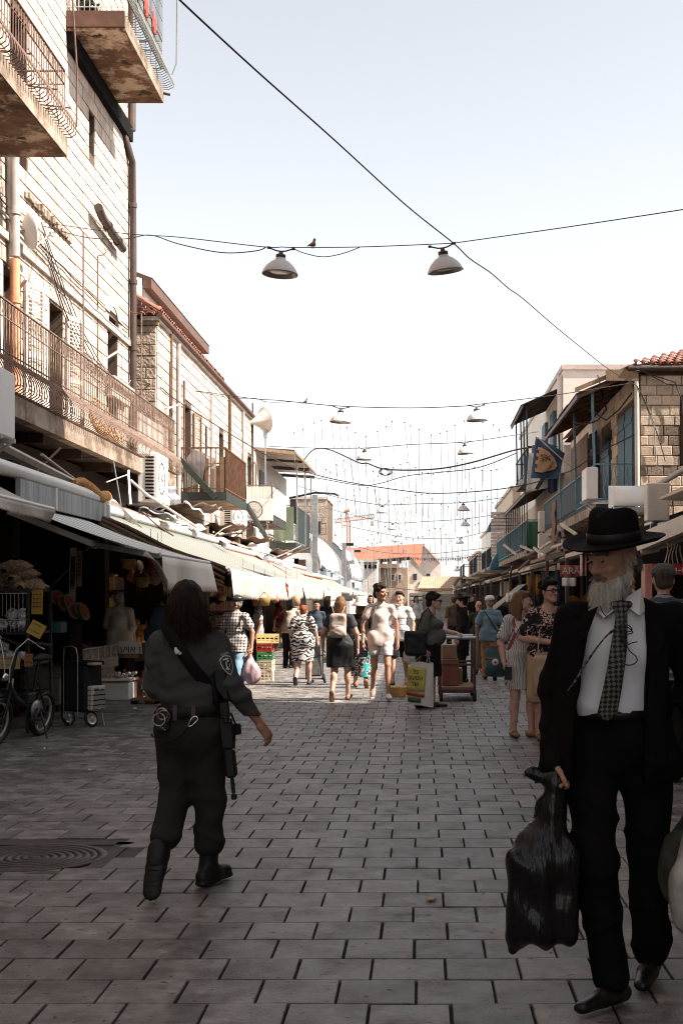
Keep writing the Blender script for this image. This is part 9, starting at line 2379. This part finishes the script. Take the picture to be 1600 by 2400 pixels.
# earphone cords
ep=thing('earphone_cord','thin black earphone cord looping over the white shirt of the bearded man','earphones',(mx,D2-.2,1.1))
def ol(px,py,y):return Vector((mx+(px-1440)/612*(1+y/D2)+(mx*y/D2 if False else 0),D2+y,EYE-(py-CY)*(D2+y)/F)) if False else Vector(((px-CX)*(D2+y)/F,D2+y,EYE-(py-CY)*(D2+y)/F))
def cord(pts,r=.0022):
 P=[ol(*p) for p in pts];Q=[]
 for i in range(len(P)-1):
  p0,p1,p2,p3=P[max(i-1,0)],P[i],P[i+1],P[min(i+2,len(P)-1)]
  for k in range(5):
   t=k/5;Q.append(.5*((2*p1)+(p2-p0)*t+(2*p0-5*p1+4*p2-p3)*t*t+(3*p1-p0-3*p2+p3)*t**3))
 b=MB();b.tube(Q+[P[-1]],r,5);b.obj('cord',m_cable,ep)
cord([(1461,1322,-.07),(1456,1350,-.10),(1457,1400,-.125),(1462,1440,-.165),(1461,1458,-.18),(1447,1470,-.185),(1462,1480,-.19),(1480,1478,-.185),(1470,1465,-.19),(1452,1478,-.19),(1466,1486,-.19),(1482,1482,-.185),(1468,1470,-.19),(1459,1482,-.19),(1461,1500,-.19)])
cord([(1464,1508,-.185),(1474,1525,-.185),(1490,1540,-.18),(1489,1553,-.18),(1470,1559,-.185),(1453,1548,-.187),(1456,1528,-.187),(1472,1510,-.187),(1492,1504,-.175)])
cord([(1405,1420,-.15),(1412,1436,-.165),(1421,1446,-.175)],.0018)
b=MB();a_,c_=ol(1456,1496,-.19),ol(1467,1510,-.188);b.bar(a_,c_,.016,.012);b.obj('remote',m_black,ep)
# bags in his hands
q0=wpos(old,'R')
m_bin=M('black_bag_plastic',(.006,.006,.0065),.25,var=.3,scale=10,bump=.55,bscale=5,bdist=.03,spec=.45,rvar=.1,stretch=(5,5,.8))
bc=Vector((mx-.285,D2-.13,.50))
def blk(f):
 f.rbox(bc+Vector((0,0,-.06)),(.130,.085,.195),.06,.03);f.cap(bc+Vector((.0,0,.05)),bc+Vector((.035,.02,.25)),.115,.055,.06,sq=((0,1,0),.8));f.cap(bc+Vector((.035,.02,.25)),Vector((mx-.225,D2-.11,.86)),.055,.03,.04)
 f.cap(Vector((mx-.24,D2-.12,.84)),Vector((mx-.335,D2-.12,.885)),.03,.022,.03);f.cap(bc+Vector((-.10,0,-.24)),bc+Vector((-.112,0,-.275)),.03,.010,.03)
 f.fold(.011,40,4,51,fy=26);f.fold(.006,26,18,53)
bagthing('bin_bag','bulging shiny black plastic bag carried low by the bearded old man','bag',(bc-Vector((.26,.2,.32)),bc+Vector((.24,.2,.45)),blk),m_bin)
q1=wpos(old,'L');wc=Vector((mx+.315,D2-.10,.47))
def wht(f):
 f.ell(wc+Vector((0,0,-.04)),(.135,.10,.165),.03);f.cap(wc+Vector((0,0,.05)),q1+Vector((0,0,-.02)),.10,.02,.06);f.fold(.010,30,8,61);f.fold(.006,34,24,63)
bagthing('carrier_bag','whitish carrier bag at the right edge held in the other hand of the old man','bag',(wc-Vector((.24,.2,.26)),wc+Vector((.24,.2,.48)),wht),M('white_carrier',(.50,.48,.45),.35,var=.25,scale=9,bump=.4,bscale=12,bdist=.03,trans=.15))
gb2=Vector((mx+.27,D2+.02,.50))
bagthing('carrier_bag','dark green-grey bag behind the whitish bag at the right edge','bag',(gb2-Vector((.2,.16,.26)),gb2+Vector((.2,.16,.34)),lambda f:(f.ell(gb2,(.10,.07,.17),.03),f.cap(gb2,q1+Vector((0,.02,0)),.05,.015,.06),f.fold(.010,30,14,71))),M('dark_green_bag',(.06,.065,.055),.4,var=.4,scale=14,bump=.5,trans=.1))
# ------------------------------------------------------------------ bicycle and shopping trolley at the left edge
bike=thing('bicycle','black folding electric bicycle on its stand at the left edge of the street','bicycle',(-4.45,13.9,0),R(-12),local=True)
m_bk=M('bike_black',(.016,.016,.017),.35,var=.2,bump=.05);m_rim=M('bike_rim',(.55,.54,.53),.3,metal=.6)
# local: the bike lies along y, its front wheel towards -y
def wheel(y,z,r,nm):
 T=Matrix.Translation((0,y,z))@Matrix.Rotation(R(90),4,'Y')
 b=MB();b.lathe([(r-.055,-.02),(r-.03,-.04),(r-.008,-.036),(r,0),(r-.008,.036),(r-.03,.04),(r-.055,.02),(r-.055,-.02)],36,T);w=b.obj(nm,m_bk,bike,local=True)
 b=MB()
 for k in range(48):
  a=2*math.pi*k/48
  for q in(-1,1):b.bar(T@Vector(((r-.001)*math.cos(a),(r-.001)*math.sin(a),q*.004)),T@Vector(((r-.016)*math.cos(a+.03),(r-.016)*math.sin(a+.03),q*.038)),.009,.008)
 b.obj('tread',m_rubber,w,local=True)['kind']='stuff'
 b=MB();b.lathe([(r-.058,-.016),(r-.072,-.012),(r-.072,.012),(r-.058,.016)],32,T);b.lathe([(r-.058,-.0165),(r-.066,-.0175),(r-.074,-.0125)],32,T);b.lathe([(r-.058,.0165),(r-.066,.0175),(r-.074,.0125)],32,T);b.obj('rim',m_rim,w,local=True)
 b=MB()
 for k in range(20):
  a=2*math.pi*k/20;b.bar(T@Vector((.03*math.cos(a+.5),.03*math.sin(a+.5),(-1)**k*.03)),T@Vector(((r-.07)*math.cos(a),(r-.07)*math.sin(a),0)),.003,.003)
 b.obj('spokes',m_chrome,w,local=True)['kind']='stuff'
 b=MB();b.lathe([(0,-.05),(.035,-.05),(.045,-.02),(.045,.02),(.035,.05),(0,.05)],14,T);b.obj('hub',m_bk,w,local=True)
wheel(-.50,.255,.255,'front_wheel');wheel(.46,.255,.255,'rear_wheel')
b=MB()
for q in(-1,1):b.tube([(q*.055,-.50,.255),(q*.06,-.45,.42),(q*.05,-.40,.56)],.017,7)
b.tube([(0,-.40,.54),(0,-.35,.72),(0,-.30,.95),(0,-.285,1.06)],[.026,.025,.02,.018],8);b.bar((-.06,-.40,.56),(.06,-.40,.56),.04,.05);b.obj('fork',m_bk,bike,local=True)
b=MB();b.tube([(-.34,-.24,1.10),(-.2,-.27,1.10),(0,-.285,1.06),(.2,-.27,1.10),(.34,-.24,1.10)],.014,8);b.obj('handlebar',m_bk,bike,local=True)
for q in(-1,1):
 b=MB();b.tube([(q*.24,-.262,1.10),(q*.35,-.24,1.10)],.019,8);b.obj('grip',m_rubber,bike,local=True)
 b=MB();b.tube([(q*.22,-.29,1.09),(q*.28,-.33,1.075),(q*.33,-.32,1.06)],.008,5);b.obj('brake_lever',m_galv,bike,local=True)
 b=MB();b.tube([(q*.20,-.28,1.10),(q*.17,-.40,1.15),(q*.08,-.46,1.02),(q*.03,-.44,.82),(q*.03,-.42,.66)],.0055,5);b.obj('brake_cable',m_paper,bike,local=True)
b=MB();b.tube([(0,-.37,.64),(0,-.2,.48),(0,.05,.38),(0,.2,.36)],.036,9);b.tube([(0,.2,.36),(0,.22,.60),(0,.24,.86)],.021,8)
for q in(-1,1):b.tube([(q*.05,.46,.255),(q*.04,.22,.36)],.013,6);b.tube([(q*.05,.46,.255),(q*.03,.23,.62)],.011,6)
b.obj('frame',m_bk,bike,local=True)
f=Field((-.15,.05,.8),(.15,.45,1.0),.01);f.cap((0,.14,.885),(0,.34,.90),.035,.085,.03,sq=((0,0,1),.45));b=MB();f.mesh(b);b.obj('saddle',m_rubber,bike,local=True)
b=MB();b.bev((-.05,.0,.40),(.05,.19,.52),.015);b.obj('battery',m_bk,bike,local=True)
b=MB();b.lathe([(0,-.012),(.09,-.012),(.09,.012),(0,.012)],18,Matrix.Translation((.05,.2,.34))@Matrix.Rotation(R(90),4,'Y'));b.obj('chainring',m_galv,bike,local=True)
for q in(-1,1):b=MB();b.bar((q*.07,.2,.34),(q*.08,.2-q*.12,.34-q*.10),.02,.02);b.box((q*.08-.045+q*.05,.16-q*.12,.325-q*.10),(q*.08+.045+q*.05,.24-q*.12,.35-q*.10));b.obj('pedal',m_rubber,bike,local=True)
b=MB();b.tube([(.06,.30,.30),(.16,.26,.14),(.24,.20,.01)],.012,6);b.bar((.20,.20,.012),(.28,.20,.012),.03,.015);b.obj('kickstand',m_bk,bike,local=True)
b=MB();b.lathe([(0,0),(.045,0),(.05,.03),(.03,.06),(0,.065)],14,Matrix.Translation((0,-.46,.72))@Matrix.Rotation(R(90),4,'X'));b.obj('headlamp',m_chrome,bike,local=True)
b=MB();b.grid(lambda u,v:((v-.5)*.075,-.50+.285*math.cos(.5+u*1.9),.255+.285*math.sin(.5+u*1.9)),12,2,thick=.003);b.obj('mudguard',m_bk,bike,local=True)
b=MB();b.box((-.035,-.345,.60),(.035,-.335,.70));b.obj('sticker',M('pale_sticker',(.5,.55,.58),.6),bike,local=True)
bike.location=(-4.40,13.95,0)
bike.rotation_euler=(0,R(8),R(-11))
tl=thing('shopping_trolley','black two-wheeled shopping trolley with a plaid pocket parked by the steel counter','trolley',(-4.1,15.45,0),R(-32),local=True)
b=MB();b.bev((-.185,-.12,.18),(.185,.16,.76),.03);b.obj('bag',M('black_trolley_cloth',(.012,.012,.012),.8,bump=.2,coord='obj'),tl,local=True)
b=MB();b.bev((-.19,-.13,.74),(.19,.18,.79),.02);b.obj('flap',m_blackcloth,tl,local=True)
b=MB();b.bev((.187,-.115,.20),(.285,.12,.50),.02);b.obj('pocket',pattern('plaid','plaid',(.02,.02,.022),(.48,.46,.44),26,17,thr=.72),tl,local=True)
b=MB();b.bev((.17,-.10,.745),(.29,.05,.775),.008);b.obj('lid',M('tan_lid',(.42,.31,.2),.7),tl,local=True)
b=MB()
b.tube([(-.15,-.16,.10),(-.15,-.16,.86),(-.13,-.17,.95),(-.06,-.17,.97)],.0075,7);b.tube([(.09,-.16,.10),(.09,-.16,.86),(.07,-.17,.95),(0,-.17,.97),(-.06,-.17,.97)],.0075,7);b.tube([(-.15,-.16,.18),(.09,-.16,.18)],.008,6);b.tube([(-.20,-.02,.10),(.16,-.02,.10)],.009,6)
b.tube([(-.02,-.16,.14),(.0,-.2,.03),(.06,-.2,.03)],.008,6);b.tube([(.2,.12,.16),(.25,.12,.01)],.010,6);b.obj('frame',m_steel,tl,local=True)
for x in(-.215,.175):
 T=Matrix.Translation((x,-.03,.10))@Matrix.Rotation(R(72),4,'Y')
 b=MB();b.lathe([(.072,-.015),(.098,-.012),(.10,0),(.098,.012),(.072,.015),(.072,-.015)],24,T);w=b.obj('wheel',m_rubber,tl,local=True)
 b=MB();b.lathe([(0,-.018),(.022,-.018),(.03,-.008),(.062,-.008),(.072,-.015)],22,T);b.lathe([(0,.018),(.022,.018),(.03,.008),(.062,.008),(.072,.015)],22,T);b.obj('rim',m_rim,w,local=True)
